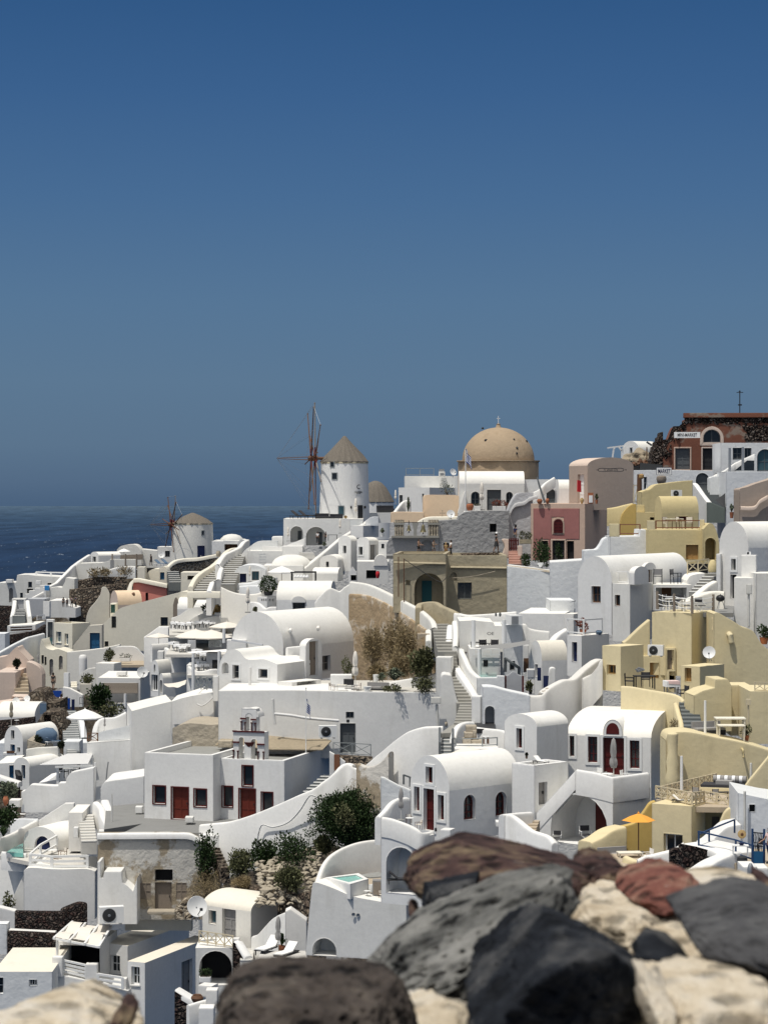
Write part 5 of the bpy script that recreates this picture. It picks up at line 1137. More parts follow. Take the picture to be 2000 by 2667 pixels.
H('retaining_wall','pale blue white wall left of the red door vault',230,1190,1500,115,-28,0,R=.5,m='white_blue',topx=[(-28,1080),(0,1085),(120,1150),(230,1192)])
bx('gate_pier','white pier by the steps of the red door terrace',550,1690,108.4,95,165,.7,'white',rz=-20,cat='pier')
put('grey_parasol',147,1452,110.8,'furled grey parasol on the red door terrace',hp=285)
put('round_table',222,1490,110.4,'round white table on the red door terrace',hp=62);put('wood_chair',215,1475,111.2,'wooden chair behind the round table on the red door terrace',170,hp=80);put('wood_chair',300,1530,109.8,'wooden chair right of the round table on the red door terrace',-70,hp=85)
bx('planter_box','small dark planter at the foot of the red door vault',447,1545,109.5,20,26,.25,'charcoal')
railing('railing','two dark timber posts with chain left of the red door vault',[(170,1140,116),(225,1160,116)],.5,'slate_wood','',1.3,.04,1)
H('retaining_wall','tall pale white wall with dark arched hollow right of the stone stairs',1262,372,920,130,850,0,R=1.6,m='white_blue',top=[(850,296),(900,295),(960,302),(1060,330),(1160,352),(1262,374)],ops=[('V','L',872,462,955,650,'K',dict(rec=1.2)),('w','L',1000,750,1034,840,'S')])
bx('gate_pier','white pier at the left end of the tall pale wall',818,610,131,84,235,.8,'white',rz=-25,cat='pier')
W('retaining_wall','rust stained white wall above the rounded red window house',[(1262,374,130),(1330,375,130),(1390,355,130),(1450,300,130.5),(1560,240,131),(1659,225,131.5),(1760,138,132.5),(1850,70,133.5),(1890,55,134)],yb=640,m='rust_white',th=.6)
deck('terrace_floor',[(800,660),(960,660),(960,605),(800,605)],640,128.5,'charcoal')
W('terrace_wall','white low wall under the dark arched hollow',[(755,640,127.5),(860,655,127.2),(1000,670,126.8),(1040,690,126.5)],h=2.0,th=.3)
W('terrace_wall','rounded white wall around the concrete blocks',[(625,780,124),(640,680,125.5),(680,620,126.5),(740,600,127.5),(790,600,128)],h=1.2,th=.4)
t=thing('concrete_steps','stack of pale concrete block steps on the small terrace','steps',P(740,790,123.5));k=mpp(123.5)
for x0,x1,z0,z1,y in((-62,10,0,48,-.5),(10,112,0,32,-.45),(-45,30,48,92,.1),(-28,65,60,142,.6),(30,62,30,110,.12)):q=MB();q.box(x0*k,y,z0*k,x1*k,y+1,z1*k);q.build('block','beige_rough',t)
put('stool',878,795,123,'small white topped stool on the small terrace',10,hp=72);railing('railing','thin chain railing round the small terrace',[(620,815,122),(850,812,121.6),(978,805,122)],.45,'rail_grey','',2.6,.025)
bx('small_terrace','grey white base of the small terrace with concrete steps',795,900,121.8,380,90,2.5,'white',cat='terrace')
put('beige_parasol',735,1015,119.5,'wide open cream parasol behind the red door vault',s=.41)
stairs('stairs','grey steps with timber handrails beside the cream parasol',(535,890,121),(560,735,126),.75,5,'stair_dark')
railing('handrail','timber handrail left of the grey steps',[(482,895,121),(482,760,125)],.7,'slate_wood','',1.6,.05);railing('handrail','timber handrail right of the grey steps',[(592,860,121.5),(596,770,124.5)],.7,'slate_wood','',1.6,.05)
stairs('stairs','lower flight of the winding stone stairs',(690,620,130),(738,450,137),1.15,7,'stair_stone',nose=None)
stairs('stairs','middle flight of the winding stone stairs',(705,455,137.3),(622,205,146.5),1.05,9,'stair_stone',nose=None)
deck('footpath',[(480,700),(640,690),(770,590),(640,590)],640,129,'stair_stone')
stairs('stairs','upper flight of the winding stone stairs below the olive house',(548,10,149),(482,-250,161),1.25,10,'stair_stone',nose=None)
stairs('stairs','short bend of the winding stone stairs',(602,200,146.4),(570,20,149),.75,6,'stair_stone',nose=None)
W('stair_wall','bright white winding wall right of the stone stairs',[(605,-240,158),(598,-150,155),(585,-50,152),(595,60,149),(590,110,148),(640,190,145),(700,280,142),(755,370,139),(775,440,137)],h=1.8,th=.5)
H('buttress','white pillar block left of the stone stairs',583,42,360,146,448,8,R=1.2,cat='wall')
H('retaining_wall','white sculpted slope left of the stone stairs',690,480,720,138,480,0,R=2.2,top=[(480,560),(490,350),(500,205),(560,195),(590,215),(605,300),(630,400),(660,460),(690,500)])
pots('basket','small hanging clay pot on the sculpted slope',537,640,136.5,28,42,'beige_rough')
q=MB();q.tube([P(465,640,137.5),P(455,450,137.5)],.09,8);q.box(*(P(448,440,137.5)-Vector((.3,.2,0))),*(P(448,385,137.5)+Vector((.3,.1,0))));single(q,'drain_pipe','square headed grey drain pipe left of the sculpted slope','white_old','pipe')
tile(1160,1580,280/1659)
H('house','white taverna back wall with dark emblem in the shade of a grey sail',897,232,700,150.5,215,0,R=5,topx=[(215,225),(430,215),(740,245),(760,300),(897,300)])
t=thing('wall_emblem','small dark lettered emblem on the shaded taverna wall','sign',P(695,455,150.3));text('OE',.28,'charcoal',t,(0,-.03,.15),sx=1.3)
H('house','white house with balcony and small black window under the grey sail',838,650,1110,146.5,378,0,R=3.8,ops=[('w','L',586,826,656,930,'K')])
H('house','white house end with grey window and sloping handrail',1192,285,1150,149,897,0,R=4,m='white_blue',ops=[('w','L',990,840,1070,984,'G')])
railing('railing','white balcony railing of the small black window house',[(440,752,146.3),(832,752,146.3)],.42,'paint_white','',.6,.025)
put('dark_chair',600,720,147.6,'dark chair behind the white balcony railing',20);put('dark_chair',740,720,147.6,'second dark chair behind the white balcony railing, under the sail',-20);put('dark_table',500,690,147.8,'dark table at the left of the white balcony',0,s=.8)
railing('handrail','grey sloping handrail on the white house end',[(925,1010,147),(1135,1160,145)],.9,'slate_wood','',4,.07,1)
bx('air_conditioner_box','white air conditioner cage on the white house end',1055,275,148.5,185,145,1.2,'paint_white',extra=[('grille',.06,.1,.62,.9,'metal')],cat='air conditioner',rz=15)
for x,y0,y1,l_ in((432,210,985,'tall white post left on the shaded taverna'),(903,205,560,'white post right on the shaded taverna'),(524,658,1085,'white post in front of the small black window')):pole('post',l_,x,y1,145.8 if y0>600 else 147,y1-y0,.15,'paint_white')
sail('shade_sail','grey shade sail stretched over the white taverna yard',[(520,600,146),(1302,515,145),(1296,590,143.5),(560,655,144.2)],'canvas_grey',.15)
W('boundary_wall','white parapet with lamps above the taverna yard',[(180,105,158),(330,130,157),(600,120,157),(850,100,157),(1095,78,157)],h=1.8,th=.4)
slab('canvas_strip','thin grey cloth strip under the white parapet with lamps',[(240,150,155.5),(720,205,154.5),(720,218,154),(300,165,155)],'canvas_grey','awning')
pots('lantern','small lantern left on the white taverna parapet',778,152,155,34,55,'slate_wood');pots('lantern','small lantern right on the white taverna parapet',842,155,155,42,60,'slate_wood')
W('stair_wall','white wall falling beside the winding stairs to the taverna gate',[(190,215,154.5),(205,420,152),(200,650,149.5),(260,800,147),(330,950,144.5),(400,1030,142.8),(490,1098,141)],h=3.8,th=.4)
W('boundary_wall','plain white wall stub behind the stair wall of the taverna',[(165,215,155.5),(230,218,155.5),(290,210,155.5)],h=5,th=.4)
H('retaining_wall','white front wall of the taverna yard with small notice',914,1072,1480,141,484,0,R=.5,m='white_blue',topx=[(484,1102),(790,1100),(802,1072),(914,1075)])
H('gate_wall','grey gate with curved ogee top and red posts',1188,1070,1400,142,936,0,R=.25,m='grey_wall',top=[(936,1072),(985,1048),(1020,1018),(1050,1003),(1085,1018),(1120,1048),(1188,1070)],cat='gate')
for x,y1,l_ in((926,1280,'red post left of the ogee gate'),(1194,1340,'red post right of the ogee gate')):bx('gate_post',l_,x,y1,141.5,26,y1-1072,.25,'red_wood',cat='post')
deck('pool_water',[(510,1092),(800,1092),(790,1035),(520,1040)],1088,144,'water_soft')
H('house','small white vault with cream roof and dark blue door',1488,838,1380,143,1302,66,xr=1890,rise=300,rm='roof_cream',ops=[('d','L',1384,890,1424,1090,'V')])
bx('door_leaf','open dark navy shutter leaf of the small cream roofed vault',1446,1145,141.8,58,200,.1,'navy',cat='shutter');bx('gate','dark navy pointed gate by the right white wall',1552,1335,140.5,80,265,.12,'navy',cat='gate')
bx('gate_pier','white pier with grey niche panel left of the navy shutter',1315,1350,141.3,120,385,.5,'white',extra=[('niche',.05,.66,.95,.98,'grey_wall')],cat='pier');bx('house_pier','white pier with black doorway right of the sloping handrail',1238,1010,146,80,420,.8,'white',extra=[('door',.05,.02,.95,.52,'brown_wood')],cat='pier')
shrub('potted_plant','spiky green plant in a tall black pot by the white pier',1312,1352,139.8,100,190,'leaf_olive',260,.16,3,pot='charcoal')
H('boundary_wall','white rounded wall shoulder at the navy gate',1700,960,1330,140,1590,0,R=1,top=[(1590,1250),(1610,1000),(1650,950),(1700,960)])
tile(1000,1250)
H('house','white flat roofed volume above the taverna with rounded corner',1560,1158,1420,153.5,1160,10,R=8)
W('boundary_wall','white curling low wall over the taverna roof',[(1195,1245,150),(1225,1248,150),(1255,1282,150),(1330,1300,150),(1430,1310,150)],h=2.6,th=.4)
H('house','white flat block with lamp hook left of the brown window vault',1645,1042,1200,157,1435,0,R=4,m='white_blue')
H('house','white slanted block under the lamp hook',1640,1160,1430,151,1555,20,xr=1700)
W('stair_wall','white arched stair hood beside the taverna roof',[(1480,1390,148.5),(1530,1330,149),(1600,1285,149.5)],h=1.4,th=.6)
tile(1500,1250)
H('house','white house with dark navy door under a pipe railed terrace',50,1348,1700,140,-78,40,xr=285,ops=[('d','L',-34,1402,8,1572,'V')])
railing('railing','white pipe railing round the terrace of the navy door house',[(-75,1335,142.5),(65,1348,140.3),(228,1335,142)],1.0,'paint_white','',2.4,.04)
shrub('potted_plant','reddish potted plant on the pipe railed terrace',60,1340,141.5,100,135,'leaf_red',300,.12,3,pot='terra_pot')
pots('pot','pale blue glazed pot on the pipe railed terrace',197,1338,141.5,62,38,'cushion_blue')
tile(1500,1700)
H('house','yellow house with white framed double window under the lattice terrace',1000,1330,1900,105,655,30,xr=1116,m='yellow_pale',ops=[('w','L',758,1570,920,1765,'W',dict(nx=1,ny=0,rec=.3))])
H('house_annex','yellow recessed wing with brown door behind the diagonal wall',1360,1345,1800,107,1112,6,R=4,m='yellow',cat='house',topx=[(1112,1305),(1240,1340),(1360,1350)],ops=[('d','L',1176,1420,1240,1640,'O')])
railing('lattice_railing','cream cross braced lattice railing round the cushioned terrace',[(690,1262,108.3),(1002,1325,105.2),(1108,1310,106.5),(1322,1345,106)],.62,'rail_tan','X',.55,.03,3)
railing('lattice_railing','cream lattice railing along the back of the cushioned terrace',[(690,1258,108.5),(960,1190,111),(1215,1130,113)],.5,'rail_tan','X',.5,.03)
deck('terrace_floor',[(690,1270),(1000,1335),(1400,1340),(1500,1180),(1220,1130)],1335,105.4,'floor_tan')
t=thing('daybed','charcoal cushioned daybed with striped bolster on the lattice terrace','daybed',P(1290,1205,110.5),R_(-16));t.scale=(.40,.7,.72);q=MB();q.box(-3.2*.9,-.9,0,2.3,.9,.38);q.build('base','yellow_pale',t);q=MB();q.box(-2.8,-.88,.38,2.25,.8,.55);q.build('mattress','cushion_dark',t)
for i in range(9):q=MB();q.tube([(-1.6+i*.45,.72,.78),(-1.2+i*.45,.72,.78)],.26,10);q.build('bolster','cloth' if i%2 else 'cushion_grey',t)
q=MB();q.box(-1.1,-.4,.55,.9,.35,.78);q.build('cushion','cushion_grey',t)
put('taupe_chair',1045,1265,107.5,'grey sling chair left on the lattice terrace',150,hp=105);put('taupe_chair',1195,1275,107.3,'grey sling chair right on the lattice terrace',190,hp=100);put('dark_table',1270,1275,107.6,'dark table beside the daybed',10,hp=70)
put('lounger',905,1300,106.2,'white lounger behind the lattice railing',70,s=.45)
H('stair_wall','curved yellow stair wall beside the brown door',1370,1345,1800,104.5,1195,0,R=.5,m='yellow_pale',top=[(1195,1640),(1225,1560),(1255,1470),(1290,1390),(1330,1352),(1370,1360)])
W('stair_wall','yellow sloping kerb above the white steps wall',[(1100,1640,102.5),(1220,1570,103),(1320,1500,103.4),(1400,1425,103.8)],h=1.2,th=.4,m='yellow_pale')
H('house','white corner house with tiny black window at the lower right edge',1800,1250,1760,101,1400,3,R=4,m='white_blue',topx=[(1400,1215),(1659,1270),(1800,1290)],ops=[('v','L',1498,1315,1548,1380,'K',dict(rec=.25,backmat='dark'))])
q=MB();q.tube([P(1458,1200,100.8),P(1460,1560,100.8)],.06,6);single(q,'drain_pipe','thin white drain pipe on the lower right corner house','white_old','pipe')
H('garden_wall','curved ochre yellow wall behind the orange parasol',690,1290,1830,108.6,135,0,R=.6,m='ochre',top=[(135,1640),(250,1570),(330,1525),(440,1500),(520,1470),(590,1380),(640,1310),(690,1290)])
W('garden_wall','cream sunlit coping along the curved ochre wall',[(140,1642,106.6),(230,1600,107),(330,1535,107.5),(440,1505,108)],h=1.5,th=1.0,m='yellow_pale')
deck('terrace_floor',[(200,1850),(900,1850),(700,1740),(200,1740)],1800,102,'floor_tan')
put('orange_parasol',540,1735,104,'bright orange open parasol in the yellow courtyard',0,hp=345)
put('pale_table',462,1850,103,'pale yellow table under the orange parasol',6,hp=125);put('white_chair',620,1820,103.4,'white armchair right of the table under the orange parasol',-70,hp=125)
put('grey_sofa',330,1800,105,'grey cushions on the bench under the ochre wall',20,s=.8)
W('garden_wall','pale yellow coping in front of the courtyard table',[(400,1760,101.5),(470,1790,101),(540,1805,100.8)],h=1,th=.4,m='yellow_pale')
W('garden_wall','white front wall below the double window',[(535,1800,100),(600,1770,100),(720,1740,100),(850,1705,100),(935,1650,100)],h=3,th=.5)
H('retaining_wall','dark lava stone wall with white coping at the lower right',1232,1770,1960,96.5,925,-22,R=.4,m='lava',topx=[(925,1660),(1080,1690),(1180,1720),(1232,1765)])
W('terrace_wall','thick white coping on the dark lava stone wall',[(925,1652,97.4),(1000,1668,97),(1100,1690,96.5),(1180,1715,96),(1240,1755,95.6)],h=.3,th=2.0,r=.1)
H('retaining_wall','white wall with ragged lava stones beside the yellow double window',930,1650,1850,99,815,0,R=.5,m='lava',topx=[(815,1720),(860,1700),(930,1700)])
W('terrace_wall','white winding wall dropping behind the rocks at the lower right',[(1080,1910,91.5),(1150,1860,92.5),(1240,1800,94),(1330,1760,95),(1400,1730,95.6),(1440,1725,96)],h=1.2,th=.8)
H('stair_wall','white curved stair flank with blue handrail',1430,1480,1760,100,1095,0,R=2,m='white',top=[(1095,1690),(1160,1645),(1240,1570),(1300,1520),(1360,1500),(1430,1490)])
railing('railing','dark blue pipe railing sloping beside the white stair flank',[(1060,1685,97),(1380,1760,96),(1530,1810,95.4)],.7,'rail_blue','',8,.03)
railing('railing','dark blue handrail climbing the white stair flank',[(1060,1690,97),(1150,1650,98),(1370,1560,99.6)],.6,'rail_blue','',4.5,.028,1)
deck('terrace_floor',[(1180,1800),(1700,1860),(1700,1700),(1300,1690)],1800,96,'floor_tan')
put('white_table',1420,1760,95.2,'white table with a blue bowl in the lower right courtyard',-5,hp=95);pots('bowl','dark blue bowl on the white courtyard table',1430,1668,95.1,50,22,'navy',prof=[(.5,0),(.95,.7),(1,1),(.9,1),(0,.6)])
put('dark_chair',1575,1740,95.6,'black metal chair right of the white courtyard table',-60,hp=130)
t=thing('gate','blue gate with ornate ironwork in the lower right courtyard','gate',P(1575,1825,93.5),R_(-12));k=mpp(93.5);q=MB();q.box(-45*k,-.03,0,48*k,.03,105*k);q.build('panel','blue_wood',t,ang=0)
for x in(-50,50):q=MB();q.bar((x*k,0,0),(x*k,0,300*k),.09);q.build('post','rail_blue',t,ang=0)
q=MB()
for i in range(7):q.tube([((-40+i*13)*k,0,105*k),((-34+i*13)*k,0,170*k),((-40+i*13)*k,0,225*k),((-33+i*13)*k,0,265*k)],.015,4)
q.bar((-48*k,0,268*k),(48*k,0,262*k),.04);q.build('ironwork','black_metal',t)
t=thing('straw_hats','round straw ornament hanging on the white corner house','ornament',P(1430,1640,99.6));t.scale=(.4,.4,.4);q=MB();q.lathe([(.0,0),(.35,.02),(.48,.1),(.46,.16),(.3,.2),(0,.2)],18);M=Matrix.Translation((0,-.2,.9))@Matrix.Rotation(R_(80),4,'X');q.v=[tuple(M@Vector(v))for v in q.v];q.build('brim','wicker',t)
q=MB();q.ico((0,-.42,.92),.17,2,.1,(1,.4,1));q.build('crown','brown_wood',t);q=MB();q.bar((-.1,-.2,.6),(-.2,-.2,-.3),.06);q.bar((.15,-.2,.6),(.2,-.2,-.35),.06);q.build('ribbon','cloth',t,ang=0)
person('person in a white and pink shirt and dark trousers behind the blue gate',1672,1820,93.2,hp=310,top='cloth_pink',low='navy',rz=-60,armL=(.4,1.2))
pots('urn','dark round urn beside the winding white wall',1435,1820,94.4,95,65,'charcoal',prof=[(.6,0),(1,.4),(.9,.75),(.4,.95),(0,1)])
bx('bench','white plastered bench at the lower right beside a glass jar',1480,1960,91,120,130,1.5,'white',cat='bench');bx('bench','white plastered slab right of the glass jar',1590,1950,91.5,110,105,1.2,'white',cat='bench')
pots('glass_jar','ribbed clear glass jar on the white bench edge',1508,1950,90,58,130,'metal',prof=[(.9,0),(1,.1),(1,.6),(.7,.85),(.4,.97),(0,1)])
tile(1000,1250)
H('olive_house','weathered olive house wing with a big arched porch and teal door',535,640,1150,170,78,4,R=8,m='olive',cat='house',par=.3,ops=[('V','L',262,806,512,1125,'K',dict(rec=1.6,inner=[('d',328,872,412,1062,'T')])),('v','L',190,868,226,908,'K',dict(rec=.25,backmat='olive'))])
H('olive_house','weathered olive house wing with a single dark shuttered window',1064,652,1190,172,532,0,R=8,m='olive',cat='house',par=.3,ops=[('w','L',636,886,757,1030,'S',dict(nx=1,ny=0)),('V','L',574,800,630,870,'K',dict(rec=.2))])
for x,y0,y1,l_ in((125,665,1010,'rusty pipe at the left end of the olive house'),(173,680,1070,'longer rusty pipe left of the olive porch arch')):pole('drain_pipe',l_,x,y1,169.6,y1-y0,.04,'brown_wood','pipe')
for pts,l_ in(([(175,685,169.4),(330,790,169.3),(480,880,169.2),(540,840,169.2)],'black cable sagging across the olive porch arch'),([(560,850,171.6),(760,835,171.6),(960,790,171.6)],'pale cable sagging across the dark window olive wing')):
    q=MB();q.tube([P(*p)for p in cr(pts,4)],.025,4);single(q,'cable',l_,'charcoal' if 'black' in l_ else 'beige_rough','cable')
W('ledge','projecting string course on the olive porch wing',[(85,705,169.8),(535,715,169.8)],h=.12,th=.3,m='olive',cat='ledge',smp=False)
W('ledge','projecting string course on the dark window olive wing',[(575,745,171.8),(1060,752,171.8)],h=.12,th=.3,m='olive',cat='ledge',smp=False)
W('garden_wall','olive rendered curved garden wall before the arched porch',[(328,1105,165),(340,1060,165.5),(420,1055,165),(470,1085,164),(530,1110,163),(610,1150,160)],h=3.6,th=.5,m='olive')
W('boundary_wall','thin white coping running below the olive house',[(600,1150,160),(690,1166,159.5),(860,1166,159.5),(1000,1150,159.5),(1145,1142,160)],h=1.4,th=.4)
H('retaining_wall','tall pale white wall right of the olive house',1456,790,1240,168,1062,4,R=5,m='white_blue',topx=[(1062,745),(1456,792)])
W('ledge','grey stone coping on the tall pale white wall',[(1062,738,168.5),(1260,758,168.2),(1456,786,167.9)],h=.16,th=.5,m='beige_rough',cat='ledge',smp=False)
H('retaining_wall','white wall with pale top below the rose house',1800,690,1180,166,1430,4,R=5,m='white_blue',topx=[(1430,712),(1800,688)])
slab('wall_lamp','thin bent wire lamp on the white block edge',[(1600,1060,156),(1655,1040,156),(1655,1052,156)],'metal','lamp')
W('retaining_wall','white coped grey wall sweeping down beside the stone stairs',[(-300,878,179),(-150,903,177.5),(0,968,174.5),(150,1045,170),(280,1115,166),(355,1175,163),(400,1230,160),(413,1310,157),(414,1390,155.5)],h=2.3,th=.45,m='white_old')
W('retaining_wall','crumbling ochre stone wall under the white coping',[(-305,985,178.6),(-150,1000,177.1),(0,1062,174),(150,1150,169.6),(270,1240,165.4),(345,1290,162.5),(398,1330,159.6)],h=7,th=.8,m='ruin_ochre')
bx('stone_pier','stubby ochre stone pier at the foot of the white coping',340,1490,157,105,165,1.2,'ruin_ochre',cat='pier')
bx('stone_pier','pale cream stone block below the ochre stone pier',365,1640,155,130,150,1.2,'peach',cat='pier')if 0 else None
for i,(x,y,D,w,h,mt_,l_)in enumerate(((60,1545,164,250,330,'leaf_dry','tall dry brown shrub against the crumbling ochre wall'),(-90,1600,162,230,300,'leaf_dry','dry brown shrub behind the tall furled parasol'),(210,1560,161,210,270,'leaf_dry','dry brown bush in the middle of the slope'),(170,1690,157,230,190,'leaf_dry','dry brushwood low on the dry slope'),(330,1690,155,190,220,'leaf_olive','olive green bush next to the ochre stone pier'),(-60,1720,158,150,110,'leaf_dry','low brown scrub beside the furled parasol foot'))):
    shrub('shrub',l_,x,y,D,w,h,mt_,3200 if mt_=='leaf_dry' else 1500,.24,12,smp=True)
spiky('agave','big grey agave clump on the dry slope',90,1735,152.8,260,125,'leaf_grey',120,wd=.06);spiky('agave','smaller grey agave left on the dry slope',-20,1735,155,150,80,'leaf_grey',60,wd=.06)
tile(500,1250)
H('house','huge white barrel vaulted house with plain rounded gable',790,1452,1760,165,342,33,xr=1396,rise=304,rm='roof_white',ops=[('w','R',1128,1518,1196,1650,'G')])
for x,y,l_ in((850,1310,'left stub spout on the huge barrel roof'),(1090,1290,'right stub spout on the huge barrel roof')):
    q=MB();v=P(x,y,165.5 if x<900 else 167.5);q.tube([v+Vector((0,.6,.1)),v+Vector((0,-.25,0))],.13,8);single(q,'roof_spout',l_,'roof_white','spout')
H('entrance_porch','white arched porch with tall weathered door on the vault side',985,1440,1760,161.2,930,33,xr=1122,ax='R',rise=62,cat='porch',ops=[('d','R',1014,1396,1086,1690,'O')])
W('terrace_wall','low white parapet between gable and arched porch',[(832,1448,162.5),(900,1440,163),(960,1435,163.3)],h=3,th=.3)
W('cable','grey cable trunk sloping across the plain rounded gable',[(340,1375,164.2),(610,1418,163.3)],h=.14,th=.12,m='grey_wall',cat='cable',smooth=False,smp=False)
H('buttress','white lower step left of the plain rounded gable',470,1385,1600,166.5,300,0,R=1.0,cat='wall')
tile(500,1700)
H('house','white house with wavy double vaulted front and arched niche',740,102,560,158,233,28,xr=1022,cat='house',top=[(233,150),(246,75),(275,20),(320,-18),(370,-28),(415,-5),(445,35),(485,60),(560,60),(620,58),(680,78),(740,102)],ops=[('V','L',260,85,316,182,'K',dict(rec=.5)),('w','L',352,108,408,226,'G',dict(tr='W',nx=0)),('w','L',576,142,655,220,'G',dict(tr='W',nx=0,ny=0))])
H('house_annex','white box annex with long slot opening beside the wavy front',868,258,420,155.8,742,38,xr=1114,cat='house',ops=[('v','R',908,245,1070,325,'K',dict(rec=.8))])
H('retaining_wall','very long plain white terrace wall with small door',2186,345,920,152,228,3,R=6,topx=[(228,330),(870,326),(1659,342),(2170,346),(2186,370)],ops=[('w','L',1330,512,1398,568,'S',dict(ny=0)),('d','L',1280,612,1412,870,'S')])
for pts,l_ in(([(505,130,157),(500,350,157),(530,385,157),(610,400,156.8),(700,385,156.6),(785,378,156.4)],'white lumpy pipe run below the wavy front'),([(710,530,151.7),(860,545,151.7),(1000,568,151.7),(1270,590,151.7)],'white ridge along the very long terrace wall'),([(700,400,151.7),(705,530,151.7),(720,620,151.7)],'white vertical pipe on the very long terrace wall')):
    q=MB();q.tube([P(*p)for p in cr(pts,4)],.11,6);single(q,'pipe_run',l_,'white','pipe')
put('air_conditioner',1172,742,149.5,'air conditioner on a bracket left of the grey door',8,hp=112)
q=MB();v=P(1348,605,151.6);q.box(v.x-.1,v.y-.15,v.z,v.x+.1,v.y,v.z+.2);single(q,'wall_lamp','small lamp over the grey door of the long terrace wall','black_metal','lamp')
railing('railing','grey cross braced railing before the grey door',[(1222,888,148),(1385,895,147.6),(1545,905,147.4)],.85,'rail_grey','X',1.2,.022)
W('retaining_wall','dark rubble footing under the grey cross railing',[(1260,890,147.5),(1400,895,147),(1560,905,147)],h=4,th=.6,m='lava_brown',smooth=False)
deck('terrace_floor',[(1090,330),(2150,338),(2150,240),(1110,240)],335,152.5,'floor_pale')
put('closed_parasol',1412,325,153.5,'tall furled cream parasol on the long terrace',hp=340)
put('pale_table',1295,330,152.8,'low pale table on the long terrace',0,hp=52);bx('planter_box','square dark parasol planter on the long terrace',1355,278,154.5,88,48,.6,'charcoal',cat='planter');bx('counter','white plastered counter with sloping top on the long terrace',1290,290,156,185,100,1.2,'white',cat='counter')
put('wood_chair',1212,332,153,'brown chair left of the low pale table',70,hp=72);put('wood_chair',1430,335,152.8,'brown chair right of the low pale table',-60,hp=75)
pots('bowl','white round bowl planter on the long terrace',1515,335,152.6,74,42,'paint_white',prof=[(.6,0),(.95,.7),(1,1),(.9,1),(.8,.7),(0,.7)]);put('grey_sofa',1600,340,153.5,'beige cushions on the bench by the white bowl planter',-15,hp=80)
pots('pot','white square pot at the foot of the dry slope',1590,250,156,52,60,'paint_white',prof=[(.8,0),(1,1),(.85,1),(.8,.85),(0,.85)]);shrub('small_tree','young olive tree behind the white counter',1345,240,157,110,190,'leaf_olive',380,.14,4,cat='tree')
shrub('hedge_plant','low dark scrub along the right end of the long terrace',1760,340,152.5,260,60,'leaf_olive',500,.12,6);shrub('shrub','feathery green bush at the right end of the long terrace',2000,335,152.4,170,125,'leaf_olive',700,.16,5)
W('terrace_wall','curved white back wall of the planted bed',[(1640,265,155.5),(1800,240,155.5),(1990,205,155.5),(2120,170,155)],h=1.4,th=.3)
H('house','white terrace block with grey cross balcony left of the wavy front',190,340,620,159.5,-175,0,R=4.5,topx=[(-175,425),(-100,398),(0,375),(190,345)])
H('buttress','white balcony pier left of the wavy front',228,205,420,159,180,0,R=.6,cat='pier')
railing('railing','grey cross braced balcony panel left of the wavy front',[(30,315,160),(180,330,159.3)],.95,'rail_grey','X',.45,.025)
q=MB();q.tube([P(*p)for p in cr([(45,445,159.3),(90,460,159.2),(150,420,159.2),(200,365,159.2)],4)],.05,5);single(q,'cable','drooping white cable on the balcony block','white','cable')
a_=18;D1=146;D2=dl(185,D1,a_,800,1.25)
H('church','left half of the white church with one dark red door and two windows',185,886,1490,D1,-412,a_,R=10,rm='concrete',par=.35,cat='church',topx=None,ops=[('w','L',-334,1154,-230,1308,'R',dict(tr='red_wood',tw=.06,nx=0,ny=0)),('d','L',-174,1168,-34,1442,'A',dict(tr='red_wood',tw=.07)),('w','L',20,1182,124,1334,'R',dict(tr='red_wood',tw=.06,nx=0,ny=0))])
H('church','right half of the white church with central red door under the belfry',800,935,1530,D2,246,a_,xr=1225,rm='concrete',par=.35,cat='church',ops=[('w','L',436,980,526,1155,'R',dict(tr='red_wood',tw=.06,nx=0,ny=0)),('w','L',264,1158,350,1335,'R',dict(tr='red_wood',tw=.06,nx=0,ny=0)),('d','L',410,1182,545,1445,'A',dict(tr='red_wood',tw=.07)),('w','L',602,1210,696,1375,'R',dict(tr='red_wood',tw=.06,nx=0,ny=0))])
W('church_parapet','white parapet rising along the right side of the church roof',[(798,944,D2+.1),(870,936,D2+2),(960,905,D2+4.2),(1060,860,D2+6.4),(1130,815,D2+8),(1210,762,D2+9.5)],h=1.2,th=.35)
q=MB();q.tube([P(-268,905,149.8),P(-268,1395,149.8)],.09,8);single(q,'drain_pipe','white drain pipe at the left end of the church','white','pipe')
bt=thing('bell_tower','white church belfry with dark red trimmed arches and columns','belfry',P(490,945,dl(800,D2,a_,490)+.15),R_(-a_));k=mpp(D2);d_=.75
def arch_slab(mb,x0,x1,z0,z1,holes,dep,y0=0):
    polys=[[Vector((x0,z0,0)),Vector((x1,z0,0)),Vector((x1,z1,0)),Vector((x0,z1,0))]]
    for a,b,c,d in holes:r=(b-a)/2;polys.append([Vector((a,c,0)),Vector((b,c,0))]+[Vector(((a+b)/2+r*math.cos(math.pi*i/8),d-r+r*math.sin(math.pi*i/8),0))for i in range(9)])
    flat=[v for p in polys for v in p];tri=tessellate_polygon(polys)
    for y in(y0,y0+dep):mb.add([(v.x,y,v.y)for v in flat],tri)
    for p in polys:n=len(p);mb.add([(v.x,y0,v.y)for v in p]+[(v.x,y0+dep,v.y)for v in p],[(i,(i+1)%n,n+(i+1)%n,n+i)for i in range(n)])
q=MB();s_=k;arch_slab(q,-145*s_,148*s_,0,262*s_,[(-92*s_,-42*s_,14*s_,212*s_),(22*s_,80*s_,14*s_,200*s_)],d_);q.build('lower_tier','white',bt)
q=MB();arch_slab(q,-70*s_,70*s_,262*s_,462*s_,[(-30*s_,30*s_,270*s_,418*s_)],d_*.8,.05);q.build('upper_tier','white',bt)
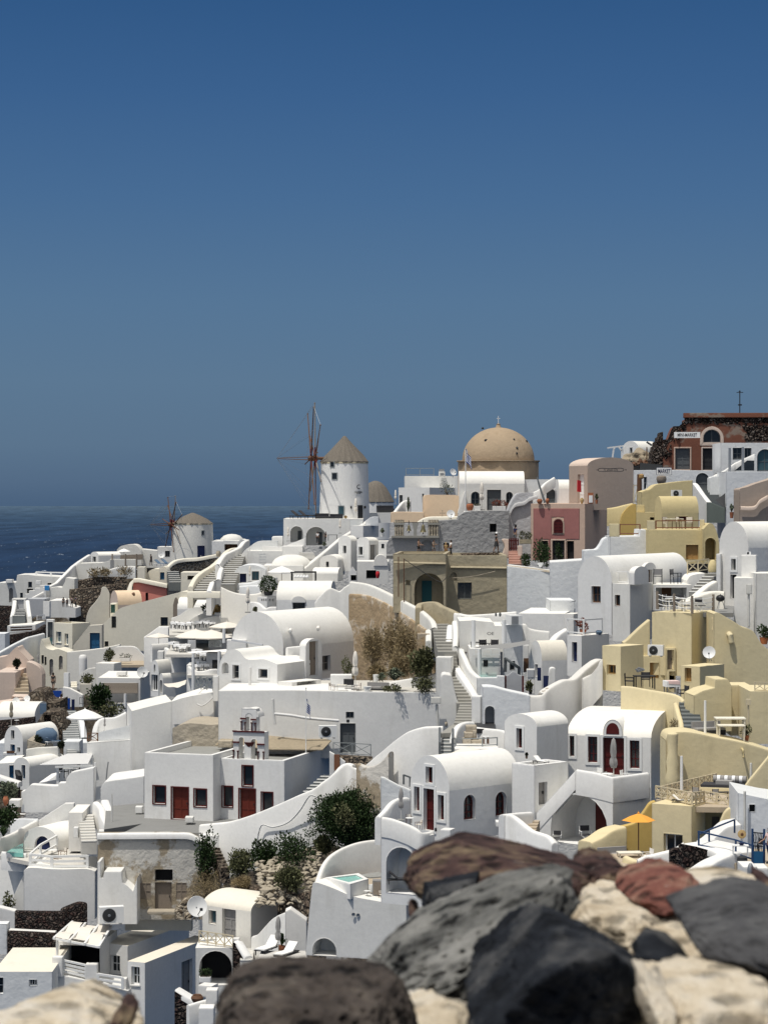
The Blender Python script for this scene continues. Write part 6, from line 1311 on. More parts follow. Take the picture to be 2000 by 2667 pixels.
q=MB();n=10;ar=[(12*s_+78*s_*math.cos(math.pi*i/n),390*s_+78*s_*math.sin(math.pi*i/n))for i in range(n+1)];q.add([(x,.06,z)for x,z in ar]+[(x,1.1,z)for x,z in ar],[(i,i+1,n+2+i,n+1+i)for i in range(n)]+[tuple(range(n+1)),tuple(range(n+1,2*n+2))]);q.build('hood','white',bt)
for z0,x0,x1,h in((258,-148,150,12),(-4,-148,150,14),(162,-148,-86,12),(150,80,150,12),(368,-76,-22,14),(362,22,72,14)):q=MB();q.box(x0*s_,-.09,z0*s_,x1*s_,-.004,(z0+h)*s_);q.build('red_band','red_wood',bt,ang=0)
for x,z0,z1 in((-140,10,100),(-98,10,95),(90,6,95),(140,6,95),(-66,275,352),(-30,272,345),(30,272,345),(64,270,342)):q=MB();q.lathe([(6*s_,z0*s_),(5*s_,(z1-14)*s_),(11*s_,(z1-6)*s_),(11*s_,z1*s_),(0,z1*s_)],8,(x*s_,-.06,0));q.build('red_column','red_wood',bt)
q=MB();q.lathe([(0,0),(22*s_,10*s_),(40*s_,34*s_),(52*s_,52*s_),(0,52*s_)],12,(2*s_,.1,118*s_),sy=.6);q.build('red_corbel','red_wood',bt)
q=MB();q.lathe([(22*s_,0),(14*s_,14*s_),(13*s_,110*s_),(0,110*s_)],10,(4*s_,.1,8*s_));q.build('pedestal','white',bt)
flag('flag','drooping blue and white striped flag on the tall pole at the church',985,308,1215,dl(800,D2,a_,800)+4.2,398,580,48,.035)
H('old_vault','rough beige unpainted vault behind the church roof',345,620,900,154,-168,6,R=5,m='beige_rough',cat='house',top=[(-168,655),(-100,625),(0,612),(150,625),(260,618),(320,612),(345,640)])
slab('earth_roof','bare earth and straw roof slope behind the belfry',[(200,800,152),(380,800,152),(690,835,151),(1130,838,150),(1205,760,152),(720,610,156.5),(600,590,157),(300,500,157.3),(240,500,157.3),(345,640,154.3)],'earth','roof')
bx('kerb_block','low beige kerb block left of the belfry',290,815,151.5,120,55,1.0,'beige_rough',cat='block');shrub('weed','little tuft of weeds on the earth roof',365,540,156,60,30,'leaf_olive',130,.1,2)
bx('plank_gate','orange brown plank door in a white post right of the church',1252,1020,146.5,48,138,.12,'orange_wood',cat='door');H('buttress','white post left of the orange brown plank door',1232,870,1090,147,1188,0,R=.6,cat='post',topx=[(1188,860),(1232,885)]);H('buttress','white post right of the orange brown plank door',1325,930,1090,146,1280,0,R=.6,cat='post',topx=[(1280,915),(1325,950)])
stairs('stairs','dark narrow steps between church and curved wall',(1010,1215,146),(1185,1060,150),.8,6,'stair_dark')
W('garden_wall','long white curved wall sweeping up from the church forecourt',[(60,1492,141.2),(180,1480,140.8),(320,1462,140.2),(500,1408,139),(700,1328,137.6),(900,1240,136.4),(1050,1180,136),(1150,1110,136),(1250,1028,136),(1335,962,136.2),(1380,985,136),(1432,1005,136),(1500,965,135.5),(1600,880,135),(1659,832,134.5),(1760,750,134),(1860,685,133.5),(1990,648,133),(2170,640,133)],h=3.4,th=.5)
q=MB();q.tube([P(*p)for p in cr([(560,1660,138.2),(600,1495,137.9),(700,1510,137.4),(830,1470,136.5),(930,1370,135.9),(1000,1260,135.6),(1040,1235,135.5),(1130,1275,135.5)],4)],.045,5);single(q,'cable','thin white cable looping over the long curved wall','white','cable')
deck('forecourt',[(-430,1480),(-760,1530),(-740,1330),(-400,1300),(190,1400),(820,1400),(640,1500),(60,1560),(-600,1560)],1470,145.5,'floor_grey')
pole('pole','thin white pole at the forecourt edge',-692,1520,146,300,.05,'white_old')
W('stair_wall','curved white bench wall left of the forecourt',[(-860,1290,153),(-815,1340,151.5),(-800,1410,149.5),(-770,1470,147.5),(-740,1530,146)],h=1.6,th=.5);W('stair_wall','second white bench wall inside the forecourt edge',[(-790,1275,154),(-750,1380,150.5),(-720,1410,149.5),(-700,1500,147)],h=1.3,th=.6)
W('terrace_wall','white kerb wall along the front of the forecourt',[(-805,1535,144.4),(-500,1532,144.4),(-100,1530,144.4),(60,1540,144.2),(160,1580,143.5),(240,1640,143)],h=1.6,th=.4)
bx('step','white doorstep block at the church door',-20,1465,144.8,70,45,.8,'white',cat='step');bx('step','white corner stone at the left end of the church',-455,1385,149.5,60,55,.7,'white',cat='block')
tile(500,2167)
H('ruin_wall','peeling ruined white facade with black upper opening and grey plank door',252,400,760,140.2,-815,0,R=.9,m='ruin',topx=[(-815,22),(-160,18),(-20,25),(41,55),(90,85),(131,115),(170,158),(201,205),(225,265),(242,330),(252,400)],ops=[('v','L',-321,326,-168,430,'K',dict(rec=.6,backmat='dark')),('d','L',-320,438,-176,690,'O',dict(nx=1,ny=1)),('s','L',-447,446,-355,580,'O',dict(rec=.08)),('s','L',-138,442,-45,582,'O',dict(rec=.08))])
bx('step','worn stone doorstep of the ruined facade',-260,705,139.4,240,26,1,'beige_rough',cat='step');H('stone_buttress','heap of tan stone blocks right of the plank door',0,590,760,139,-150,0,R=1.2,m='fieldstone',cat='stones',topx=[(-150,680),(-110,640),(-80,600),(0,570)])
W('stair_wall','white coping of the arched ruined facade',[(-820,18,140),(-160,14,140),(-20,20,140),(41,50,140),(131,110,140),(201,198,140),(238,310,140),(252,400,140)],h=.35,th=.5,smp=False)
H('retaining_wall','white wall with two small niches right of the ruined facade',430,10,300,140.6,60,0,R=1,topx=[(60,30),(200,35),(380,5),(432,0)])
stairs('stairs','dark crumbling steps beside the ruined facade',(290,330,137),(195,130,141),.5,7,'lava_brown',nose=None)
for i,(x,y,D,w,h,mt_,l_)in enumerate(((110,480,138.5,150,430,'leaf_deep','dark straggly bush hiding the right side of the ruined facade'),(120,570,137.5,300,190,'leaf_dry','dry yellow brown scrub below the dark straggly bush'),(440,410,135.5,230,210,'leaf_olive','feathery olive bush at the corner of the white wall'),(630,360,134.5,170,270,'leaf_deep','dark green upright bush on the rubble slope'),(880,350,133,300,290,'leaf_deep','broad dark green bush in the middle of the rubble slope'),(830,520,129.5,220,190,'leaf_olive','small green bush low on the rubble slope'),(440,470,133.5,170,70,'leaf_dry','rusty dry grass under the feathery olive bush'),(1120,180,134,120,120,'leaf_olive','pale green tuft under the big dark shrub'))):
    shrub('bush',l_,x,y,D,w*1.15,h*1.12,mt_,2600,.15,11,smp=True,up=.7)
tile(500,1700)
shrub('big_shrub','very large dark green oleander shrub against the curved white wall',1360,1660,134.2,640,450,'leaf_deep',24000,.14,46,dep=1.6,smp=True)
shrub('flowering_shrub','paler flowering branches within the very large dark shrub',1340,1500,132.8,220,200,'leaf_olive',800,.14,5);shrub('creeper','thin dry creeper climbing the curved white wall',1370,1280,135.3,150,190,'leaf_dry',300,.12,6);shrub('creeper','dark creeper hanging on the rubble beside the white wall',1590,1300,134.5,120,200,'leaf_deep',420,.13,5)
W('retaining_wall','rough grey rubble wall below the flight of the curved wall',[(1420,960,134.6),(1520,990,134),(1620,950,133.6),(1700,860,133.2)],h=6,th=.5,m='ruin')
tile(500,2167)
rr=random.Random(11)
mb=MB()
for i in range(460):
    x,y=rr.uniform(560,1110),rr.uniform(120,640)
    if y<120+(1100-x)*.28:continue
    v=P(x,y,134-(y-150)*.0115);mb.ico(v,rr.uniform(.04,.19)*(1.8 if i%14==0 else 1),1,.5,(1.3,1,.8),i)
o=single(mb,'rubble','loose pale stones scattered over the slope','beige_rough','rubble',kind='stuff');o['label']='loose pale stones scattered over the slope below the big shrub'
W('retaining_wall','rough brown stone wall under the rubble slope',[(330,470,134),(520,470,133),(700,500,131.5),(850,560,129.5),(960,520,128.5),(1045,520,127)],h=6,th=.8,m='lava_brown',smooth=False)
H('pool_house','white pool house wall with arched opening at its foot',1854,500,1120,115.3,985,16,xr=1930,cat='house',top=[(985,1060),(1000,850),(1020,640),(1040,470),(1060,440),(1130,456),(1240,498),(1350,545),(1430,570),(1540,590),(1659,606),(1740,575),(1800,530),(1854,492)],R=1,ops=[('V','L',1042,922,1246,1115,'K',dict(rec=1.3))])
W('terrace_wall','high curved white screen wall around the plunge pool',[(1105,425,117.5),(1150,300,118.2),(1200,225,118.8),(1260,175,119.4),(1340,132,120),(1430,100,120.5),(1530,80,121),(1640,70,121.5)],yb=440,th=.3)
deck('terrace_floor',[(1115,445),(1240,500),(1430,565),(1680,600),(1880,500),(1900,330),(1140,330)],540,118.6,'floor_tan')
t=thing('plunge_pool','small plunge pool with white rim and green water','pool',P(1330,450,118.4));q=MB();k=mpp(118.4)
B_=P(1330,450,118.4);rim=[Pz(x,y,Zat(370,118.8))-B_ for x,y in((1150,395),(1370,452),(1525,408),(1440,358))];inn=[Pz(x,y,Zat(370,118.8))-B_ for x,y in((1205,397),(1355,437),(1480,405),(1415,373))]
for i in range(4):j=(i+1)%4;q.poly([rim[i],rim[j],inn[j],inn[i]]);q.poly([rim[i],rim[j],rim[j]-Vector((0,0,.8)),rim[i]-Vector((0,0,.8))]);q.poly([inn[i],inn[j],inn[j]-Vector((0,0,.3)),inn[i]-Vector((0,0,.3))])
q.build('rim','white',t);q=MB();q.poly([v-Vector((0,0,.07))for v in inn]);q.build('water','water',t,ang=0)
bx('counter','grey wood fronted counter beside the plunge pool',1635,545,117.2,150,130,.6,'grey_wood',cat='counter',extra=[('door',.05,.08,.47,.9,'old_wood'),('door',.53,.08,.95,.9,'old_wood')])
slab('stone_slab','grey stone slab behind the plunge pool',[(1440,375,119.5),(1540,395,118.6),(1680,385,118.6),(1610,345,120.3)],'concrete','slab')
put('round_table',1515,560,116.7,'round white cafe table by the plunge pool',hp=50);put('wood_chair',1475,530,117.4,'canvas chair left of the white cafe table',-40,hp=65);put('wood_chair',1640,580,116.6,'wooden chair right of the white cafe table',50,hp=70);pots('seat','white moulded bucket seat behind the cafe table',1555,520,117.3,62,62,'paint_white',prof=[(.7,0),(1,.5),(.9,1),(.75,.95),(.7,.6),(0,.55)])
for x,y,l_ in((1395,716,'left round vent on the pool house wall'),(1435,722,'right round vent on the pool house wall')):
    q=MB();q.lathe([(.0,0),(.07,.01),(.085,.05),(.1,.0)],12);M=Matrix.Rotation(R_(90),4,'X');v=P(x,y,115.98);q.v=[tuple(M@Vector(p)+v)for p in q.v];single(q,'vent',l_,'metal','vent')
tile(1000,2167)
put('dark_lounger',150,450,109,'dark low bench inside the arched niche',90,s=.7)
tile(0,1250)
H('house','long white house with arched grey door on the far left skyline',645,850,1090,290,-30,0,R=6,m='white_old',topx=[(-30,892),(140,886),(148,822),(240,820),(330,830),(645,846)],ops=[('w','L',243,880,276,930,'S'),('w','L',410,890,445,910,'S'),('v','L',232,940,285,982,'K',dict(rec=.5,backmat='dark')),('D','L',78,935,112,1056,'G'),('w','L',174,975,197,1022,'S')])
bx('chimney','white domed chimney on the far left skyline house',85,890,290,55,30,1.2,'white',cat='chimney');bx('chimney','white little chimney on the wall below the skyline parapet',333,905,288.5,45,34,.8,'white',cat='chimney')
railing('railing','white parapet rail on the far left skyline house',[(312,830,291),(440,834,291),(570,836,291)],.52,'paint_white','',3,.08,1)
H('stair_wall','white stepped wall in front of the far left house',432,912,1075,284,216,0,R=1,topx=[(216,986),(249,985),(250,958),(299,958),(300,935),(344,935),(345,912),(432,911)])
W('stair_wall','long white diagonal stair wall climbing to the headland',[(395,930,281),(435,918,282),(500,888,284),(560,828,287),(640,745,292),(700,700,296),(785,645,301)],h=4,th=.5,smooth=False)
H('retaining_wall','white angular wall under the long diagonal stair',645,850,1040,279,428,0,R=3,m='white_old',topx=[(428,935),(490,925),(535,932),(562,880),(570,845),(645,856)])
bx('barrel','blue plastic water drum by the stepped wall',407,955,279,38,42,.5,'plastic_blue');H('house','flat bright white roofed house below the blue drum',655,1042,1190,272,425,0,R=6,topx=[(425,1045),(560,1042),(580,1080),(655,1110)])
W('stair_wall','white ramp parapet left of the blue drum',[(215,1060,274),(300,1010,276),(385,965,278)],h=2.5,smooth=False)
H('house','white cube with shadow painted grey on its face near the ramp parapet',388,1030,1180,271,235,0,R=4,m='grey_wall');H('chimney','white pier between ramp and flat roof',428,1050,1180,268,372,20,xr=440)  # cube is white; grey colour stands in for its shadowed face
H('house','white hooded stair chapel with steps on the far left',222,1026,1140,266,103,0,R=1.5,m='white',ops=[('v','L',118,1036,205,1120,'K',dict(rec=.15,backmat='grey_wall'))])
stairs('stairs','short dark steps of the hooded stair chapel',(162,1182,262),(160,1115,265.5),1.45,5,'stair_dark')
W('stair_wall','white curb left of the hooded stair steps',[(85,1180,262),(100,1110,264),(110,1040,266)],h=2,th=.5);W('stair_wall','white curb right of the hooded stair steps',[(238,1180,262),(228,1110,264),(220,1040,266)],h=2,th=.5)
H('house','white low roofed house with dark pergola opening on the far left',308,1262,1345,258,62,0,R=7.5,topx=[(62,1262),(308,1250)],ops=[('v','L',88,1262,278,1318,'K',dict(rec=.8,backmat='brown_wood'))])
q=MB()
for yy in(1268,1288,1312):q.bar(P(85,yy,257.6),P(282,yy-8,257.6),.1)
single(q,'shutter_rail','white slatted rail across the dark pergola opening','paint_white','rail')
railing('picket_fence','little white picket fence beside the far left low roof',[(320,1215,259),(385,1205,260)],.55,'paint_white','|',1.6,.03)
W('retaining_wall','dark dry stone wall under the far left low roof',[(45,1345,254),(200,1325,255),(330,1300,256),(410,1250,258)],h=5,th=.6,m='lava',smooth=False);W('retaining_wall','dark dry stone wall at the far left edge',[(-40,1085,270),(95,1090,270)],h=5,th=.6,m='lava',smooth=False)
H('house','bluish white house corner at the far left edge',45,1330,1480,250,-40,0,R=3,m='white_blue');W('retaining_wall','upper dark terrace wall on the headland',[(640,880,284),(740,860,285),(830,838,286),(1095,838,287)],h=6,th=.7,m='lava_brown',smooth=False)
W('retaining_wall','lower dark terrace wall on the headland',[(615,945,276),(760,935,277),(930,905,278),(1080,895,279)],h=6,th=.7,m='lava_brown',smooth=False)
for i,(x,y,w,h,l_)in enumerate(((800,835,110,60,'dry bush left on the headland terrace'),(920,830,130,55,'dry bush in the middle of the headland terrace'),(1080,825,140,70,'dry bush right on the headland terrace'))):shrub('bush',l_,x,y,286,w,h,'leaf_dry',420,.35,5)
H('house','small white vault with dark door on the headland',852,655,760,300,782,55,xr=1045,rise=32,ops=[('d','L',800,662,828,708,'S')])
H('retaining_wall','grey white terrace wall below the small headland vault',955,700,860,293,640,0,R=4,m='white_old',topx=[(640,750),(690,722),(880,716),(955,694)])
H('house','grey white house with curved roof on the headland skyline',1224,640,740,307,1010,0,R=4,m='white_old',top=[(1010,605),(1045,572),(1110,560),(1170,562),(1210,600),(1224,640)])
put('open_parasol',1072,686,304,'pale open parasol before the curved headland roof',s=.53);slab('wood_screen','brown timber screen on the headland',[(1040,690,300),(1235,690,300),(1235,642,300),(1040,650,300)],'old_wood','fence')
for x in(970,1085,1180):pole('post',{970:'left timber post on the headland wall',1085:'middle timber post on the headland wall',1180:'right timber post on the headland wall'}[x],x,770,297,130,.12,'old_wood')
H('retaining_wall','white wall under the brown timber screen',1182,686,780,298,950,0,R=1,m='white_old');W('boundary_wall','white path wall on the headland slope',[(768,810,290),(860,780,292),(935,760,294),(960,700,297)],h=1.5,smooth=False);W('boundary_wall','low rough white wall on the headland slope',[(920,790,289),(1000,760,290),(1120,745,291),(1170,750,291)],h=1.6)
H('house','plain white far wall left of the black clad person',1372,612,760,309,1212,0,R=4,m='white_old',topx=[(1212,598),(1372,614)]);H('house','white block with dark window at the small windmill',1492,578,760,303,1360,0,R=4,ops=[('w','L',1427,612,1468,666,'S')])
person('person dressed in black standing on the headland path',1305,738,296,hp=95,top='charcoal',low='charcoal',dress=True,rz=60)
put('blue_lounger',1390,745,290,'blue covered lounger left under the small windmill',60);put('blue_lounger',1450,742,290,'blue covered lounger right under the small windmill',60);put('satellite_dish',1395,690,300,'small white dish and pole beside the small windmill',0,hp=70)
H('house','cream block with slate blue door beside the narrow steps',1478,760,960,254,1376,0,R=3,m='cream',top=[(1376,765),(1420,750),(1450,790),(1478,890)],ops=[('d','L',1384,798,1420,862,'B')])
stairs('stairs','narrow slate steps between cream walls',(1515,895,248),(1492,790,254),1.3,6,'stair_dark');H('house','cream low house with dark opening right of the narrow steps',1960,800,980,247,1562,0,R=4,m='cream',ops=[('v','L',1620,828,1680,862,'K',dict(rec=.6,backmat='dark'))])
bx('chimney','thick cream chimney above the salmon wall',1228,880,256,66,130,1.8,'cream',cat='chimney');H('house','cream rounded roof between chimney and slate blue door',1385,800,900,257,1262,0,R=4,m='cream',top=[(1262,815),(1310,775),(1385,770)])
H('salmon_wall','salmon pink wall with one narrow dark slit window',1442,905,1080,250,1150,0,R=.8,m='salmon',cat='wall',topx=[(1150,858),(1185,858),(1442,908)],ops=[('v','L',1258,975,1280,1045,'K',dict(rec=.3,backmat='dark'))])
W('ledge','cream coping along the salmon pink wall',[(1138,1000,249.6),(1142,890,249.7),(1155,852,249.7),(1200,850,249.7),(1445,900,249.7)],h=.45,th=.9,m='cream',cat='coping',smooth=False);H('buttress','grey cream block right of the salmon wall',1570,915,1060,250.5,1442,0,R=3,m='cream_grey',cat='house')
H('house','pale peach barrel vault with two eyebrow vents',1020,1082,1130,246,952,62,xr=1228,rise=122,m='pink_beige',rm='peach');
for x,l_ in((1075,'left eyebrow vent on the pale peach vault'),(1152,'right eyebrow vent on the pale peach vault')):
    q=MB();q.ico(P(x,997,247.3),.32,2,.1,(.7,.6,1));single(q,'roof_vent',l_,'brown_wood','vent')
H('retaining_wall','tall S curved cream wall with its shade put into the colour',948,985,1290,243,742,-8,R=.7,m='cream_grey',top=[(742,1250),(748,1185),(775,1115),(830,1050),(868,990),(882,932),(918,930),(940,960),(948,985)])  # greyer cream puts the wall's shade into its colour
H('house','large plain cream house with small dark windows and sloping roofline',1662,968,1480,238,878,4,R=4.5,m='cream',top=[(878,1255),(960,1180),(1035,1112),(1120,1085),(1250,1050),(1500,985),(1570,968),(1662,968)],ops=[('w','L',964,1178,1003,1280,'K'),('w','L',1388,1186,1450,1262,'K'),('w','L',904,1395,936,1440,'K')])
H('house','bright white vault with dark arched door at the cream house end',1800,1120,1250,236,1532,5,R=4,ax='R',rise=100);H('doorway','brown pointed doorway at the right end of the cream house',1535,1020,1250,236.5,1496,0,R=.8,m='old_wood',top=[(1496,1080),(1515,1018),(1535,1040)])
H('house','white green door cabin behind the cream roofline',1000,1070,1200,241,952,0,R=2,m='cream',ops=[('d','L',957,1078,994,1150,'E')])
H('house','cream house with two white framed windows and hollow roof terrace',626,1242,1520,236,464,40,xr=778,m='cream',par=1.0,ops=[('w','L',486,1312,530,1405,'W',dict(pane='glass_teal',sill=1)),('w','L',560,1328,590,1425,'W',dict(pane='glass_teal',sill=1))])
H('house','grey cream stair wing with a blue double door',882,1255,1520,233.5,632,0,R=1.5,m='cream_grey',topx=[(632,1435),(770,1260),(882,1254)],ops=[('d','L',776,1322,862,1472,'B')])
t=thing('gate','teal picket gate beside the cream house','gate',P(420,1455,232));k=mpp(232)
for i in range(6):q=MB();q.box((-32+i*11)*k,0,0,(-24+i*11)*k,.05,(95-6*i+i*i)*k);q.build('picket','teal_wood',t,ang=0)
H('doorway','white framed dark doorway beside the teal gate',462,1208,1420,238,398,0,R=1,cat='doorway',ops=[('d','L',412,1228,455,1400,'S')])
H('house','cream lower house with arched recesses and two small windows',580,1490,1800,229,344,6,R=3,m='cream',top=[(344,1440),(358,1378),(375,1405),(395,1450),(450,1472),(480,1465),(515,1465),(580,1490)],ops=[('w','L',358,1515,378,1590,'K'),('w','L',385,1528,401,1600,'K'),('D','L',427,1548,459,1690,'G'),('D','L',508,1520,541,1640,'G')])
H('retaining_wall','pale wall with cream coping below the blue double door',1035,1425,1760,227,578,0,R=1,m='white_warm',topx=[(578,1490),(750,1474),(900,1455),(1035,1424)])
pots('round_pillar','round topped white pillar below the blue double door',717,1700,222,72,190,'white','pillar',prof=[(1,0),(1,.8),(.93,.92),(.6,.985),(0,1)])
H('retaining_wall','white curved terrace wall with planters',1292,1530,1800,224,950,0,R=.8,top=[(950,1495),(1000,1448),(1090,1440),(1170,1450),(1230,1510),(1292,1560)])
W('boundary_wall','light blue white diagonal wall at the far left',[(-20,1505,222),(130,1420,226),(250,1360,230),(390,1325,234)],h=4,th=.4,m='white_blue',smooth=False)
shrub('bush','spiky green bush on the white planter terrace',935,1582,220,100,115,'leaf_olive',420,.2,4);planter('planter','white trough of grey plants on the planter terrace',1085,1570,220.5,85,32,'white','leaf_deep',35,160)
deck('terrace_floor',[(940,1600),(1290,1600),(1280,1555),(950,1560)],1590,220,'floor_tan')
H('house','pink beige house edge with stepped gable at the lower far left',252,1560,1820,214,-30,0,R=3,m='pink_beige',top=[(-30,1540),(60,1520),(110,1472),(150,1445),(175,1482),(252,1562)])
put('grey_parasol',328,1620,212,'folded navy awning umbrella beside the pink beige house',hp=110)
tile(0,1700)
H('house','pink beige shoulder wall right of the pink steps',366,180,420,211,228,0,R=2,m='pink_beige',top=[(228,82),(270,90),(335,128),(366,190)]);stairs('stairs','pale pink beige steps on the far left',(190,365,207),(175,180,212),1.3,6,'floor_tan',nose=None)
H('house','pink beige flat block left of the pale pink steps',136,172,420,208,-40,0,R=8,m='pink_beige');W('boundary_wall','pale pink ramp wall across the far left corner',[(-30,440,203),(60,420,203.5),(200,395,204),(250,360,205)],h=2,m='pink_beige',th=1.5)
ball_tree('topiary','black ball topiary on the pink beige roof',145,145,210,26,82,'leaf_black',700,.16,'charcoal')
person('person with long dark hair, black top and bare legs walking on the left path',460,322,213,hp=148,top='charcoal',low='old_wood',shorts=True,rz=170)
person('person in white shirt and white shorts at the top of the slate stairs',530,512,201,hp=152,top='cloth',low='cloth',shorts=True,rz=150)
tile(0,1250)
for x,h_,c_,l_ in((548,66,'charcoal','leftmost of the people sitting by the far left rocks, in black'),(580,58,'slate_wood','second person from the left by the far left rocks'),(620,75,'cloth_pink','third person by the far left rocks, in a light pink top'),(655,80,'navy','rightmost person by the far left rocks, in navy')):person(l_,x,1100,265,hp=h_+20,top=c_,low='charcoal',rz=x)
tile(0,1700)
H('retaining_wall','white sloped garden wall beside the blue gate',712,365,470,206,543,0,R=.8,topx=[(543,300),(600,310),(712,368)]);bx('panel','white leaning panel by the left path',578,310,210,46,135,.3,'paint_white',rz=-20,cat='panel')
stairs('stairs','pale yellow little steps by the round white wall',(640,310,212),(640,250,215),.6,3,'cream',nose=None);H('retaining_wall','white wall with rounded shoulder around a bush',828,140,320,213,680,0,R=.6,top=[(680,270),(686,200),(735,152),(790,136),(828,134)])
shrub('bush','yellow green bush in the rounded white wall',757,264,211,100,90,'leaf_olive',420,.2,4);H('retaining_wall','grey green panel under the rounded wall bush',790,272,370,210,690,0,R=.8,m='cream_grey')
H('house','white block house left of the flat taverna roof',985,95,290,212,825,14,R=2);H('house','flat white taverna roof with shaded front and grey slats',1215,222,460,203,848,0,R=8,topx=[(848,218),(1215,222)],ops=[('v','L',870,262,1195,440,'K',dict(rec=1.5))])
q=MB()
for i in range(9):q.bar(P(892+14*i*.6,270+10*i,202.3-.3*i),P(1192,270+10*i,202.3-.3*i),.32,.05)
single(q,'slatted_awning','grey slatted awning on the shaded taverna front','old_wood','awning');pole('post','white post under the grey slatted awning',1082,515,199,158,.14,'paint_white')
bx('roof_hatch','white square hatch on the flat taverna roof',1055,195,205,80,30,1.2,'white',cat='hatch');put('satellite_dish',1232,240,200,'big cream dish at the corner of the flat taverna roof',20,hp=120)
shrub('tree','dark dense tree under the taverna roof',865,520,199,200,240,'leaf_deep',1500,.25,8,cat='tree');shrub('bush','reddish green bush below the dark dense tree',960,555,197,210,110,'leaf_olive',700,.22,6);railing('railing','thin black gate railing by the white garden wall',[(690,450,200),(770,460,200)],.65,'black_metal','|',.9,.015)
bx('gate','bright royal blue gate leaf by the slate stairs',580,490,199,52,95,.1,'royal',cat='gate');bx('gate','dark navy gate leaf right of the royal blue gate',632,500,198,26,95,.1,'navy',cat='gate');bx('blue_board','worn blue door panel among the brown rocks',372,530,190,55,90,.12,'cushion_blue',cat='door');bx('gate','blue slanted railing panel above the brown rocks',495,385,204,75,55,.1,'royal',cat='gate')
H('stone_buttress','dark brown stone ruin beside the slate stairs',575,640,760,182,288,0,R=4,m='lava_brown',cat='ruin',topx=[(288,660),(330,590),(375,522),(500,515),(530,560),(555,640),(575,735)],ops=[('v','L',378,540,440,640,'K',dict(rec=.4,backmat='lava'))])
H('stone_buttress','brown stone mass below the far left dishes',515,400,560,193,256,0,R=5,m='lava_brown',cat='ruin',top=[(256,345),(360,340),(400,420),(450,440),(515,425)])
stairs('stairs','long dark slate stairs with bright white edges on the left',(622,768,177),(590,500,193),1.3,14,'stair_dark');stairs('stairs','short lower slate stairs with white rails on the left',(635,880,171),(640,815,174),1.05,4,'stair_dark')
W('stair_wall','grey white wall right of the long slate stairs',[(705,780,176),(690,640,181),(670,560,186)],h=2.2,th=.5,m='white_blue')
H('house','white tilted roof awning house at the left edge',298,560,620,189,-40,6,R=5,ax='R',rise=112);
put('satellite_dish',140,462,192,'grey dish left on the tilted white roof',20,hp=75);put('satellite_dish',232,455,192.5,'grey dish right on the tilted white roof',-30,hp=85);put('olive_parasol',98,640,185,'furled olive parasol before the tilted white roof',hp=215);put('round_table',145,620,184,'white round table by the furled olive parasol',hp=36)
W('retaining_wall','dark shadowed stone wall under the tilted white roof',[(-40,590,186),(140,575,186),(300,555,186)],h=3.5,th=.5,m='lava',smooth=False)
put('open_parasol',735,745,171,'large white open parasol with fringed edge over the slate stairs',hp=258)
tile(0,1820,280/1659)
H('house','white barrel vaulted house with blue door under a tall gable window',355,672,1000,178,68,33,xr=910,rise=238,ops=[('w','L',170,488,220,626,'S',dict(nx=0)),('d','L',162,708,230,862,'B'),('w','L',268,752,308,826,'S')])
H('house','bluish white flat house at the left edge beside the blue door',112,690,960,180,-60,0,R=5,m='white_blue');bx('flower_box','white flower box with brown plants by the blue door',150,880,176,190,50,.6,'white',cat='flower box',extra=[('plants',.3,.9,.95,1.6,'brown_wood')])
H('planter_wall','beige stone terrace wall with blue cushioned seats',690,720,860,173.5,420,0,R=4.5,m='beige_rough',topx=[(420,640),(690,722)]);H('terrace_wall','rough pale wall in front of the blue cushioned seats',905,760,960,171,400,0,R=.6,m='white_old',topx=[(400,790),(560,765),(905,750)]);H('terrace_wall','smooth grey white wall beside the slate stairs foot',1228,665,900,172.5,980,0,R=2,m='white_blue')
put('blue_lounger',730,690,174.5,'blue cushioned lounger left on the beige terrace',60,hp=120);put('blue_lounger',820,700,174,'blue cushioned lounger right on the beige terrace',120,hp=95);q=MB();q.ico(P(720,570,174.3),.9,2,.05,(1,.4,.7));single(q,'cushion','big blue grey cushion standing on the beige terrace','cushion_blue','cushion')
shrub('bush','dark clipped bush left of the big blue cushion',582,665,174,120,95,'leaf_black',420,.14,4);ball_tree('topiary','round black shrub by the slate stairs foot',942,745,170.8,42,75,'leaf_black',600,.12,None)
H('house','white lower vaulted house with tall blue window',455,1050,1420,168,212,33,xr=1010,rise=128,ops=[('w','L',333,1026,388,1242,'B',dict(nx=0,ny=0))]);H('house','white flat roofed house with saturated blue door at the left edge',218,996,1330,169.5,-60,0,R=5,topx=[(-60,1005),(218,990)],ops=[('d','L',143,1030,210,1275,'B')])
q=MB();q.tube([P(240,1150,166.5),P(275,1145,166.5),P(292,1200,166.3),P(290,1300,166.3)],.25,7);single(q,'hanging_coat','dark cloth hanging by the tall blue window','charcoal','cloth')
t=thing('pergola','white slatted pergola roof over a dining terrace','pergola',P(890,1340,160.5));k=mpp(160.5)
for x,y,h in((0,0,280),(520,2,300),(-20,4.5,320),(400,4.5,320)):q=MB();q.bar((x*k,y,0),(x*k,y,h*k),.16);q.build('post','paint_white',t,ang=0)
for i in range(14):f=i/13;q=MB();q.bar((-260*k+i*18*k,5.4*f-.3,(285+20*f)*k+.2),(480*k-i*6*k,5.4*f-.3,(300+20*f)*k+.2),.26,.05);q.build('slat','canvas_white',t,ang=0)
q=MB();q.bar((-40*k,0,283*k),(545*k,0,300*k),.14);q.build('beam','paint_white',t,ang=0)
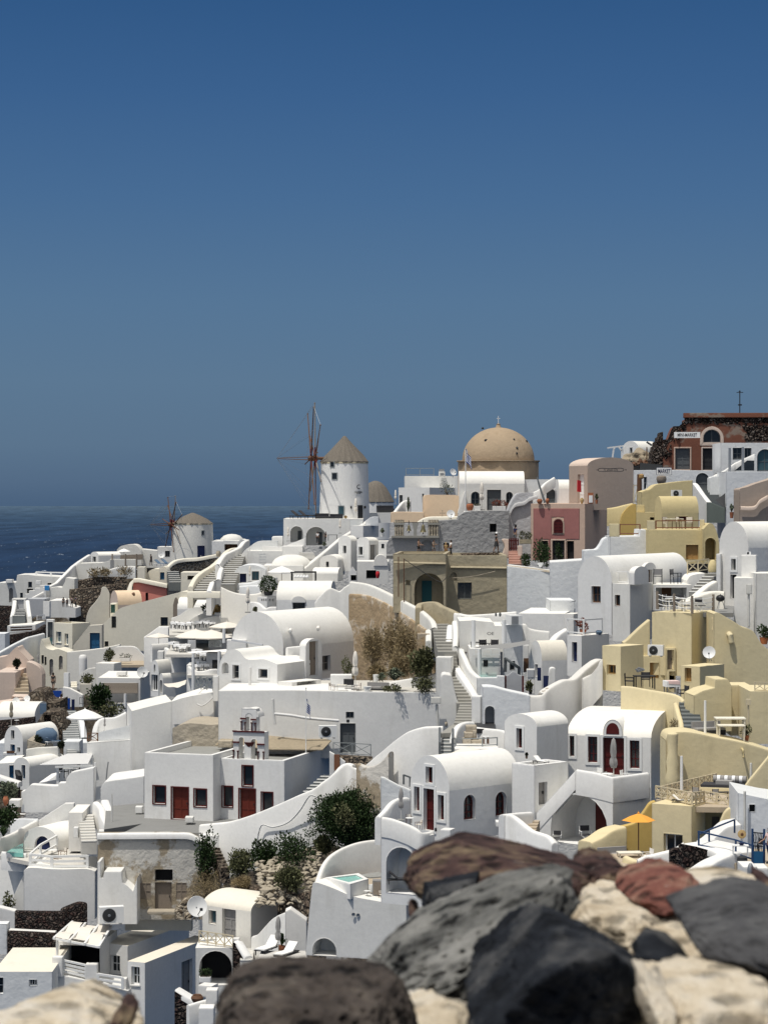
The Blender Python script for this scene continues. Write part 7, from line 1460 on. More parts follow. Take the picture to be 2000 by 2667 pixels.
put('white_table',1090,1240,162,'white table under the slatted pergola',0);put('dark_chair',985,1220,162,'dark chair left under the slatted pergola',60);put('dark_chair',1160,1200,162.5,'dark chair right under the slatted pergola',-60);slab('awning','white canvas awning left of the slatted pergola',[(600,1300,161),(870,1250,161),(930,1130,164),(800,1160,164)],'canvas_white','awning')
H('retaining_wall','white curling wall stepping up below the slatted pergola',1450,1070,1760,157,328,0,R=1,top=[(328,1440),(380,1425),(430,1375),(480,1335),(600,1340),(880,1352),(905,1310),(1010,1300),(1030,1230),(1095,1150),(1250,1112),(1440,1072),(1450,1072)])
H('retaining_wall','dark lava stone wall with white coping at the left edge',285,1310,1560,161,-60,0,R=.8,m='lava',topx=[(-60,1200),(285,1312)]);W('ledge','white coping on the left edge lava wall',[(-60,1190,161),(285,1300,160.8)],h=.35,th=1,smooth=False,cat='coping')
shrub('bush','grey dry bush under the left edge lava wall',150,1560,157,330,230,'leaf_grey',900,.2,6);pots('amphora','round terracotta amphora at the left edge',88,1650,154,92,140);bx('block','white box parapet right of the terracotta amphora',245,1665,153,170,110,1,'white')
tile(0,1700)
shrub('bush','dense dark bush at the left edge below the amphora',40,1500,151,180,190,'leaf_deep',1100,.2,6);spiky('palm','small dark palm at the left edge',30,1590,149,130,120,'leaf_deep',50,'palm',wd=.09);put('sun_lounger' if 0 else 'lounger',160,1420,152,'orange tinted lounger beside the dense left edge bush',80,hp=50)
H('house','tall blank white house with sloping bright roof left of the church',1140,500,1360,163,1098,80,xr=1484,ax='R',topx=[(1140,506),(1310,462),(1484,422)]);H('house','white sloping roofed wall behind the rough beige vault',1726,375,700,161,1476,0,R=5,topx=[(1476,424),(1560,398),(1726,345)])
H('retaining_wall','broad white wall below the glass screen',1132,765,1300,165,752,4,R=5,topx=[(752,782),(1132,755)]);H('bench_wall','low rounded white bench wall left of the church',1245,1075,1360,157,868,0,R=5,cat='wall',top=[(868,1180),(890,1135),(930,1115),(1050,1098),(1245,1070)])
slab('glass_screen','pale glass screen on the broad white wall',[(850,765,165.4),(1128,752,165.4),(1128,625,165.4),(850,690,165.4)],'white_blue','screen',.03);railing('railing','dark timber railing beside the glass screen',[(755,768,166),(845,768,166)],.62,'brown_wood','X',1.2,.03)
put('grey_parasol',905,680,168,'furled grey parasol behind the glass screen',hp=115);W('boundary_wall','white wall rising behind the furled grey parasol',[(835,700,168.5),(870,580,169),(1000,560,169.5),(1095,515,170)],h=4,th=.4)
q=MB();q.tube([P(918,1100,164.6),P(925,1020,164.6),P(936,945,164.6)],.05,5);single(q,'cable','thin cable on the broad white wall','metal','cable')
H('stair_wall','white diagonal wall over the cave pool roof',640,1305,1560,156,332,0,R=.5,topx=[(332,1455),(560,1306),(640,1305)]);H('house','white block with flat bright top over the cave pool',716,1385,1720,151,594,0,R=4)
H('house','white cave house with round navy door by the pool',500,1640,1860,152,205,26,xr=740,rise=120,ops=[('D','L',300,1588,432,1715,'V',dict(nx=1,ny=1))]);W('boundary_wall','tall white screen wall left of the cave pool house',[(88,1440,156),(200,1436,156),(330,1440,156)],h=3.2,th=.2,m='white_blue',smooth=False)
W('boundary_wall','thin white ramp kerb above the turquoise pool',[(-20,1620,151),(130,1560,153),(330,1450,156)],h=1.2,smooth=False);stairs('stairs','white irregular steps beside the forecourt wall',(770,1640,146),(740,1400,153),1.0,10,'floor_pale');bx('chimney','white square chimney near the cave pool',660,1600,149,40,90,.5,'white',cat='chimney')
tile(0,2167)
deck('terrace_floor',[(0,210),(250,260),(720,300),(730,90),(220,60),(40,60)],190,151,'floor_pale');deck('pool_water',[(55,178),(200,188),(200,100),(110,140)],165,150.2,'water')
W('boundary_wall','white rim wall of the turquoise pool',[(10,175,149.5),(110,185,149.4),(225,192,149.3)],h=1.2,th=.4)
H('terrace_block','round fronted white terrace with pipe railing lower left',822,330,760,145.2,205,0,R=5,cat='house',top=[(205,340),(260,312),(420,322),(560,326),(740,322),(822,345)])
railing('pipe_railing','white three pipe railing on the round fronted terrace',[(262,300,145.9),(448,318,145.7),(755,312,145.7)],.78,'paint_white','',4,.07,3);railing('pipe_railing','white pipe railing climbing beside the navy door',[(262,290,146.2),(350,210,149.5),(492,130,152)],.75,'paint_white','',3,.06,2)
put('round_table',450,230,150.5,'round white table on the round fronted terrace',hp=75);put('wood_chair',540,240,150,'wooden sling chair on the round fronted terrace',-60,hp=100);put('wood_chair',500,290,148.8,'second wooden chair by the three pipe railing',60,hp=80)
H('retaining_wall','white stepped buttress block by the ruined facade',1186,400,800,138.5,842,0,R=2.2,topx=[(842,262),(868,258),(872,402),(892,400),(900,348),(1050,345),(1058,440),(1100,470),(1150,518),(1186,400)])
put('air_conditioner',962,800,136.5,'old grey air conditioner below the stepped buttress',15,hp=155);W('retaining_wall','dark lava rubble wall under the round fronted terrace',[(128,690,142),(400,695,142),(540,690,142),(600,650,142.3),(690,615,142.6),(755,620,142.8)],yb=900,th=.6,m='lava');W('retaining_wall','lower dark lava rubble wall by the cream roof',[(65,865,139),(250,872,139),(480,885,139)],yb=1060,th=.6,m='lava',smooth=False)
W('ledge','white ledge on top of the lower lava rubble wall',[(75,852,139.4),(250,862,139.4),(475,872,139.4)],h=.2,th=.8,cat='coping',smooth=False)
W('boundary_wall','curved white parapet at the lower left corner',[(-20,212,154),(90,214,153.5),(130,245,153),(170,285,152),(245,300,151)],h=6,th=.4);H('stair_wall','white stair flank with curved edge at the lower left',240,320,720,149,92,0,R=.4,top=[(92,690),(105,620),(130,530),(180,420),(225,335),(240,318)]);shrub('bush','grey green shrub behind the white stair flank',75,690,148.5,80,160,'leaf_olive',420,.15,4)
H('retaining_wall','white wall with wavy top at the lower left edge',130,690,900,146,-40,0,R=.8,top=[(-40,650),(60,672),(130,690)]);H('retaining_wall','white block at the left edge below the wavy wall',62,800,1060,139.5,-40,0,R=1,m='white_blue')
H('house','low house with flat cream roof and white windows at the lower left',452,1212,1600,131,-60,0,R=7,rm='roof_cream',m='white_blue',ops=[('w','L',250,1280,320,1335,'W',dict(nx=2)),('w','L',-20,1262,28,1405,'W')])
DO[0]=-9.5
a2=23;H('house','white house with cream roof and white shuttered windows, lower left',1254,1135,1900,143,1100,a2,xr=1830,rm='roof_cream',ops=[('w','L',1136,1168,1206,1325,'W',dict(sill=1)),('d','R',1570,1112,1662,1500,'G')]);H('house','set back wing of the cream roofed house with a shuttered window',1104,1000,1500,dl(1254,143,a2,1104,4.2),868,a2,R=8,rm='roof_cream',topx=[(868,952),(1104,990)],ops=[('w','L',956,1070,1036,1218,'W',dict(sill=1))])
W('boundary_wall','cream wall ridge behind the cream roof',[(1080,745,151),(1300,742,151),(1660,748,151)],h=.8,th=.6,m='roof_cream');H('shaded_room','veranda recess coloured black for the shade under the cream cloth pergola',866,960,1420,146.5,500,8,R=4,cat='veranda',ops=[('v','L',515,985,862,1330,'K',dict(rec=2.6,backmat='dark'))])  # added block; its near-black recess paints the shade below the pergola
H('terrace_wall','white wall of the veranda terrace in the lower left',1100,1385,1900,142.5,455,8,R=2.5,topx=[(455,1215),(545,1245),(740,1285),(845,1320),(1100,1385)])
for x0,x1,y0,y1,l_ in((458,546,1080,1250,'left white parapet pillar of the veranda'),(745,846,1140,1300,'middle white parapet pillar of the veranda'),(1060,1098,1265,1380,'small right parapet pillar of the veranda')):bx('parapet_pillar',l_,(x0+x1)/2,y1,143.2,x1-x0,y1-y0,.6,'white',cat='pillar')
railing('pipe_railing','white pipe railing of the black veranda, left bay',[(548,1225,143.4),(745,1268,143)],.78,'paint_white','',6,.06,4);railing('pipe_railing','white pipe railing of the black veranda, right bay',[(846,1330,142.8),(1060,1362,142.4)],.68,'paint_white','',6,.06,3)
t=thing('cloth_pergola','cream cloth strips woven over white pergola beams','pergola',P(470,1080,144.5));k=mpp(144.5);o_=P(470,1080,144.5)
A,B,C_,D_=[P(*p)-o_ for p in((470,925,144.3),(860,1000,142.8),(960,830,150),(625,790,151))]
for f in(0,.34,.68,1):q=MB();q.bar((A*(1-f)+B*f)*1.0+Vector((0,-.25,.06)),D_*(1-f)+C_*f+Vector((0,.1,.06)),.13);q.build('beam','paint_white',t,ang=0)
q=MB();q.bar(A,B,.12);q.build('beam','paint_white',t,ang=0);q=MB();q.bar(A+Vector((.15,.1,0)),Vector((A.x+.15,A.y+.1,-.1)),.14);q.build('post','paint_white',t,ang=0)
for i in range(3):
    q=MB()
    for j in range(9):
        v=j/8;w_=.13*math.sin(v*math.pi*3+i*2.1)
        for u in(i/3+.03,(i+.5)/3,(i+1)/3-.02):p=(A*(1-u)+B*u)*(1-v)+(D_*(1-u)+C_*u)*v;q.v.append((p.x,p.y,p.z+.1+w_))
    for j in range(8):
        for m_ in range(2):b_=j*3+m_;q.f.append((b_,b_+1,b_+4,b_+3))
    q.build('cloth_strip','canvas',t,ang=60)
tile(500,2167)
DO[0]=-17
H('house','small cream roofed vault house with grey panelled door',510,692,1100,146,90,36,xr=852,ax='R',rise=108,rm='roof_cream',m='white_warm',ops=[('w','L',145,682,208,800,'G',dict(pane='glass_teal',nx=0)),('d','L',262,668,378,930,'G')]);put('satellite_dish',45,780,145,'large white dish left of the small vault house',25,hp=225)
H('house','white arched cellar front under the cross balcony',352,1005,1420,143.5,30,0,R=3,ops=[('V','L',62,1032,345,1330,'K',dict(rec=2,backmat='dark'))]);railing('railing','white cross braced balcony of the small vault house',[(62,965,144.3),(355,1010,143.4)],.72,'rail_tan','X',.5,.024)
bx('baluster_pier','white pier at the right end of the cross balcony',385,1010,143.2,52,90,.4,'white',cat='pier');H('stair_wall','dark lava stair flank with white coping below the vault house',455,1090,1300,142.5,352,0,R=.5,m='lava',topx=[(352,960),(372,965),(455,1095)]);W('ledge','white coping of the lava stair flank',[(352,952,142.6),(380,958,142.5),(455,1085,142)],h=.2,th=.6,cat='coping',smooth=False,smp=False)
stairs('stairs','white steps between lava flank and vault house',(470,1110,142),(480,1010,145),.7,4,'floor_pale');W('stair_wall','white sloping wall behind the two sun loungers',[(510,905,144.5),(560,885,144),(620,820,143),(700,740,142),(800,695,141),(850,672,140.8)],h=5,th=.4)
H('retaining_wall','white courtyard wall between vault house and pool house',992,770,1180,140,806,0,R=1,topx=[(806,692),(850,672),(992,772)]);deck('terrace_floor',[(560,1110),(1000,1110),(980,1030),(600,1030)],1080,137,'floor_pale')
put('grey_parasol',745,1060,138.5,'furled grey white parasol between the two sun loungers',hp=330);spiky('potted_cactus','tall cactus in a terracotta jar between the two sun loungers',775,1060,138.8,130,210,'leaf_deep',26,pot='terra_pot',wd=.05);put('lounger',660,1050,138.5,'cream sun lounger left of the terracotta jar',-28,hp=120);put('lounger',815,1090,137.5,'cream sun lounger right of the terracotta jar',-30,hp=110)
planter('planter','white rail planter with trailing greenery in the dark arch',115,1300,141.5,100,50,'white','leaf_deep',70,240);bx('block','white slab block in front of the dark arch',140,1420,140,130,100,.8,'white',rz=-20);pots('pot','brown bush pot at the bottom edge beside the rock',45,1480,139,110,70,'brown_wood');bx('pier','white rounded pier beside the foreground rock',175,1560,138,100,200,.8,'white');bx('bench','white perforated bench at the bottom edge',130,1660,136.5,130,150,1,'white');W('ledge','white sloping wall top at the bottom edge',[(-20,1500,137.5),(80,1470,138),(160,1450,138.5)],h=2,th=.3)
H('retaining_wall','dark red lava stone wall with white top at the bottom left',20,1480,1700,140.5,-150,0,R=.6,m='lava',topx=[(-150,1385),(20,1480)]);W('ledge','white coping of the dark red lava wall',[(-150,1368,140.6),(20,1468,140.3)],h=.35,th=.9,smooth=False,cat='coping')
DO[0]=0
tile(380,1580,280/1659)
H('chapel','little white arched chapel with glazed tall door',200,1040,1400,196,74,40,xr=400,rise=212,ops=[('W','L',124,892,146,1010,'W',dict(nx=0,ny=0)),('w','L',84,1050,186,1302,'W',dict(nx=2,ny=0))]);H('chapel','lower white vault wing beside the little chapel',263,1105,1400,193,208,55,xr=640,rise=70,ops=[('D','L',216,1130,252,1335,'G')])
sail('awning','white scalloped canvas awning below the chapel wing',[(270,1190,191.5),(625,1130,193),(600,1210,190),(380,1245,189.5)],'canvas',.2);W('retaining_wall','curved white tower like wall above the chapel',[(280,632,200),(400,690,199.5),(500,742,199),(620,742,199)],yb=1180,th=.5)
bx('chimney','white chimney block above the little chapel',235,815,199,92,130,1.2,'white',cat='chimney');H('house','small lean white vault shed below the cream house',100,670,860,205,66,55,xr=402,rise=90);W('retaining_wall','white diagonal wall at the cream house foot',[(-30,470,216),(90,390,216),(190,305,216),(345,305,215)],h=5,smooth=False)
H('retaining_wall','white wavy garden wall under the cream house corner',885,10,300,214,390,0,R=1,top=[(390,180),(470,155),(540,115),(620,60),(700,15),(760,8),(885,8)]);H('house','white mound roof behind the restaurant terrace',1035,160,300,211,640,0,R=3,top=[(640,250),(720,185),(820,130),(930,115),(1035,150)])
W('retaining_wall','white terrace wall above the restaurant tables',[(375,268,207),(520,268,207),(640,255,207),(800,215,207),(1000,152,207),(1315,148,207)],h=5,th=.5,m='white');planter('planter','white planter with a round tuft of dry grass',1160,158,207.8,190,68,'white','straw',75,420,.8,.3);shrub('shrub','dark green shrubs left of the dry grass planter',1020,90,209,220,110,'leaf_deep',520,.25,6)
deck('terrace_floor',[(360,440),(1330,440),(1330,290),(360,290)],420,202,'floor_pale');deck('terrace_floor',[(300,740),(1240,740),(1240,560),(420,560)],720,194,'floor_pale');deck('terrace_floor',[(640,1060),(1120,1060),(1120,780),(700,780)],1040,186,'floor_pale')
tb=[(440,340,204),(520,350,203.5),(620,360,203),(690,345,203.5),(830,330,204),(930,325,204),(1000,340,203.5),(430,655,197),(500,690,196),(570,720,195),(620,690,196),(790,770,193),(850,800,192),(900,830,191),(790,930,189),(860,960,188),(890,1000,187),(830,1005,187)]
for i,(x,y,D)in enumerate(tb):
    row=('upper','middle','lower')[0 if y<400 else 1 if y<760 else 2]
    put('cloth_table',x,y,D,'small restaurant table with white cloth on the %s terrace'%row,20*i,s=.8,group='white clothed tables on the %s restaurant terrace'%row)
    for sd in(-1,1):put('dark_chair' if row=='upper' else 'white_chair',x+sd*36,y-4,D+.4,('dark' if row=='upper' else 'white')+' chair at a clothed table on the %s restaurant terrace'%row,90*sd,s=.75,group='chairs on the %s restaurant terrace'%row)
put('beige_parasol',770,760,198.5,'large beige open parasol left over the restaurant',s=.78);put('beige_parasol',1010,770,198,'large beige open parasol right over the restaurant',s=.78);put('square_parasol',1250,611,203,'square beige parasol beside the huge barrel gable',s=.78);put('square_parasol',200,681,207,'small white square parasol over the cream house foot',s=.57)
sail('shade_sail','long thin white shade sail over the restaurant steps',[(620,700,189),(1660,612,192),(1660,650,188),(760,715,186)],'canvas_white',.1)
for x,y1,h_,l_ in((730,1310,590,'tall white post at the left of the shade sail'),(1130,1110,420,'tall white post at the right of the shade sail'),(1205,560,220,'grey post below the square parasol')):pole('post',l_,x,y1,184,h_,.14,'paint_white')
H('house','white restaurant cube with dark window under the shade sail',1120,720,1080,188,930,0,R=3,ops=[('w','L',1024,824,1112,962,'S')]);H('retaining_wall','white parapet of the middle restaurant terrace',770,520,760,196.5,645,0,R=.5,m='grey_wall');H('retaining_wall','white wall below the lower restaurant terrace',700,905,1320,187,628,0,R=3)
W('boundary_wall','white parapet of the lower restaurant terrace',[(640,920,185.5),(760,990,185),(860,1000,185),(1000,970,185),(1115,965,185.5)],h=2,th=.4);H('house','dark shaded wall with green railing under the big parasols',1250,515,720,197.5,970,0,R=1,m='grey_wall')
railing('railing','green grey lattice railing under the big beige parasols',[(975,630,196.5),(1160,630,196.5)],.6,'rail_grey','X',.6,.03)
def rockmat(name,c0,c1,c2,sc=60,bs=.8,pit=.5):
    m,nt,b=newmat(name);co=texco(nt);f=noisenode(nt,co,sc*.5,8,.72);c=rampnode(nt,f,[(.36,c0),(.5,c1),(.64,c2)])
    v=nt.nodes.new('ShaderNodeTexVoronoi');v.inputs['Scale'].default_value=sc*1.6;nt.links.new(co,v.inputs['Vector']);p=rampnode(nt,v.outputs['Distance'],[(.2,1-pit),(.46,1.12)]);p=mixnode(nt,rampnode(nt,noisenode(nt,co,sc*.5,3),[(.5,0),(.66,.8)]),p,(1,1,1));spk=rampnode(nt,noisenode(nt,co,sc*2.2,2,.8),[(.69,0),(.74,.35)])
    nt.links.new(mixnode(nt,spk,mixnode(nt,1,c,p,'MULTIPLY'),(.5,.48,.42)),b.inputs['Base Color']);b.inputs['Roughness'].default_value=.92;b.inputs['Specular IOR Level'].default_value=.15
    h=mixnode(nt,.5,noisenode(nt,co,sc,8,.75),p);bump(nt,b,h,bs,.02);MATS[name]=m
rockmat('rock_grey',(.045,.045,.043),(.16,.16,.15),(.31,.305,.285),32,1.0,.9);rockmat('rock_black',(.006,.007,.010),(.018,.021,.027),(.10,.10,.10),28,1.0,.5)
rockmat('rock_redbrown',(.025,.016,.016),(.085,.05,.045),(.25,.19,.12),36,1.0,.7);rockmat('rock_red',(.10,.04,.032),(.21,.085,.065),(.38,.25,.18),36,.9,.7)
rockmat('rock_slate',(.045,.045,.047),(.07,.07,.073),(.12,.12,.12),44,.6,.4);rockmat('rock_brown',(.035,.03,.028),(.085,.07,.06),(.18,.155,.13),34,1.0,.85);rockmat('mortar',(.46,.37,.25),(.70,.61,.47),(.82,.76,.66),26,1.2,.5)
T[:]=[0,0,1]
wt=thing('rubble_parapet','rough rubble parapet of dark lava stones in pale mortar across the foreground','wall',(0,1.2,-.6))
def stone(name,mat,x,y,D,wx,wy,dep,rot=0,seed=0,amp=.32,sub=6,lab=None,sq=2.3,cut=0,pit=0):
    c=P(x,y,D);k=mpp(D);bm=bmesh.new();bmesh.ops.create_icosphere(bm,subdivisions=sub,radius=1);M=Matrix.Rotation(R_(rot),3,'Y');mb=MB();vs=[];pr_=random.Random(seed*17+3);s_fix=1.0
    planes=[(Vector((pr_.gauss(0,1),pr_.gauss(0,1),pr_.gauss(0,1))).normalized(),pr_.uniform(cut,1.05))for _ in range(22)]
    for v in bm.verts:
        n=v.co;s=(abs(n.x)**sq+abs(n.y)**sq+abs(n.z)**sq)**(-1/sq);sv=Vector((seed*5.3,seed*2.1,seed*7.7))
        r=s*(1+amp*noise.noise(n*1.2+sv)+amp*.45*noise.noise(n*2.9+sv)+amp*.2*noise.noise(n*7+sv)+amp*.08*noise.noise(n*19+sv))
        if cut:
            for pn,pd in planes:
                dt=n.dot(pn)
                if dt>.05:r=min(r,pd/dt*s_fix)
            r*=1+.035*noise.noise(n*5+sv)+.022*noise.noise(n*11+sv)+.014*noise.noise(n*24+sv)+.008*noise.noise(n*50+sv)
        if pit:
            dv=noise.voronoi(n*8+sv)[0][0];r-=pit*max(0,1-dv/.4);dv=noise.voronoi(n*15+sv)[0][0];r-=pit*.6*max(0,1-dv/.42)
        p=M@Vector((n.x*wx*k*r,n.y*dep*r,n.z*wy*k*r));vs.append(p+c)
    mb.add(vs,[[v.index for v in f.verts]for f in bm.faces]);bm.free();o=mb.build(name,mat,wt,ang=0,world=True);o.data.shade_smooth()
    if lab:o['label']=lab
    return o
S_=lambda*a,**k:stone('stone',*a,**k)
S_('rock_redbrown',1330,2292,1.62,262,92,.14,4,1,.12,lab='long flat red brown stone at the back',cut=.72)
S_('rock_black',1178,2342,1.53,112,88,.09,8,2,.2,lab='black broken face under the red brown stone',cut=.55,pit=.05)
S_('rock_redbrown',1076,2368,1.6,13,13,.03,0,12,.3,lab='tiny red stone at the left end')
S_('rock_grey',1195,2462,1.36,320,100,.14,-25,3,.16,lab='pitted light grey lava stone lying diagonally',cut=.8,pit=.13)
S_('rock_black',1475,2570,1.14,315,225,.13,18,4,.14,lab='large blue black glassy stone',cut=.52,pit=.04)
S_('rock_black',1715,2490,1.16,80,58,.06,38,24,.2,lab='black shoulder stone beside the large glassy stone',cut=.7)
S_('rock_brown',832,2672,1.12,262,150,.12,3,5,.14,lab='big dark brown pitted stone at the bottom',cut=.8,pit=.12)
S_('rock_slate',1965,2425,1.2,235,98,.12,9,6,.14,lab='smooth slate grey stone at the right edge',cut=.74)
S_('rock_red',1712,2312,1.55,106,44,.09,-2,7,.2,lab='rust red stone at the back right',cut=.8)
S_('rock_redbrown',1562,2268,1.66,70,42,.08,10,8,.3,lab='small mottled dark stone left of the rust red one',cut=.75)
S_('rock_redbrown',1992,2297,1.62,20,10,.05,0,9,.3,lab='small purple brown stone at the right edge')
S_('rock_redbrown',325,2650,1.3,24,30,.05,0,13,.3,lab='dark lump at the end of the cream crest')
m_=lambda*a:stone('mortar_lump','mortar',*a,cut=.78,pit=.05)
m_(150,2708,1.35,215,92,.12,2,10,.34);m_(1640,2425,1.52,190,90,.12,10,14,.22);m_(1880,2668,1.07,215,138,.10,8,15,.25);m_(1712,2625,1.06,44,105,.05,-18,17,.3);m_(1130,2680,1.22,130,84,.1,0,16,.25);m_(1880,2330,1.60,150,34,.1,0,19,.25);m_(1600,2690,1.2,200,90,.1,0,20,.25);m_(1830,2480,1.45,190,100,.1,0,21,.25);m_(1500,2370,1.66,160,60,.1,0,22,.25)
q=MB();q.box(-6,-.3,-.7,6,.22,.25);q.build('core','mortar',wt)
rr=random.Random(5);nx_=0
for mat in('rock_grey','rock_brown','rock_redbrown'):
    q=MB()
    for i in range(46):
        x=rr.choice((-1,1))*rr.uniform(.55,5.8);q.ico((x,rr.uniform(-.12,.3),.22+rr.uniform(0,.10)),rr.uniform(.09,.16),3,.25,(1.2,1,.7),i+nx_)
    nx_+=60;o=q.build('stone_course',mat,wt);o['kind']='stuff'
def depth_at(nx,ny):
    s=w=0.0
    for x,y,d in SAMPLES:
        r2=((nx-x)*.8)**2+((ny-y)*1.25)**2+260
        k=math.exp((d-150)/7)/(r2*r2);s+=d*k;w+=k
    return s/w
SKY=[(-260,1580),(-60,1545),(0,1545),(60,1530),(150,1512),(190,1480),(240,1452),(300,1440),(370,1452),(440,1462),(560,1452),(640,1432),(720,1420),(760,1380),(900,1362),(1010,1350),(1060,1320),(1150,1300),(1260,1290),(1480,1280),(1560,1232),(1640,1200),(1700,1190),(1760,1180),(1800,1165),(2000,1150),(2300,1130)]
def skyrow(x):
    for(a,b),(c,d)in zip(SKY,SKY[1:]):
        if a<=x<=c:return b+(d-b)*(x-a)/(c-a)
    return SKY[-1][1]
ROCKS=[(300,1510,110,45),(40,1640,60,60),(190,1890,90,90),(110,1760,60,40),(750,2260,150,110),(880,2330,90,70),(640,2330,60,60),(1100,1680,120,60),(1080,1610,60,70),(20,2060,60,90),(110,2440,110,60),(130,1660,70,60),(1800,2650,700,260),(1250,2600,400,200)]
cols=[x for x in range(-260,2301,20)];NR=74
mb=MB();rk=[]
grid=[]
for x in cols:
    s0=skyrow(x);col=[]
    for j in range(NR):
        t=j/(NR-1);y=s0+(2760-s0)*t**1.12;D=depth_at(x,y)+3.2+1.2*noise.noise(Vector((x*.02,y*.02,3)))
        col.append((x,y,D))
    for j in range(NR-2,-1,-1):col[j]=(col[j][0],col[j][1],max(col[j][2],col[j+1][2]+.02))
    grid.append(col)
for col in grid:
    x,y,D=col[0];p=Pn(x,y,D)
    for q in(Vector((p.x,p.y+230,-109)),Vector((p.x,p.y+60,p.z-16)),Vector((p.x,p.y+14,p.z-1.0))):mb.v.append(tuple(q));rk.append(1.0)
    for x,y,D in col:
        r=0
        for a,b,c,d in ROCKS:r=max(r,1.25-math.hypot((x-a)/c,(y-b)/d))
        v=Pn(x,y,D);r=max(0,min(1,r*2))
        if r>0:v.z+=.35*r*noise.noise(v*1.3)
        mb.v.append(tuple(v));rk.append(r)
n=NR+3
for i in range(len(cols)-1):
    for j in range(n-1):mb.f.append((i*n+j,i*n+j+1,(i+1)*n+j+1,(i+1)*n+j))
m,nt,b=newmat('hillside');co=texco(nt);at=nt.nodes.new('ShaderNodeAttribute');at.attribute_name='rockiness'
pw=mixnode(nt,noisenode(nt,co,.5,5),(.60,.58,.54),(.74,.72,.68));v=nt.nodes.new('ShaderNodeTexVoronoi');v.inputs['Scale'].default_value=1.6;nt.links.new(co,v.inputs['Vector'])
sep=nt.nodes.new('ShaderNodeSeparateColor');nt.links.new(v.outputs['Color'],sep.inputs[0])
rc=rampnode(nt,noisenode(nt,co,1.3,8,.7),[(.3,(.075,.058,.042)),(.5,(.17,.135,.095)),(.62,(.30,.25,.19)),(.75,(.40,.36,.30))])
rc=mixnode(nt,1.0,rc,rampnode(nt,sep.outputs[0],[(0,.6),(1,1.3)]),'MULTIPLY')
f=nt.nodes.new('ShaderNodeMath');f.operation='ADD';nt.links.new(at.outputs['Fac'],f.inputs[0]);f2=nt.nodes.new('ShaderNodeMath');f2.operation='MULTIPLY_ADD';f2.inputs[1].default_value=.8;f2.inputs[2].default_value=-.4
nt.links.new(noisenode(nt,co,1.1,6),f2.inputs[0]);nt.links.new(f2.outputs[0],f.inputs[1])
nt.links.new(mixnode(nt,rampnode(nt,f.outputs[0],[(.4,0),(.55,1)]),pw,rc),b.inputs['Base Color']);b.inputs['Roughness'].default_value=.95;b.inputs['Specular IOR Level'].default_value=.1
bump(nt,b,noisenode(nt,co,3,8,.7),.9,.25);MATS['hillside']=m
mb.norecalc=1
o=mb.build('hillside_ground','hillside',None,ang=70);o['kind']='structure'
at=o.data.attributes.new('rockiness','FLOAT','POINT');at.data.foreach_set('value',rk)
m,nt,b=newmat('sea_water');co=texco(nt)
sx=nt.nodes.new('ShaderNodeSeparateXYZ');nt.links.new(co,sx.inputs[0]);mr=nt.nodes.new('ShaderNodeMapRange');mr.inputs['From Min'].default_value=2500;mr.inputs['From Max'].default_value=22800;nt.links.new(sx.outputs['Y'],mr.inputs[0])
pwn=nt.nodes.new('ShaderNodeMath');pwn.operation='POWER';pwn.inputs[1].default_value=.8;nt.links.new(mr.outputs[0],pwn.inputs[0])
hazed_sea=rampnode(nt,pwn.outputs[0],[(0,(.0095,.025,.060)),(.2,(.0135,.032,.071)),(.42,(.024,.050,.092)),(.7,(.043,.077,.124)),(1,(.060,.099,.146))])  # paler with distance: horizon haze painted into the water's base colour
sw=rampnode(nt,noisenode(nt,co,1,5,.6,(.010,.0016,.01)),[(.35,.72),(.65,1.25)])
hazed_sea=mixnode(nt,1.0,hazed_sea,sw,'MULTIPLY')
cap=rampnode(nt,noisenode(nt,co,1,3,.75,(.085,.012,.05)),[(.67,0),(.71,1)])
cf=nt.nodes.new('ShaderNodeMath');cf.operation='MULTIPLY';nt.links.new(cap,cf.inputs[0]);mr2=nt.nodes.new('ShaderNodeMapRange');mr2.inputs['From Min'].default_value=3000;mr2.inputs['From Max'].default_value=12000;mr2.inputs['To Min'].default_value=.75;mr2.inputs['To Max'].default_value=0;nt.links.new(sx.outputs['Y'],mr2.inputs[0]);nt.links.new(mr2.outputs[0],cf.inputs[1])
nt.links.new(mixnode(nt,cf.outputs[0],hazed_sea,(.55,.62,.70)),b.inputs['Base Color']);b.inputs['Roughness'].default_value=.6;b.inputs['Specular IOR Level'].default_value=.03;MATS['sea_water']=m
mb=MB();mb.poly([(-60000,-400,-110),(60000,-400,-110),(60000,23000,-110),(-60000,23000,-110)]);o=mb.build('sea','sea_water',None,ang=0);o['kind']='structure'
SUN_EL,SUN_AZ=R_(69),R_(221)
w=bpy.data.worlds.new("World");SC.world=w;w.use_nodes=True;nt=w.node_tree;bg=nt.nodes['Background']
sk=nt.nodes.new('ShaderNodeTexSky');sk.sky_type='NISHITA';sk.sun_disc=False;sk.sun_elevation=SUN_EL;sk.sun_rotation=SUN_AZ;sk.altitude=120;sk.air_density=1.0;sk.dust_density=1.2
tc=nt.nodes.new('ShaderNodeTexCoord');s3=nt.nodes.new('ShaderNodeSeparateXYZ');nt.links.new(tc.outputs['Generated'],s3.inputs[0])
mr=nt.nodes.new('ShaderNodeMapRange');mr.inputs['From Min'].default_value=-.02;mr.inputs['From Max'].default_value=.28;nt.links.new(s3.outputs['Z'],mr.inputs[0])
def sr(r,g,b):return tuple(((c/255+.055)/1.055)**2.4 if c>10 else c/255/12.92 for c in(r,g,b))
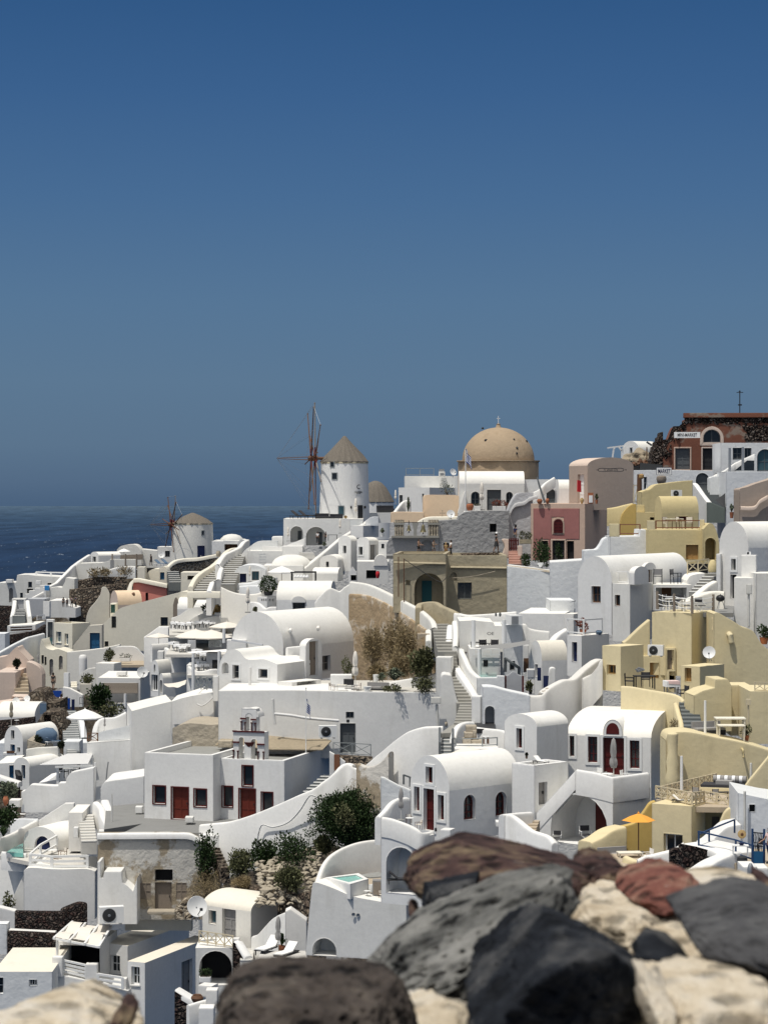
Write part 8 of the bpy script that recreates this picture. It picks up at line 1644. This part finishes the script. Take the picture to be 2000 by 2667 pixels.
STOPS=[(-.0105,(72,95,122)),(-.003,(76,99,126)),(.006,(84,107,133)),(.022,(91,116,141)),(.05,(92,120,147)),(.085,(86,118,150)),(.13,(72,108,148)),(.175,(59,97,142)),(.215,(49,88,134)),(.26,(44,82,128))]
rp=rampnode(nt,mr.outputs[0],[((z+.02)/.30,sr(*c))for z,c in STOPS])
STR=.10
vm=nt.nodes.new('ShaderNodeVectorMath');vm.operation='SCALE';vm.inputs['Scale'].default_value=1/STR;nt.links.new(rp,vm.inputs[0])
mr2=nt.nodes.new('ShaderNodeMapRange');mr2.interpolation_type='SMOOTHSTEP';mr2.inputs['From Min'].default_value=.24;mr2.inputs['From Max'].default_value=.5;nt.links.new(s3.outputs['Z'],mr2.inputs[0])
hs=nt.nodes.new('ShaderNodeHueSaturation');hs.inputs['Saturation'].default_value=.08;hs.inputs['Value'].default_value=1.35;nt.links.new(sk.outputs[0],hs.inputs['Color'])
nt.links.new(mixnode(nt,mr2.outputs[0],vm.outputs[0],hs.outputs[0]),bg.inputs[0]);bg.inputs[1].default_value=STR
sd=bpy.data.lights.new('sun','SUN');sd.energy=3.25;sd.angle=R_(.55);sd.color=(1,.955,.88);so=bpy.data.objects.new('sun',sd);COL.objects.link(so)
dirv=Vector((math.cos(SUN_EL)*math.sin(SUN_AZ),math.cos(SUN_EL)*math.cos(SUN_AZ),math.sin(SUN_EL)));so.rotation_euler=dirv.to_track_quat('Z','Y').to_euler();so.location=(0,0,60)
cd=bpy.data.cameras.new('camera');cam=bpy.data.objects.new('camera',cd);COL.objects.link(cam);cam.rotation_euler=(R_(90),0,0);cd.sensor_fit='HORIZONTAL';cd.sensor_width=26.1;cd.lens=F/2000*26.1
cd.shift_y=-(1333.5-HY)/2000;cd.clip_start=.05;cd.clip_end=90000;cd.dof.use_dof=True;cd.dof.focus_distance=150;cd.dof.aperture_fstop=30;SC.camera=cam
SC.view_settings.view_transform='Standard';SC.view_settings.look='None';SC.view_settings.exposure=0
SC.cycles.max_bounces=6;SC.cycles.diffuse_bounces=4;SC.cycles.use_denoising=True
